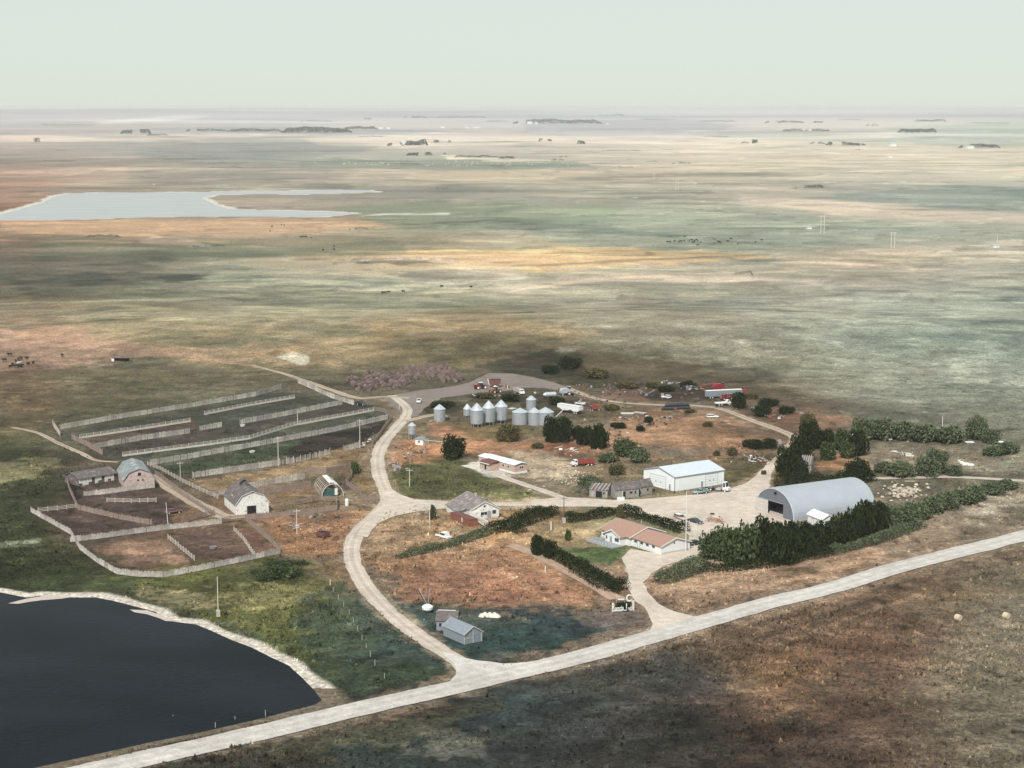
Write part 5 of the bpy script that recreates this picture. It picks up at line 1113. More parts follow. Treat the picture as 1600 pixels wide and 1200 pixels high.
# weeds and rough grass over the near ground
def weeds(n, seed, label, name, vmin, vmax, size):
    r = np.random.default_rng(seed); u = r.random(n) * 1700 - 50; v = vmin + (vmax - vmin) * r.random(n); pts = np.array([G0(a, b) for a, b in zip(u, v)])
    keep = np.ones(n, bool); roads = [(MAIN_PX, 11), (LOOP_PX, 6.5), (EAST_PX, 5), (NORTH_PX, 4), (RIGHT_PX, 6), (HOME_PX, 6), (LANE_PX, 6), (STRIP_PX, 7)]
    for px, w in roads: keep &= poly_sd(u * .5, v, [(a * .5, b) for a, b in px], False) > w
    for pl in (YARD_PX, NYARD_PX, LAKE_PX, [(870, 855), (935, 853), (985, 856), (978, 872), (950, 884), (905, 878)], [(100, 750), (340, 760), (440, 865), (400, 880), (180, 905), (40, 800)], [(700, 705), (900, 705), (900, 765), (740, 745)], [(905, 800), (1115, 800), (1115, 880), (905, 880)]): keep &= poly_sd(u, v, pl) > 4
    pn = fbm(pts[:, 0], pts[:, 1], (60, 25, 10), 4); keep &= pn + .5 * r.normal(size=n) > .1
    u, v, pts = u[keep], v[keep], pts[keep]; n = len(pts); z = TZ(pts[:, 0], pts[:, 1]); c, _, _ = ground_colour(pts[:, 0], pts[:, 1], z, np.full(n, 1.0))
    c = c * (np.array([1, 1, .9]) * np.exp(r.normal(size=(n, 1)) * .38 + .12)); s = size * (.5 + r.random(n)) ; V = []; 
    base = np.stack([pts[:, 0], pts[:, 1], z], 1); out = []
    for k in range(3):
        a = r.random(n) * 6.28; w = s * .5; dx = np.cos(a) * w; dyy = np.sin(a) * w; lean = r.normal(size=(n, 2)) * s[:, None] * .25
        out.append(np.stack([base + np.stack([dx, dyy, -.05 * np.ones(n)], 1), base - np.stack([dx, dyy, .05 * np.ones(n)], 1), base + np.stack([lean[:, 0], lean[:, 1], s * (.55 + .5 * r.random(n))], 1)], 1))
    v3 = np.concatenate(out, 0).reshape(-1, 3); me = bpy.data.meshes.new(name); me.vertices.add(len(v3)); me.vertices.foreach_set('co', v3.astype(np.float32).ravel())
    nf = len(v3) // 3; me.loops.add(3 * nf); me.loops.foreach_set('vertex_index', np.arange(3 * nf, dtype=np.int32)); me.polygons.add(nf); me.polygons.foreach_set('loop_start', np.arange(0, 3 * nf, 3, dtype=np.int32))
    cc = np.repeat(np.tile(c, (3, 1)), 3, 0); ca = me.color_attributes.new('cover', 'FLOAT_COLOR', 'POINT'); ca.data.foreach_set('color', np.concatenate([np.clip(cc, .01, .6), np.ones((len(cc), 1))], 1).astype(np.float32).ravel())
    me.update(calc_edges=True); m = bpy.data.materials.get('weed') or bpy.data.materials.new('weed'); m.use_nodes = True; nn = m.node_tree; b = nn.nodes['Principled BSDF']; b.inputs['Roughness'].default_value = 1; b.inputs['Specular IOR Level'].default_value = .05
    if 'cover_in' not in nn.nodes: at = nn.nodes.new('ShaderNodeAttribute'); at.name = 'cover_in'; at.attribute_name = 'cover'; nn.links.new(at.outputs['Color'], b.inputs['Base Color'])
    me.materials.append(m); return tag(link(name, me), label, kind='stuff')
weeds(110000, 3, 'rough dry grass tufts over the near ground', 'grass', 690, 1215, .42)
weeds(14000, 5, 'tall weeds and low scrub over the near ground', 'weeds', 700, 1215, .75)

def debris(n, seed, polys, label, name='debris', smin=.15, smax=.6):
    r = random.Random(seed); m = MB(); k = 0
    while k < n:
        P = r.choice(polys); us = [p[0] for p in P]; vs_ = [p[1] for p in P]; u, v = r.uniform(min(us), max(us)), r.uniform(min(vs_), max(vs_))
        if poly_sd(np.array([u]), np.array([v]), P)[0] > 0: continue
        p = G(u, v); k += 1; a = r.random() * 3.14; s = r.uniform(smin, smax)
        if r.random() < .4: L = s * 3; m.beam((p.x - math.cos(a) * L, p.y - math.sin(a) * L, p.z + .1), (p.x + math.cos(a) * L, p.y + math.sin(a) * L, p.z + .1 + s * r.random()), .06 + .1 * r.random())
        else: m.box(p.x - s, p.x + s, p.y - s * .7, p.y + s * .7, p.z - .1, p.z + s * 1.1, s * .2, s * .2)
    return tag(m.build(name, mt['debris']), label, kind='stuff')
debris(620, 5, [[(760, 614), (870, 606), (1000, 634), (960, 652), (860, 634)], [(960, 600), (1110, 598), (1250, 650), (1240, 668), (1100, 632), (1000, 620)], [(890, 652), (1060, 648), (1050, 664), (960, 690), (900, 680)], [(1120, 700), (1212, 694), (1205, 726), (1150, 730)], [(930, 600), (1010, 596), (1010, 618), (940, 618)]], 'scattered farm debris along the back of the yard')
debris(300, 6, [[(606, 700), (670, 698), (660, 740), (610, 742)], [(1360, 690), (1570, 690), (1560, 738), (1370, 735)], [(440, 806), (540, 804), (540, 830), (450, 840)], [(560, 676), (606, 660), (590, 700), (556, 712)], [(900, 748), (1000, 768), (990, 790), (905, 776)], [(690, 655), (760, 655), (740, 665)]], 'scattered small debris and lumber in the dry grass', smin=.1, smax=.4)
# far shelterbelts and lone far bushes
FAR = [(290,355,205,4,'belt of trees at the far left, nearest the horizon'),(355,440,206,5,'far belt left of the long dark belt'),(440,550,207,8,'long dark belt of trees on the left horizon'),(525,590,202,5,'pale belt behind the long dark belt'),(188,236,209,7,'short belt beside the white salt flat'),(630,668,185,3,'tiny belt high on the horizon'),(569,580,187,3,'speck of trees left of the tiny horizon belt'),(682,760,184,2.5,'thin broken belt near the horizon'),(802,940,193,7,'long blue belt in front of the far hills'),(945,975,181,2.5,'short belt high on the far hills'),
 (605,630,228,5,'open belt left of the white farmstead'),(633,668,227,9,'tall tree clump round the white farmstead'),(678,686,223,5,'round bush right of the white farmstead'),(700,707,223,4,'second round bush right of the white farmstead'),(635,675,243,7,'dark clump in front of the white farmstead'),(692,702,242,3,'dark bush right of the dark clump'),(710,780,246,4,'dark row of bushes along the hay field'),(780,803,248,5,'dark bushes ending the hay field row'),(842,862,221,5,'two bushy trees on the pale plain'),(902,914,225,6,'pointed bush on the pale plain'),(1195,1256,192,4,'belt beside the small white farm on the right'),(1271,1286,192,4,'small dark clump on the right horizon'),(1224,1254,205,4,'left half of the twin belt'),(1258,1296,205,4,'right half of the twin belt'),(1265,1290,225,3,'low belt left of the long right belt'),(1290,1352,227,6,'long dark belt on the right plain'),
 (1403,1463,207,7,'rounded belt on the far right green field'),(1430,1478,190,4,'belt with a white barn on the right horizon'),(1498,1562,231,6,'grey belt at the right edge'),(1353,1372,197,2.5,'thin far belt on the right'),(1050,1079,256,2.5,'flat bush row on the middle plain'),(1010,1027,253,2,'small bush left of the flat bush row'),(1158,1170,224,3,'low bush near the lone tree'),(1176,1183,224,8,'lone tree on the pale plain'),(940,1002,236,2,'thin hedge line on the plain'),(1241,1253,296,4,'round dark bush on the right plain'),(1258,1286,294,5,'wide dark bush on the right plain'),(135,186,370,4,'dark bush row below the pond'),(545,576,359,3,'dark bush row right of the pond'),(680,700,295,2.5,'bush cluster past the pond tip'),(600,656,257,2.5,'dark streak of willows in the hay field'),(1336,1346,234,2,'bush below the long right belt'),(54,62,222,6,'lone round bush at the far left'),(875,886,246,3,'bush pair on the hay field edge'),(862,880,251,3,'low bush under the bush pair'),(925,945,182,2,'horizon speck of trees'),(230,262,212,3,'low bushes on the salt flat'),(300,312,386,3,'small bushes by the salt patch'),(320,352,385,3,'bushes right of the salt patch')]
FAR += [(60,150,196,2,'faint tree line at the far left horizon'),(470,520,190,2,'faint tree line on the left horizon'),(760,796,190,2,'faint line of trees left of the long blue belt'),(1000,1060,187,2,'faint tree line on the hazy middle horizon'),(1090,1150,190,2,'faint tree line right of the middle horizon'),(1310,1345,188,2,'faint tree line on the right horizon'),(1510,1580,193,2,'faint tree line at the far right horizon'),(560,600,214,2,'low scrub line above the hay field'),(1100,1140,214,2,'low scrub line on the pale right plain'),(960,990,262,2,'low willow streak on the middle plain'),(330,380,262,2,'low willow streak above the pond'),(60,120,252,2,'low willow streak at the far left'),(1180,1215,336,2,'low willow streak near the power pylons'),(700,740,352,2,'low willow streak right of the pond tip')]
for k, (u0, u1, v, h, lab) in enumerate(FAR):
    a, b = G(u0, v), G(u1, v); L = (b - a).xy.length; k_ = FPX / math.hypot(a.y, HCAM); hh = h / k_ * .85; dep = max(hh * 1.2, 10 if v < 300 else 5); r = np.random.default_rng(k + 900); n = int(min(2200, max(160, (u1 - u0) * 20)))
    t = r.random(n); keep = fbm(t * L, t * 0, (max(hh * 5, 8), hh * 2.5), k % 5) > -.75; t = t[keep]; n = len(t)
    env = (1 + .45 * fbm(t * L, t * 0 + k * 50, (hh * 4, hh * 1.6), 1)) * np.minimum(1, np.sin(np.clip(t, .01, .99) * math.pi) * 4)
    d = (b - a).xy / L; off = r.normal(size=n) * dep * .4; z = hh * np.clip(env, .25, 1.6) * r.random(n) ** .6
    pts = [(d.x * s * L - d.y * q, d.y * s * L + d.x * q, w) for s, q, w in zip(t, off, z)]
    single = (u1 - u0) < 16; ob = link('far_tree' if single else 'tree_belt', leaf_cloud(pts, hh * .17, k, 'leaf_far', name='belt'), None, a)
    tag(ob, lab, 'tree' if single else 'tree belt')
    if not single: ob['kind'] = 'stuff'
# ------------------------------------------------------------------ grain bins
def heading(u0, v0, u1, v1):
    a, b = G(u0, v0), G(u1, v1); d = (b - a).xy; return (a + b) / 2, math.atan2(d.y, d.x), d.length
def bin_(u, vb, wpx, hpx, cone, label, legs=0.0, door=True):
    """round bin: base centre at (u, vb), body width and total height in photo px, cone share of the height"""
    p = G(u, vb); k = FPX / math.hypot(p.y, HCAM); r = wpx / k / 2; H = hpx / k; hl = legs / k; hc = H * cone; hb = H - hc - hl; p.y += r
    t = empty('grain_bin', p, random.random(), label, 'grain bin', 'galvanized grain bins in the north yard'); m = MB(); prof = [(r * .98, hl - (.3 if not legs else 0))]; nr = max(4, int(hb / .85))
    for i in range(nr):
        z0 = hl + hb * i / nr; z1 = hl + hb * (i + 1) / nr; prof += [(r, z0 + .02), (r, z1 - .06), (r + .05, z1 - .03), (r, z1)]
    m.lathe(prof, n=28); m.lathe([(0.01, hl), (r * .98, hl)], n=28); m.build('body', mt['galv'], t)
    m = MB(); m.lathe([(r + .14, hl + hb - .05), (r + .14, hl + hb + .03), (.35, hl + hb + hc * .93), (.33, H), (.01, H + .08)], n=28); rf = m.build('roof', mt['galv_roof'], t)
    m = MB()
    for i in range(14):
        a = 2 * math.pi * i / 14; m.beam(((r + .12) * math.cos(a), (r + .12) * math.sin(a), hl + hb + .06), (.36 * math.cos(a), .36 * math.sin(a), hl + hb + hc * .95), .05)
    tag(m.build('roof_seams', mt['galv_roof'], rf), kind='stuff')
    if door:
        a = -math.pi / 2 + .3 - t.rotation_euler.z; q = MB(); q.box(r - .03, r + .07, -.35, .35, hl + .4, hl + 1.7); q.build('hatch', mt['grey_trim'], t, rz=a)
        q = MB()
        for s in (-.22, .22): q.beam((r + .1, s, hl + .2), (r + .1, s, hl + hb), .04)
        for z in np.arange(hl + .5, hl + hb, .4): q.beam((r + .1, -.22, z), (r + .1, .22, z), .03)
        q.build('ladder', mt['galv'], t, rz=a + .7)
    if legs:
        for i in range(8):
            a = 2 * math.pi * i / 8; m = MB(); m.beam((r * .93 * math.cos(a), r * .93 * math.sin(a), -.1), (r * .93 * math.cos(a), r * .93 * math.sin(a), hl + .05), .16); m.build('leg', mt['galv'], t)
        m = MB(); m.lathe([(.25, hl * .25), (r * .9, hl)], n=20); m.build('hopper', mt['grey_trim'], t)
    return t
bin_(686.5, 659, 18, 26, .27, 'single grain bin standing alone beside the short track')
bin_(730, 653, 12, 21, .36, 'smallest grain bin, half hidden behind the first tall one', 3)
bin_(745, 668, 20, 37, .29, 'tall legged grain bin, leftmost and nearest of the three tall ones', 5)
bin_(763.5, 665, 19, 38, .29, 'tall legged grain bin in the middle of the three tall ones', 5)
bin_(783, 662, 19.5, 36, .28, 'tall legged grain bin on the right of the three tall ones', 5)
bin_(830, 642, 15.5, 23, .27, 'small grain bin standing behind the row of wide bins')
bin_(812.5, 664, 24.5, 25, .25, 'wide low grain bin, left of the three wide ones', door=False)
bin_(835, 665, 19, 27, .26, 'wide low grain bin, middle of the three wide ones', door=False)
bin_(852.5, 665, 25.5, 27, .27, 'wide low grain bin, right of the three wide ones', door=False)
bin_(643.5, 687, 12, 26, .18, 'narrow hopper bin on tall legs beside the curve of the drive', 8)

# ------------------------------------------------------------------ vehicles
def wheel(p, x, y, r, w=.24, rim='rim'):
    m = MB(); m.tube((0, -w / 2, 0), (0, w / 2, 0), r, n=14); o = m.build('wheel', mt['tyre'], p, (x, y, r)); MB().tube((0, -w / 2 - .015, 0), (0, w / 2 + .015, 0), r * .58, n=12).build('rim', mt[rim], o); return o
def car(pos, ang, L, label, paint, roof=None, kind='sedan', name='parked_car', cat='car'):
    t = empty(name, pos, ang, label, cat); h = L / 2; W = .92; b = MB()
    if kind == 'sedan': body = [(-h, .35), (h, .35), (h, .68), (h * .92, .82), (h * .32, .93), (-h * .62, .95), (-h, .88)]; cab = [(h * .34, .92), (h * .02, 1.38), (-h * .42, 1.38), (-h * .68, .94)]
    elif kind == 'wagon': body = [(-h, .38), (h, .38), (h, .72), (h * .92, .88), (h * .36, .98), (-h, .98)]; cab = [(h * .36, .97), (h * .08, 1.52), (-h * .86, 1.5), (-h * .97, .97)]
    else: body = [(-h, .5), (h, .5), (h, .85), (h * .94, 1.02), (h * .42, 1.1), (-h, 1.1)]; cab = [(h * .42, 1.09), (h * .2, 1.7), (-h * .12, 1.7), (-h * .16, 1.09)]
    b.extrude(body, -W, W, 'y'); b.build('body', mt[paint], t, bevel=.07, smooth=True)
    c = MB(); n = len(c.v); ys = (W - .06, W - .2)
    for s in (-1, 1):
        for i, (x, z) in enumerate(cab): c.v.append((x, s * (ys[0] if i in (0, 3) else ys[1]), z))
    c.f += [(0, 1, 2, 3), (7, 6, 5, 4), (0, 4, 5, 1), (1, 5, 6, 2), (2, 6, 7, 3)]; g = c.build('window', mt['glass'], t)
    x1, x2 = cab[1][0], cab[2][0]; MB().box(x2 - .05, x1 + .05, -W + .17, W - .17, cab[1][1] - .01, cab[1][1] + .06).build('roof', mt[roof or paint], t, bevel=.03)
    m = MB()
    for s in (-1, 1):
        for (xa, za), (xb, zb) in ((cab[0], cab[1]), (cab[3], cab[2]), (((cab[0][0] + cab[3][0]) / 2, cab[0][1]), ((x1 + x2) / 2, cab[1][1]))): m.beam((xa, s * (ys[0] + .01), za), (xb, s * (ys[1] + .01), zb), .06)
    m.build('pillar', mt[paint], g)
    if kind == 'pickup':
        m = MB(); m.box(-h + .1, -h * .2, -W + .1, W - .1, 1.103, 1.11); m.build('bed_floor', mt['black_paint'], t); m = MB()
        for s in (-1, 1): m.box(-h, -h * .18, s * W - .06, s * W + .06, 1.1, 1.32)
        m.box(-h, -h + .1, -W, W, 1.1, 1.32); m.build('bed_side', mt[paint], t)
    for s in (-1, 1):
        for x in (h * .64, -h * .6): wheel(t, x, s * (W - .08), .34 if kind != 'pickup' else .4)
        MB().box(h - .02, h + .03, s * .62 - .2, s * .62 + .2, .62, .78).build('headlight', mt['lamp'], t)
    MB().box(h, h + .12, -W, W, .38, .54).build('bumper', mt['chrome'], t); MB().box(-h - .12, -h, -W, W, .38, .54).build('bumper', mt['chrome'], t); return t
def at2(u0, v0, u1, v1): p, a, l = heading(u0, v0, u1, v1); return p, a
p, a = at2(1054, 808, 1073, 815); car(p, a, 5.6, 'pinkish beige car with white top, left of the two parked beside the white pole', 'beige_paint', 'white_paint', 'wagon')
p, a = at2(1074, 813, 1100, 821); car(p, a, 6.0, 'dark blue grey car parked right of the white pole', 'navy_paint', None, 'sedan')
p, a = at2(1108, 770, 1081, 773); car(p, a, 5.6, 'teal grey pickup parked in front of the white shop', 'teal_paint', None, 'pickup', 'pickup_truck', 'pickup')
p, a = at2(1079, 853, 1095, 850); car(p, a, 4.6, 'black wagon parked beside the bungalow garage', 'black_paint', None, 'wagon')
p, a = at2(1094, 850, 1109, 848); car(p, a, 4.5, 'dark car behind the black wagon at the end of the tree row', 'navy_paint', None, 'sedan')
p, a = at2(656, 624, 653, 634); car(p, a, 5.8, 'white and dark pickup facing the camera at the top of the loop', 'white_paint', None, 'pickup', 'pickup_truck', 'pickup')
p, a = at2(558, 632, 572, 634); car(p, a, 5.2, 'dark pickup parked at the corner of the feedlot fence', 'black_paint', None, 'pickup', 'pickup_truck', 'pickup')
p, a = at2(1550, 692, 1566, 693); car(p, a, 4.8, 'white car parked at the right edge by the bushes', 'white_paint', None, 'sedan')
p, a = at2(1106, 653, 1121, 653); car(p, a, 5.0, 'white van on the brown pasture below the livestock trailer', 'white_paint', None, 'wagon', 'parked_van', 'van')
p, a = at2(914, 634, 899, 632); car(p, a, 5.0, 'small white pickup behind the long white hopper trailer', 'white_paint', None, 'pickup', 'pickup_truck', 'pickup')
p, a = at2(262, 803, 279, 801); car(p, a, 5.4, 'rusty dark red truck in the upper corral', 'maroon', None, 'wagon', 'old_truck', 'truck')
p, a = at2(1046, 623, 1036, 622); car(p, a, 4.4, 'white camper among the dark machinery', 'white_paint', None, 'wagon', 'camper', 'camper')

def truck(pos, ang, label, cabm, boxm, L=8.0, boxh=1.7, name='grain_truck', box=True, cabh=2.5, ribs=True):
    t = empty(name, pos, ang, label, 'truck'); h = L / 2
    MB().box(-h, h, -.45, .45, .62, .9).build('frame', mt['black_paint'], t)
    m = MB(); m.extrude([(h - 2.0, .7), (h, .7), (h, 1.55), (h - .75, 1.75), (h - 1.0, cabh), (h - 2.0, cabh)], -1.05, 1.05, 'y'); c = m.build('cab', mt[cabm], t, bevel=.05)
    MB().quad((h - .70, -.85, 1.78), (h - .70, .85, 1.78), (h - .93, .8, cabh - .15), (h - .93, -.8, cabh - .15)).build('windscreen', mt['glass'], c)
    for s in (-1, 1): MB().box(h - 1.8, h - 1.05, s * 1.06 - .01, s * 1.06 + .01, 1.7, cabh - .18).build('window', mt['glass'], c); MB().box(h, h + .05, s * .75 - .16, s * .75 + .16, 1.0, 1.25).build('headlight', mt['lamp'], c)
    MB().box(h, h + .14, -1.1, 1.1, .6, .85).build('bumper', mt['chrome'], t)
    if box:
        m = MB(); x0, x1, w, z0, z1 = -h - .2, h - 2.2, 1.2, 1.0, 1.0 + boxh
        m.box(x0, x1, -w, w, z0, z0 + .12); m.box(x0, x1, -w, -w + .08, z0, z1); m.box(x0, x1, w - .08, w, z0, z1); m.box(x0, x0 + .08, -w, w, z0, z1); m.box(x1 - .08, x1, -w, w, z0, z1 + .2); b = m.build('box', mt[boxm], t)
        if ribs:
            for k in range(6):
                for s in (-1, 1): MB().box(x0 + (x1 - x0) * k / 5.5, x0 + (x1 - x0) * k / 5.5 + .1, s * (w + .05) - .05, s * (w + .05) + .05, z0, z1 + .02).build('stake', mt['grey_trim'], b)
    for s in (-1, 1):
        for x in (h - 1.1, -h + 1.0, -h + 2.3): wheel(t, x, s * .98, .5, .32)
    return t
p, a = at2(927, 727, 893, 729); truck(p, a, 'white cab truck with faded red box on the pale rubble', 'white_paint', 'red_bright', 8.2, 1.3, 'red_box_truck', ribs=False)
p, a = at2(801, 612, 822, 620); truck(p, a, 'old grain truck with slatted wooden box and white cab near the tall bins', 'white_paint', 'pink_wood', 8.0, 1.6)
p, a = at2(1104, 765, 1138, 769); t = truck(p, a, 'white cabover highway tractor unit with black frame beside the white shop', 'white_paint', 'black_paint', 8.6, 1, 'highway_tractor', box=False, cabh=3.4)
m = MB(); m.tube((0, 0, .95), (0, 0, 1.15), .55, n=12); m.build('fifth_wheel', mt['grey_trim'], t, loc=(-2.5, 0, 0))
for s in (-1, 1): MB().tube((2.0, s * .95, .7), (2.0, s * .95, 3.7), .09).build('exhaust', mt['chrome'], t); MB().tube((-.2, s * .85, .75), (1.6, s * .85, .75), .3, n=10).build('fuel_tank', mt['silver'], t)
p, a = at2(1122, 634, 1138, 633); truck(p, a, 'white flatbed truck parked before the livestock trailer', 'white_paint', 'white_paint', 7, .5, 'flatbed_truck', ribs=False)
p, a = at2(1146, 624, 1129, 625); truck(p, a, 'dark red farm truck in front of the livestock trailer', 'red_paint', 'red_paint', 7, 1.2, 'farm_truck')

# white hopper trailer and auger
p, a = at2(910, 648, 872, 642); t = empty('hopper_trailer', p, a, 'long white hopper trailer parked below the red wagon', 'trailer')
m = MB(); m.extrude([(-6.3, 1.8), (-5.0, 1.1), (-2.5, 1.1), (-1.5, 1.7), (1.0, 1.1), (3.4, 1.1), (5.0, 1.8), (6.3, 1.9), (6.3, 3.3), (-6.3, 3.3)], -1.25, 1.25, 'y'); b = m.build('body', mt['white_paint'], t)
MB().box(-6.4, 6.4, -1.32, 1.32, 3.3, 3.42).build('tarp_rail', mt['galv_roof'], t); MB().box(-6.1, 6.1, -1.1, 1.1, 3.43, 3.5).build('tarp', mt['steel_white'], t)
for k in range(9): MB().box(-6 + k * 1.45, -5.9 + k * 1.45, -1.31, -1.255, 1.9, 3.28).build('stake', mt['galv_roof'], b)
for x in (-4.6, -3.4):
    for s in (-1, 1): wheel(t, x, s * 1.1, .5, .35)
m = MB(); m.beam((4, -.8, 0), (4, -.8, 1.3), .12); m.beam((4, .8, 0), (4, .8, 1.3), .12); m.build('landing_gear', mt['grey_trim'], t)
p, a, l = heading(867, 655, 881, 651); t = empty('grain_auger', p, a, 'thin pale grain auger propped against the white hopper trailer', 'auger'); m = MB(); m.tube((-4.5, 0, .3), (5.0, 0, 3.6), .17, n=8); m.build('tube', mt['pale_wood'], t); m = MB(); m.beam((1, -.8, .3), (2, 0, 2.5), .09); m.beam((1, .8, .3), (2, 0, 2.5), .09); m.build('frame', mt['galv'], t); wheel(t, 1, -.9, .35); wheel(t, 1, .9, .35)

def tractor(pos, ang, label, paint='red_paint', L=6.6, name='farm_tractor'):
    t = empty(name, pos, ang, label, 'tractor'); h = L / 2
    m = MB(); m.extrude([(.5, 1.0), (h, 1.0), (h, 2.1), (.5, 2.35)], -.5, .5, 'y'); m.build('hood', mt[paint], t, bevel=.08)
    m = MB(); m.extrude([(-h + .2, .9), (-.3, .9), (-.3, 1.6), (-h + .2, 1.5)], -.55, .55, 'y'); m.build('rear_frame', mt[paint], t, bevel=.06)
    MB().box(-1.0, .5, -.75, .75, 1.5, 3.0, .08, .08).build('cab', mt['glass'], t); MB().box(-1.15, .65, -.85, .85, 3.0, 3.15).build('cab_roof', mt['white_paint'], t); MB().tube((1.2, -.3, 2.2), (1.2, -.3, 3.4), .08).build('exhaust', mt['black_paint'], t)
    for x in (1.7, -1.9):
        for s in (-1, 1): wheel(t, x, s * 1.2, .88, .6, 'lamp'); MB().box(x - .9, x + .9, s * 1.2 - .35, s * 1.2 + .35, 1.85, 1.95).build('fender', mt[paint], t)
    return t
p, a = at2(764, 607, 737, 609); tractor(p, a, 'red four wheel drive tractor in the north yard')
p, a = at2(783, 613, 764, 616); tractor(p, a, 'orange red loader tractor below the dark red grain cart', 'orange_paint', 5.0, 'loader_tractor')
p, a = at2(764, 605, 783, 605); t = empty('grain_cart', p, a, 'dark red grain cart hitched behind the red tractor', 'cart')
m = MB(); m.extrude([(-1.6, 1.0), (1.6, 1.0), (2.7, 2.1), (2.7, 3.7), (-2.7, 3.7), (-2.7, 2.1)], -1.5, 1.5, 'y'); m.build('body', mt['maroon'], t); m = MB(); m.box(-2.5, 2.5, -1.3, 1.3, 3.71, 3.75); m.build('load', mt['dark_open'], t)
for s in (-1, 1): wheel(t, 0, s * 1.7, .8, .5)
MB().beam((-2.0, 0, .9), (-4.0, 0, .6), .15).build('drawbar', mt['maroon'], t); MB().tube((-2.6, -1.3, 1.2), (-3.4, -1.3, 4.2), .16).build('unload_auger', mt['white_paint'], t)
p, a = at2(786, 610, 794, 606); t = empty('bucket_loader', p, a, 'dark bent loader arm lying right of the grain cart', 'implement'); m = MB(); m.beam((-2, 0, .2), (0, 0, 2.2), .16); m.beam((0, 0, 2.2), (2.6, 0, 1.0), .16); m.build('arm', mt['rust'], t); MB().box(2.4, 3.2, -.8, .8, .3, 1.1).build('bucket', mt['rust'], t)
p, a = at2(1104, 812, 1133, 820); t = empty('cultivator', p, a, 'orange folding cultivator parked on the gravel yard', 'implement')
for y in (-1.3, 0, 1.3): m = MB(); m.beam((-3.0, y, .8), (3.2, y * .5, .7), .13); m.build('beam', mt['orange_paint'], t)
for x in (-2.4, -.6, 1.2): m = MB(); m.beam((x, -1.5, .85), (x, 1.5, .85), .12); m.build('cross_beam', mt['orange_paint'], t)
for x, y, k in ((-2.2, -1.6, 1.9), (0, 1.5, 2.2), (1.6, -1.2, 1.6)): m = MB(); m.beam((x, y, .8), (x + .8, y * .4, k), .11); m.beam((x + .8, y * .4, k), (x + 1.6, y, .9), .11); m.build('folding_arm', mt['rust'], t)
for k in range(10): x = -2.8 + .6 * k; y = (-1.2, 1.2)[k % 2]; m = MB(); m.beam((x, y, .8), (x - .25, y, .05), .05); m.build('tine', mt['grey_trim'], t)
for x, y in ((-1.5, -1.8), (-1.5, 1.8), (2.6, 0)): wheel(t, x, y, .38)
p = G(1113, 804); t = empty('loose_tyre', p, .4, 'dark tyre lying on the gravel behind the cultivator', 'tyre'); m = MB(); m.lathe([(.35, .05), (.75, .0), (.8, .2), (.7, .38), (.4, .36), (.35, .05)], n=16); m.build('tread', mt['tyre'], t); MB().lathe([(.01, .15), (.34, .15), (.34, .2), (.01, .2)], n=12).build('rim', mt['rust'], t)

# red wagon, tanks
p, a = at2(921, 642, 937, 641); t = empty('red_hopper', p, a, 'bright red hopper wagon right of the white trailer', 'wagon'); m = MB(); m.extrude([(-1.2, .8), (1.2, .8), (2.3, 1.8), (2.3, 2.4), (-2.3, 2.4), (-2.3, 1.8)], -1.1, 1.1, 'y'); m.build('body', mt['red_bright'], t); MB().box(-1, 1, -.7, .7, 2.41, 2.55).build('lid', mt['red_paint'], t)
for x in (-1.5, 1.5):
    for s in (-1, 1): wheel(t, x, s * 1.1, .4)
p, a = at2(850, 622, 870, 621); t = empty('silver_tank', p, a, 'silver tank lying on its cradle behind the small bin', 'tank'); m = MB(); m.tube((-2.4, 0, 1.5), (2.4, 0, 1.5), 1.1, n=18); m.build('shell', mt['galv_roof'], t, bevel=.0); m = MB(); m.tube((-3.4, 0, 1.5), (-2.41, 0, 1.5), .5, 1.0, n=14); m.build('end_cone', mt['galv'], t)
for x in (-1.5, 1.5): MB().box(x - .15, x + .15, -.9, .9, 0, .6).build('cradle', mt['rust'], t)
p, a = at2(876, 618, 891, 617); t = empty('combine_harvester', p, a, 'silver grey combine harvester beside the lying tank', 'combine'); m = MB(); m.extrude([(-2.6, 1.0), (2.0, 1.0), (2.0, 2.6), (.8, 3.2), (-1.8, 3.2), (-2.6, 2.2)], -1.2, 1.2, 'y'); m.build('body', mt['silver'], t, bevel=.08)
MB().box(1.2, 2.2, -.8, .8, 2.6, 3.8, .08, .08).build('cab', mt['glass'], t); MB().box(1.1, 2.3, -.85, .85, 3.8, 3.92).build('cab_roof', mt['silver'], t); MB().box(2.3, 3.3, -2.4, 2.4, .3, 1.1).build('header', mt['black_paint'], t)
for s in (-1, 1): wheel(t, 1.2, s * 1.4, .85, .5); wheel(t, -1.9, s * 1.2, .5, .35)
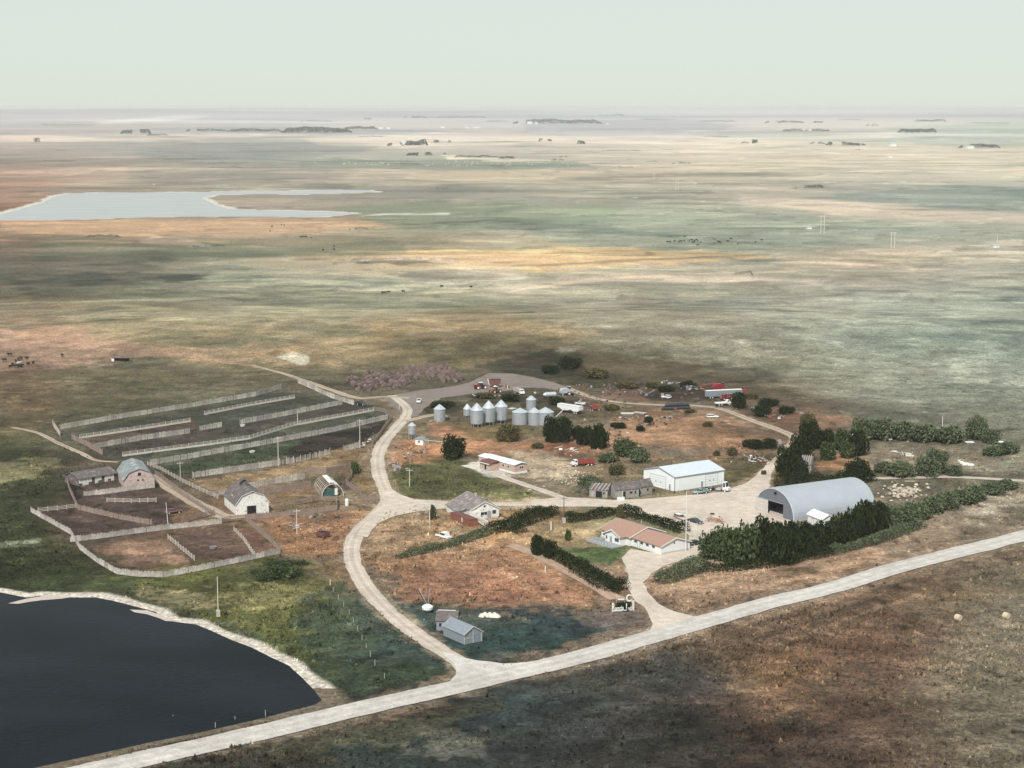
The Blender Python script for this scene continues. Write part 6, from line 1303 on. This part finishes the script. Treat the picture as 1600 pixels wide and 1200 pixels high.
# long livestock trailer
p, a = at2(1163, 620, 1098, 623); Lt = 17; t = empty('livestock_trailer', p, a, 'very long white slatted livestock trailer in front of the red machinery', 'trailer')
MB().box(-Lt / 2, Lt / 2, -1.2, 1.2, 3.5, 3.62).build('roof', mt['white_paint'], t); MB().box(-Lt / 2, Lt / 2, -1.15, 1.15, .95, 1.1).build('floor', mt['grey_trim'], t); MB().box(-Lt / 2 + .1, Lt / 2 - .1, -.95, .95, 1.11, 3.4).build('inside', mt['grey_trim'], t)
for z in (1.4, 1.85, 2.3, 2.75, 3.2):
    for s in (-1, 1): MB().box(-Lt / 2, Lt / 2, s * 1.15 - .03, s * 1.15 + .03, z, z + .2).build('slat', mt['galv_roof'], t)
for x in (-7.4, -6.2, 5.6, 6.8):
    for s in (-1, 1): wheel(t, x, s * 1.0, .48, .35)
def heap(name, u0, v0, u1, v1, n, mats, label, cat, size=1.2, spread=3.0, stuff=False, zz=1.0):
    a, b = G(u0, v0), G(u1, v1); t = empty(name, a, 0, label, cat); r = random.Random(int(u0 + v0)); d = b - a
    for k in range(n):
        s = r.random(); x = d.x * s + r.uniform(-1, 1) * spread * .3; y = d.y * s + r.uniform(-1, 1) * spread; m = MB(); z = r.uniform(0, zz)
        L = size * r.uniform(.6, 2.0); an = r.random() * 3.14; e = (math.cos(an) * L, math.sin(an) * L)
        if r.random() < .55: m.beam((x - e[0], y - e[1], max(.1, z * .4)), (x + e[0], y + e[1], .15 + z), r.uniform(.07, .2))
        else: w = size * r.uniform(.3, .8); m.box(x - w, x + w, y - w * .6, y + w * .6, 0, .2 + z * .8, .1 * w, .1 * w)
        m.build('scrap_piece', mt[r.choice(mats)], t)
    return t
p, a = at2(1112, 612, 1134, 611); t = empty('red_combine', p, a, 'dark red harvester behind the long livestock trailer', 'combine'); m = MB(); m.extrude([(-3.0, 1.0), (2.4, 1.0), (2.4, 2.8), (.8, 3.6), (-2.0, 3.4), (-3.0, 2.2)], -1.3, 1.3, 'y'); m.build('body', mt['red_paint'], t, bevel=.08)
MB().box(1.4, 2.5, -.8, .8, 2.8, 4.0, .08, .08).build('cab', mt['glass'], t); MB().box(1.3, 2.6, -.85, .85, 4.0, 4.12).build('cab_roof', mt['red_bright'], t); MB().tube((-.5, 1.2, 3.6), (-7.5, 3.0, 2.6), .22).build('unload_auger', mt['red_paint'], t); MB().box(2.6, 3.6, -2.8, 2.8, .3, 1.2).build('header', mt['red_paint'], t)
for s in (-1, 1): wheel(t, 1.3, s * 1.5, .9, .55); wheel(t, -2.1, s * 1.3, .55, .35)
heap('machinery_heap', 1064, 609, 1100, 608, 26, ['black_paint', 'navy_paint', 'rust', 'grey_trim', 'pale_wood'], 'dark heap of old machinery left of the red harvester', 'scrap heap', 1.4, 4, zz=2.0)
heap('machinery_heap', 1136, 610, 1165, 611, 18, ['red_paint', 'black_paint', 'rust'], 'dark red scrap machinery right of the red harvester', 'scrap heap', 1.3, 3, zz=1.6)
heap('machinery_heap', 1006, 620, 1030, 619, 22, ['black_paint', 'rust', 'grey_trim'], 'black scrap implements left of the white camper', 'scrap heap', 1.2, 5, zz=2.2)
heap('scrap_heap', 1030, 598, 1060, 600, 12, ['black_paint', 'pale_wood', 'grey_trim'], 'scrap with pale board on the crest of the slope', 'scrap heap', 1.0, 2, zz=1.2)
heap('scrap_heap', 1196, 650, 1232, 654, 20, ['black_paint', 'grey_trim', 'white_paint', 'rust'], 'dark scrap row left of the lone olive tree', 'scrap heap', 1.2, 3, zz=1.2)
heap('scrap_heap', 1168, 716, 1200, 722, 26, ['white_paint', 'pale_wood', 'red_paint', 'black_paint', 'white_paint'], 'colourful litter heap below the dark thicket', 'scrap heap', .8, 6, zz=.7)
heap('scrap_heap', 608, 728, 630, 734, 26, ['bark', 'rust', 'grey_trim', 'weather_wood'], 'brown scrap pile inside the left curve of the loop', 'scrap heap', 1.0, 6, zz=1.0)
heap('scrap_heap', 630, 712, 662, 706, 22, ['bark', 'grey_trim', 'pale_wood'], 'narrow dark scrap row above the brown pile', 'scrap heap', .9, 3, zz=.8)
heap('scrap_heap', 960, 655, 1010, 652, 16, ['black_paint', 'bark', 'pale_wood'], 'dark scrap beside the flat trailer beds', 'scrap heap', .9, 3, zz=.7)
heap('scrap_heap', 1030, 652, 1060, 655, 18, ['black_paint', 'rust', 'grey_trim'], 'black scrap row below the black bale row', 'scrap heap', .9, 3, zz=.9)
heap('scrap_heap', 490, 808, 532, 810, 18, ['black_paint', 'bark', 'grey_trim'], 'dark lumber pile below the brown barn fence', 'lumber pile', 1.1, 3, zz=.7)
heap('scrap_heap', 446, 818, 470, 824, 12, ['grey_trim', 'pale_wood', 'bark'], 'grey scattered lumber beside the pole below the barn fence', 'lumber pile', 1.0, 3, zz=.4)
heap('scrap_heap', 1395, 705, 1425, 712, 12, ['pale_wood', 'white_paint', 'grey_trim'], 'pale pipes lying in the scrap field on the right', 'pipe pile', 1.6, 3, zz=.3)
heap('scrap_heap', 1498, 722, 1520, 728, 12, ['white_paint', 'pale_wood'], 'white scrap pipes near the right edge', 'pipe pile', 1.5, 3, zz=.5)
heap('scrap_heap', 560, 700, 592, 676, 14, ['bark', 'pale_wood', 'weather_wood'], 'broken rails beside the bend of the drive', 'lumber pile', 1.0, 2, zz=.6)
heap('scrap_heap', 640, 668, 700, 652, 18, ['pale_wood', 'rust', 'grey_trim'], 'low pale scrap between the single bin and the legged bin', 'scrap heap', .7, 3, zz=.4)
heap('scrap_heap', 740, 618, 790, 620, 16, ['pale_wood', 'galv', 'rust'], 'row of small implements below the red tractor', 'scrap heap', .8, 2, zz=.8)
heap('scrap_heap', 986, 702, 996, 706, 8, ['white_paint', 'pale_wood'], 'white litter among the slope bushes', 'litter', .5, 4, zz=.4)
for u0, v0, u1, v1, mm, lab in ((970, 648, 990, 648, 'pale_wood', 'pale flat trailer bed lying in the brown pasture, left'), (991, 646, 1009, 648, 'beige_paint', 'pinkish flat trailer bed lying in the brown pasture, right'), (797, 640, 804, 641, 'pale_wood', 'pale boat shaped trough behind the tall bins'), (1508, 693, 1521, 693, 'white_paint', 'white flat boat at the foot of the far right shelterbelt'), (1386, 688, 1393, 688, 'white_paint', 'small white tank before the far right shelterbelt')):
    p, a, l = heading(u0, v0, u1, v1); t = empty('trailer_bed', p, a, lab, 'trailer bed'); MB().box(-l / 2, l / 2, -1.3, 1.3, .5, .75).build('deck', mt[mm], t); MB().box(-l / 2 + .4, l / 2 - .4, -1.0, 1.0, 0, .5).build('underframe', mt['grey_trim'], t)
p = G(1333, 689); t = empty('white_sheet', p, .3, 'bright white leaning metal sheet at the edge of the dark trees', 'metal sheet'); MB().extrude([(-1.6, 0), (1.8, 0), (1.2, 1.0), (0.2, 2.8), (-1.4, 3.0)], -.05, .05, 'y').build('sheet', mt['white_paint'], t); MB().beam((0, .1, 2.0), (0, 1.5, 0), .08).build('prop', mt['grey_trim'], t)
# wrecked car by the hedge, wagon, hopper by the sheds
p, a = at2(684, 838, 701, 842); t = empty('wrecked_pickup', p, a, 'white wrecked truck body with open box above the sage hedge', 'wreck'); MB().box(-.4, 2.0, -1, 1, .3, 1.9, .3, .15).build('cab', mt['white_paint'], t); m = MB(); m.box(-2.4, -.45, -1, 1, .4, .5); m.box(-2.4, -.45, -1, -.92, .4, 1.0); m.box(-2.4, -.45, .92, 1, .4, 1.0); m.build('box', mt['steel_white'], t); MB().box(2.0, 3.0, -.9, .9, .3, .8).build('hood', mt['white_paint'], t); MB().box(-.3, 1.6, -1.01, -.9, 1.1, 1.6).build('window', mt['dark_open'], t)
p, a = at2(497, 838, 513, 841); t = empty('old_wagon', p, a, 'dark red wooden wagon lying on the dry grass below the barn fence', 'wagon'); MB().box(-1.7, 1.7, -1.2, 1.2, .5, 1.7).build('box', mt['maroon'], t); MB().box(-1.5, 1.5, -1.0, 1.0, 1.71, 1.74).build('load', mt['dark_open'], t); planks(t, -1.7, 1.7, .5, 1.7, -1.2, .4, 'maroon', horiz=True)
for x in (-1.2, 1.2): wheel(t, x, -1.25, .5, .15, 'rust')
p = G(668, 957); t = empty('feed_hopper', p, .5, 'white round hopper lying open with two dark auger tubes behind the granary', 'hopper'); m = MB(); m.lathe([(.3, .1), (1.35, .9), (1.45, 1.6), (.9, 2.0), (.01, 2.1)], n=14); m.build('tub', mt['steel_white'], t)
p2 = G(649, 934) - p; p3 = G(670, 934) - p; ca_, sa_ = math.cos(-.5), math.sin(-.5)
for q, nm in ((p2, 'auger_tube'), (p3, 'auger_tube')): q = Vector((q.x * ca_ - q.y * sa_, q.x * sa_ + q.y * ca_, 0)); m = MB(); m.tube((0, 0, 1.3), (q.x * .8, q.y * .8, 3.2), .2, n=6); m.build(nm, mt['navy_paint'], t); m = MB(); m.beam((.2, 0, 1.6), (q.x * .75 + .2, q.y * .75, 3.3), .06); m.build('brace', mt['pale_wood'], t)
p, a, l = heading(752, 963, 778, 964); t = empty('tarped_pile', p, a, 'low pile under a crumpled white tarp in the green grass', 'tarp pile'); m = MB()
for k in range(7): x = -l / 2 + l * (k + .5) / 7; m.lathe([(1.1 - .1 * (k % 3), 0), (.8, .5), (.3, .8 + .2 * (k % 2)), (.01, .9 + .2 * (k % 2))], x, .4 * (k % 2), 9)
m.build('tarp', mt['pale_wood'], t, smooth=True); MB().box(-l / 2 + .4, l / 2 - .4, -.5, .9, 0, .45).build('load', mt['rust'], t)
p = G(543, 777) ; t = empty('stock_tank', G(542, 790), .1, 'white upright tank beside the hoop barn fence', 'tank'); MB().lathe([(.6, 0), (.6, 1.9), (.3, 2.3), (.01, 2.4)], n=12).build('shell', mt['white_paint'], t); MB().lathe([(.2, 2.41), (.2, 2.5), (.01, 2.5)], n=8).build('lid', mt['grey_trim'], t)
for u, v, lab in ((394, 707, 'white feeder tub in the green pen of the feedlot'), (379, 666, 'white tub between the feedlot rows'), (333, 857, 'small dark round trough in the lower corral')):
    t = empty('feed_tub', G(u, v), 0, lab, 'trough'); k = 'white_paint' if 'white' in lab else 'grey_trim'; MB().lathe([(.9, 0), (1.1, .6), (.98, .6), (.85, .1), (.01, .1)], n=14).build('shell', mt[k], t); MB().lathe([(.95, .45), (.01, .45)], n=12).build('feed', mt['bark'], t)

for u0, v0, u1, v1, n_, lab, cc in ((1070, 604, 1090, 600, 16, 'dark scrap on the crest behind the machinery heap', 'scrap heap'), (930, 625, 960, 632, 10, 'low dark scrap along the track right of the red wagon', 'scrap heap'), (1085, 625, 1096, 630, 12, 'dark scrap at the left end of the livestock trailer', 'scrap heap'), (1175, 640, 1200, 648, 14, 'dark scrap below the bush beyond the livestock trailer', 'scrap heap'), (1230, 640, 1262, 650, 10, 'broken fence rails above the lone olive tree', 'lumber pile'), (895, 602, 925, 606, 10, 'dark scrap on the bank above the lying tank', 'scrap heap'), (1000, 664, 1022, 662, 12, 'dark scrap near the small dark pasture bush', 'scrap heap'), (870, 700, 900, 706, 10, 'pale litter on the red earth above the rubble', 'litter'), (1215, 690, 1226, 700, 10, 'dark scrap inside the bend of the dirt track', 'scrap heap'), (1040, 636, 1076, 644, 14, 'dark clutter in front of the black bale row', 'scrap heap')):
    heap('scrap_heap', u0, v0, u1, v1, n_, ['black_paint', 'rust', 'grey_trim', 'bark'] if 'pale' not in lab else ['pale_wood', 'white_paint'], lab, cc, 1.0, 3, zz=1.1)
# ------------------------------------------------------------------ ranch sign
a0 = G(956, 957); b0 = G(991, 955); d = (b0 - a0).xy; Ls = d.length; sg = empty('ranch_sign', a0, math.atan2(d.y, d.x), 'white cut letter ranch name sign on a low rail beside the house drive', 'sign')
MB().box(0, Ls * .64, -.06, .06, .25, .5).build('base_rail', mt['white_paint'], sg); MB().box(Ls * .72, Ls, -.06, .06, .25, .5).build('base_rail', mt['pale_wood'], sg); MB().box(Ls * .9, Ls, -.07, .07, .0, 2.9).build('end_panel', mt['pale_wood'], sg); MB().beam((.1, 0, 0), (.1, 0, 1.2), .12).build('post', mt['white_paint'], sg)
def text(s, size, loc, parent, mat, name='letters'):
    c = bpy.data.curves.new(name, 'FONT'); c.body = s; c.size = size; c.extrude = .06; c.offset = .02 * size; o = bpy.data.objects.new(name, c); COL.objects.link(o); bpy.context.view_layer.update()
    dg = bpy.context.evaluated_depsgraph_get(); me = bpy.data.meshes.new_from_object(o.evaluated_get(dg)); bpy.data.objects.remove(o); bpy.data.curves.remove(c); me.materials.append(mt[mat]); q = link(name, me, parent, loc); q.rotation_euler = (R(90), 0, 0); return q
def letter(s, size, x, z, w): 
    q = text(s, size, (0, 0, 0), sg, 'white_paint', 'letter'); xs = [v.co.x for v in q.data.vertices]; k = w / (max(xs) - min(xs)); q.scale = (k, 1, 1); q.location = (x - min(xs) * k, -.0, z); return q
letter('R', 2.9, .05, .45, Ls * .13); xx = Ls * .15
for ch, w in (('a', .07), ('m', .1), ('c', .07), ('i', .025), ('a', .07)): letter(ch, 1.7, xx, .48, Ls * w); xx += Ls * (w + .012)
letter('J', 3.0, Ls * .6, .1, Ls * .07)
for ch, x in (('u', .73), ('d', .81)): letter(ch, 1.3, Ls * x, .48, Ls * .06)
br = empty('brand_sign', G(972, 946), math.atan2(d.y, d.x), 'white bar and C cattle brand on thin posts above the ranch sign', 'sign')
MB().box(-1.2, .6, -.05, .05, 1.5, 1.85).build('bar', mt['white_paint'], br); q = text('C', 2.2, (1.0, 0, 1.0), br, 'white_paint', 'letter'); q.scale = (1.0, 1.2, 1)
for x in (-1.5, 2.7): MB().beam((x, .1, 0), (x, .1, 3.2), .09).build('post', mt['pale_wood'], br)
MB().beam((-1.5, .1, .9), (2.7, .1, .9), .08).build('rail', mt['pale_wood'], br)

# ------------------------------------------------------------------ poles
def pole(u, v, vt, label, mat='pale_wood', arm=True, r=.15, box=False, lean=0.0, cat='pole', name='utility_pole'):
    p = G(u, v); h = (v - vt) / (FPX / math.hypot(p.y, HCAM)) * 1.02; t = empty(name, p, .3, label, cat); MB().tube((0, 0, -.3), (lean, 0, h), r, r * .7, 8).build('post', mt[mat], t)
    if arm: MB().box(lean - 1.1, lean + 1.1, -.06, .06, h - .75, h - .6).build('crossarm', mt[mat], t)
    for s in ((-1, 0, 1) if arm else ()): MB().tube((lean + s, 0, h - .6), (lean + s, 0, h - .4), .05, n=6).build('insulator', mt['lamp'], t)
    if box: MB().box(-.45, .45, -.45, .45, 0, 1.6).build('base_box', mt['rail_wood'], t)
    return t
pole(1071.5, 862, 768, 'tall white pole standing in the yard between the two parked cars', 'white_paint', False, .13, name='flag_pole')
pole(881, 817, 776, 'dark pole with box beside the hedge left of the bungalow', 'bark', True, .16, True)
pole(861, 828, 815, 'short white post on the dry lawn', 'white_paint', False, .2, name='marker_post', cat='post')
pole(671.5, 827, 782, 'pale pole beside the small upright green tree', 'pale_wood'); pole(640, 760, 732, 'pale pole in the green grass inside the loop', 'pale_wood')
pole(464, 834, 795, 'thin pole below the barn fence left of the old wagon', 'pale_wood'); pole(435, 730, 682, 'pole standing beside the bright white windbreak', 'pale_wood'); pole(562.5, 700, 655, 'pole at the short pale fence near the drive', 'pale_wood'); pole(465, 663, 640, 'pole in the upper feedlot pens', 'pale_wood', False)
pole(282, 750, 721, 'grey pole right of the pinkish gambrel barn', 'rail_wood', True); pole(263, 824, 785, 'leaning white pole beside the rusty truck in the corral', 'white_paint', False, .1, lean=-.5); pole(341, 963, 901, 'tall thin pole with box at the edge of the slough', 'pale_wood', False, .13, True)
pole(1471.5, 690, 651, 'white pole in front of the far right shelterbelt', 'white_paint', False, .14); pole(624, 640, 630, 'short post at the top of the feedlot', 'pale_wood', False); pole(516, 914, 905, 'short white post west of the curved drive', 'white_paint', False, .12, name='marker_post', cat='post'); pole(852, 894, 884, 'short white post beside the brown strip', 'white_paint', False, .15, name='marker_post', cat='post')
pole(793, 608, 602, 'white post beside the grain cart', 'white_paint', False, .2, name='marker_post', cat='post'); pole(809, 684, 678, 'little white post below the wide bins', 'white_paint', False, .12, name='marker_post', cat='post'); pole(1558, 388, 368, 'far pole beside the small white site on the right plain', 'pale_wood', False, .25)
def hframe(u, v, vt, wpx, label):
    p = G(u, v); k = FPX / math.hypot(p.y, HCAM); h = (v - vt) / k; w = wpx / k; t = empty('power_pylon', p, .35, label, 'power pylon', 'wooden power pylons crossing the plain')
    for s in (-1, 1): MB().tube((s * w / 2, 0, -.3), (s * w / 2, 0, h), .3, .25, 6).build('post', mt['pale_wood'], t)
    MB().box(-w, w, -.2, .2, h - .8, h - .3).build('crossarm', mt['pale_wood'], t)
hframe(1395, 388, 363, 6, 'nearest far two pole power pylon on the right plain'); hframe(1285, 365, 337, 6, 'second two pole power pylon on the plain'); hframe(1058, 297, 281, 4, 'farther two pole power pylon near the middle of the plain'); hframe(1022, 281, 271, 3, 'farthest two pole power pylon')

# ------------------------------------------------------------------ cattle
def cow_mesh(mat):
    m = MB(); rings = [(-1.0, .95, .18, .25), (-.92, 1.05, .3, .36), (-.5, 1.02, .36, .42), (.1, .98, .38, .46), (.55, 1.05, .33, .42), (.8, 1.15, .22, .3), (1.1, 1.25, .15, .2), (1.25, 1.25, .15, .17), (1.55, 1.08, .1, .11)]
    k = len(m.v); N = 10
    for x, z, w, h in rings:
        for i in range(N): a = 2 * math.pi * i / N; m.v.append((x, w * math.cos(a), z + h * math.sin(a)))
    for a in range(len(rings) - 1):
        for i in range(N): j = (i + 1) % N; m.f.append((a * N + i, a * N + j, (a + 1) * N + j, (a + 1) * N + i))
    m.f.append(tuple(reversed(range(N)))); m.f.append(tuple((len(rings) - 1) * N + i for i in range(N)))
    for x, y, kx in ((.6, .22, .02), (.6, -.22, -.04), (-.8, .22, -.08), (-.8, -.22, .06)):
        m.tube((x, y, .85), (x + kx, y, .42), .13, .075, 6); m.tube((x + kx, y, .44), (x + kx * .3, y, 0), .075, .06, 6)
    m.tube((-1.0, 0, 1.2), (-1.12, 0, .5), .04, .03, 5)
    for s in (-1, 1): m.tube((1.2, s * .12, 1.36), (1.2, s * .3, 1.36), .06, .02, 5)
    return m.mesh('cow', mt[mat], smooth=True)
cows = {'b': cow_mesh('cow_black'), 'w': cow_mesh('cow_white')}
def herd(pts, label, group, mk='b'):
    for i, (u, v) in enumerate(pts): p = G(u, v); o = link('cow', cows[mk], None, p, random.random() * 6.3, (1.15,) * 3); tag(o, label, 'cow', group)
herd([(7, 565), (15, 556), (20, 572), (25, 566), (29, 564), (31, 575), (34, 573), (42, 562), (44, 571), (52, 569), (26, 574), (17, 575), (33, 562)], 'black cow in the small herd at the left edge of the pasture', 'black cows at the left edge')
herd([(30, 570)], 'pale cow among the black herd at the left edge', None, 'w'); herd([(97, 557)], 'lone black cow right of the left edge herd', None)
r_ = random.Random(4)
herd([(1043, 379), (1047, 379), (1054, 378), (1061, 379), (1064, 378), (1070, 371), (1069, 377), (1077, 377), (1081, 376), (1083, 380), (1085, 378), (1088, 376), (1090, 378), (1095, 380), (1090, 384), (1115, 375), (1118, 375), (1116, 381), (1121, 378), (1123, 379), (1125, 380), (1137, 378), (1142, 374), (1153, 382), (1180, 379), (1190, 376)], 'black cow in the spread out herd on the right middle plain', 'black cows on the middle plain')
herd([(1334, 361), (1337, 361)], 'pale cow standing apart on the middle plain', 'pale cows on the middle plain', 'w')
herd([(425, 355), (440, 352), (444, 353), (422, 362), (470, 371), (474, 371), (478, 371), (487, 373), (505, 392), (522, 386), (522, 391)], 'black cow scattered on the plain below the pond', 'black cows below the pond')
herd([(597, 459), (601, 459), (607, 458), (630, 457), (690, 449), (736, 450)], 'black cow walking along the track north of the feedlot', 'black cows along the northern track')
p, a = at2(178, 564, 201, 564); t = empty('cattle_shelter', p, a, 'small dark roofed cattle shelter with white end on the pasture', 'shelter'); MB().box(-4.5, 4.0, -1.5, 1.5, 1.5, 1.7).build('roof', mt['black_paint'], t); MB().box(-4.6, -3.4, -1.4, 1.4, 0, 1.49).build('end_wall', mt['white_paint'], t); MB().box(-3.4, 3.8, 1.2, 1.4, 0, 1.49).build('wall', mt['bark'], t)

# ------------------------------------------------------------------ bales
def bale_mesh(mat, r=.85, w=1.4):
    m = MB(); m.tube((0, -w / 2, 0), (0, w / 2, 0), r, n=12); me = m.mesh('round_bale', mt[mat], bevel=.08); return me
bl = bale_mesh('bale'); bd = bale_mesh('bale_dark', .8, 1.3); bs = bale_mesh('bale_straw')
P1 = [(540, 600), (552, 590), (575, 586), (610, 588), (640, 592), (648, 602), (610, 612), (575, 616), (555, 612)]; P2 = [(606, 586), (640, 576), (690, 572), (740, 573), (765, 582), (735, 592), (712, 600), (680, 598), (645, 594), (625, 588)]
cnt = 0
def stack(poly, n, label, group, layers, sx, sy, ang=.5):
    global cnt
    P = [tuple(G(u, v).xy) for u, v in poly]; xs = [a for a, b in P]; ys = [b for a, b in P]; r = random.Random(n); ca, sa = math.cos(ang), math.sin(ang); cx, cy = sum(xs) / len(xs), sum(ys) / len(ys); R_ = 90; c = []
    for i in range(-60, 60):
        for j in range(-60, 60): x, y = cx + (i * sx) * ca - (j * sy) * sa, cy + (i * sx) * sa + (j * sy) * ca; c.append((x, y, j, i))
    d = poly_sd(np.array([q[0] for q in c]), np.array([q[1] for q in c]), P); c = [q for q, k in zip(c, d) if k < -.5]
    for x, y, j, i in c:
        if r.random() < .12: continue
        for L in range(layers if r.random() < .65 else 1):
            if cnt >= 215: return
            cnt += 1; o = link('round_bale', bl, None, (x + r.uniform(-.3, .3) + .4 * L, y + r.uniform(-.3, .3), tz(x, y) + .82 + 1.45 * L), ang + r.uniform(-.25, .25)); tag(o, label, 'bale', group)
stack(P1, 1, 'old grey brown round bale in the left bale heap beside the pale track', 'round bales of the left heap', 2, 3.6, 4.4)
c1 = cnt; cnt = 300 - min(170, 300 - cnt) if False else cnt
stack(P2, 2, 'old grey brown round bale in the long bale rows above the north yard', 'round bales of the long rows', 2, 3.0, 6.2, .15)
for i in range(13):
    f = i / 12; p = G(1036 + 40 * f, 641 - 2 * f); o = link('round_bale', bd, None, (p.x, p.y, p.z + .8), 1.45 + .1 * (i % 2)); tag(o, 'black wrapped bale in the single row beside the dirt track', 'bale', 'black bales in the row beside the track')
    if 0 < i < 12: o = link('round_bale', bd, None, (p.x + .5, p.y, p.z + 2.2), 1.45); tag(o, 'black wrapped bale in the single row beside the dirt track', 'bale', 'black bales in the row beside the track')
for u, v, lab in ((1497, 970, 'pale straw bale in the rough field below the road, left one'), (1572, 967, 'pale straw bale in the rough field below the road, right one')): p = G(u, v); tag(link('round_bale', bs, None, (p.x, p.y, p.z + .85), .7), lab, 'bale')
r = random.Random(9)
for i in range(64):
    u = 480 + 410 * r.random() ** .8; v = 252 + 8 * r.random() if u > 640 else 254 + 4 * r.random(); p = G(u, v); o = link('round_bale', bs, None, (p.x, p.y, p.z + .85), r.random() * 3, (1.5, 1.5, 1.5)); tag(o, 'tiny pale bale scattered on the far green hay field', 'bale', 'bales on the far hay field')
# far farm buildings
for u, v, w, h, lab in ((595, 201, 6, 2, 'white farm building under the long left belt, first'), (607, 201, 5, 2, 'white farm building under the long left belt, second'), (629, 227, 4, 5, 'white house in the far farmstead trees, left'), (645, 227, 6, 4, 'white barn in the far farmstead trees, middle'), (655, 227, 5, 3, 'white shed in the far farmstead trees, right'), (692, 200, 5, 2, 'tiny white building on the far middle plain'), (730, 200, 4, 1.5, 'white speck of a shed on the far middle plain'), (745, 200, 8, 1.5, 'long white far shed on the middle plain'), (828, 194, 6, 3, 'white farm buildings in front of the blue belt'), (838, 194, 4, 2, 'small white shed beside the farm at the blue belt'), (1216, 192, 6, 2.5, 'white barn in the right horizon belt'), (1456, 190, 5, 2.5, 'white barn between two halves of a horizon belt'), (1396, 229, 8, 4, 'white low building right of the long dark belt'), (1517, 232, 9, 3, 'white shed in the grey belt at the right edge'), (950, 195, 3, 1.5, 'white speck at the end of the blue belt'), (1392, 246, 5, 2, 'pale far shed on the right tan field'), (1265, 358, 6, 2.5, 'white trailer on the right middle plain'), (1557, 387, 8, 3, 'small white well site building on the right plain')):
    p = G(u, v); k = FPX / math.hypot(p.y, HCAM); t = empty('far_building', p, .2, lab, 'building'); W_, H_ = w / k * 1.2, h / k * 1.5; D = min(W_, 16)
    MB().box(-W_ / 2, W_ / 2, 0, D, -.5, H_ * .65).build('wall', mt['white_paint'], t); MB().extrude([(-.3, H_ * .66), (D / 2, H_), (D + .3, H_ * .66)], -W_ / 2 - .3, W_ / 2 + .3, 'x').build('roof', mt['galv_roof'], t)
# stones in the pale rubble and along the drives
st_me = []
for k in range(4):
    m = MB(); m.lathe([(.5, -.1), (.62, .1), (.45, .4), (.15, .52), (.01, .54)], n=7); me_ = m.mesh('stone', mt['rock']); rr = random.Random(k)
    for v_ in me_.vertices: v_.co *= rr.uniform(.8, 1.25)
    st_me.append(me_)
rub = empty('rubble_field', G(870, 735), 0, 'scatter of pale stones on the bare ground right of the mobile home', 'rubble'); o0 = rub.location.copy(); r = random.Random(77)
for i in range(170):
    u, v = r.gauss(875, 26), r.gauss(738, 11); p = G(u, v); s = r.uniform(.2, .75); link('stone', r.choice(st_me), rub, p - o0, r.random() * 6, (s, s * .8, s * .8))
rub = empty('rock_pile', G(1412, 773), 0, 'pale rock pile below the right hand track', 'rock pile'); o0 = rub.location.copy()
for i in range(110):
    u, v = r.gauss(1412, 16), r.gauss(770, 6); p = G(u, v); s = r.uniform(.4, 1.2); link('stone', r.choice(st_me), rub, p - o0 + Vector((0, 0, r.uniform(0, .8))), r.random() * 6, (s, s * .8, s * .8))
rub = empty('rock_pile', G(905, 752), 0, 'pale stones in the weeds left of the derelict sheds', 'rock pile'); o0 = rub.location.copy()
for i in range(70):
    u, v = r.gauss(902, 14), r.gauss(750, 6); p = G(u, v); s = r.uniform(.2, .7); link('stone', r.choice(st_me), rub, p - o0, r.random() * 6, (s, s * .8, s * .8))
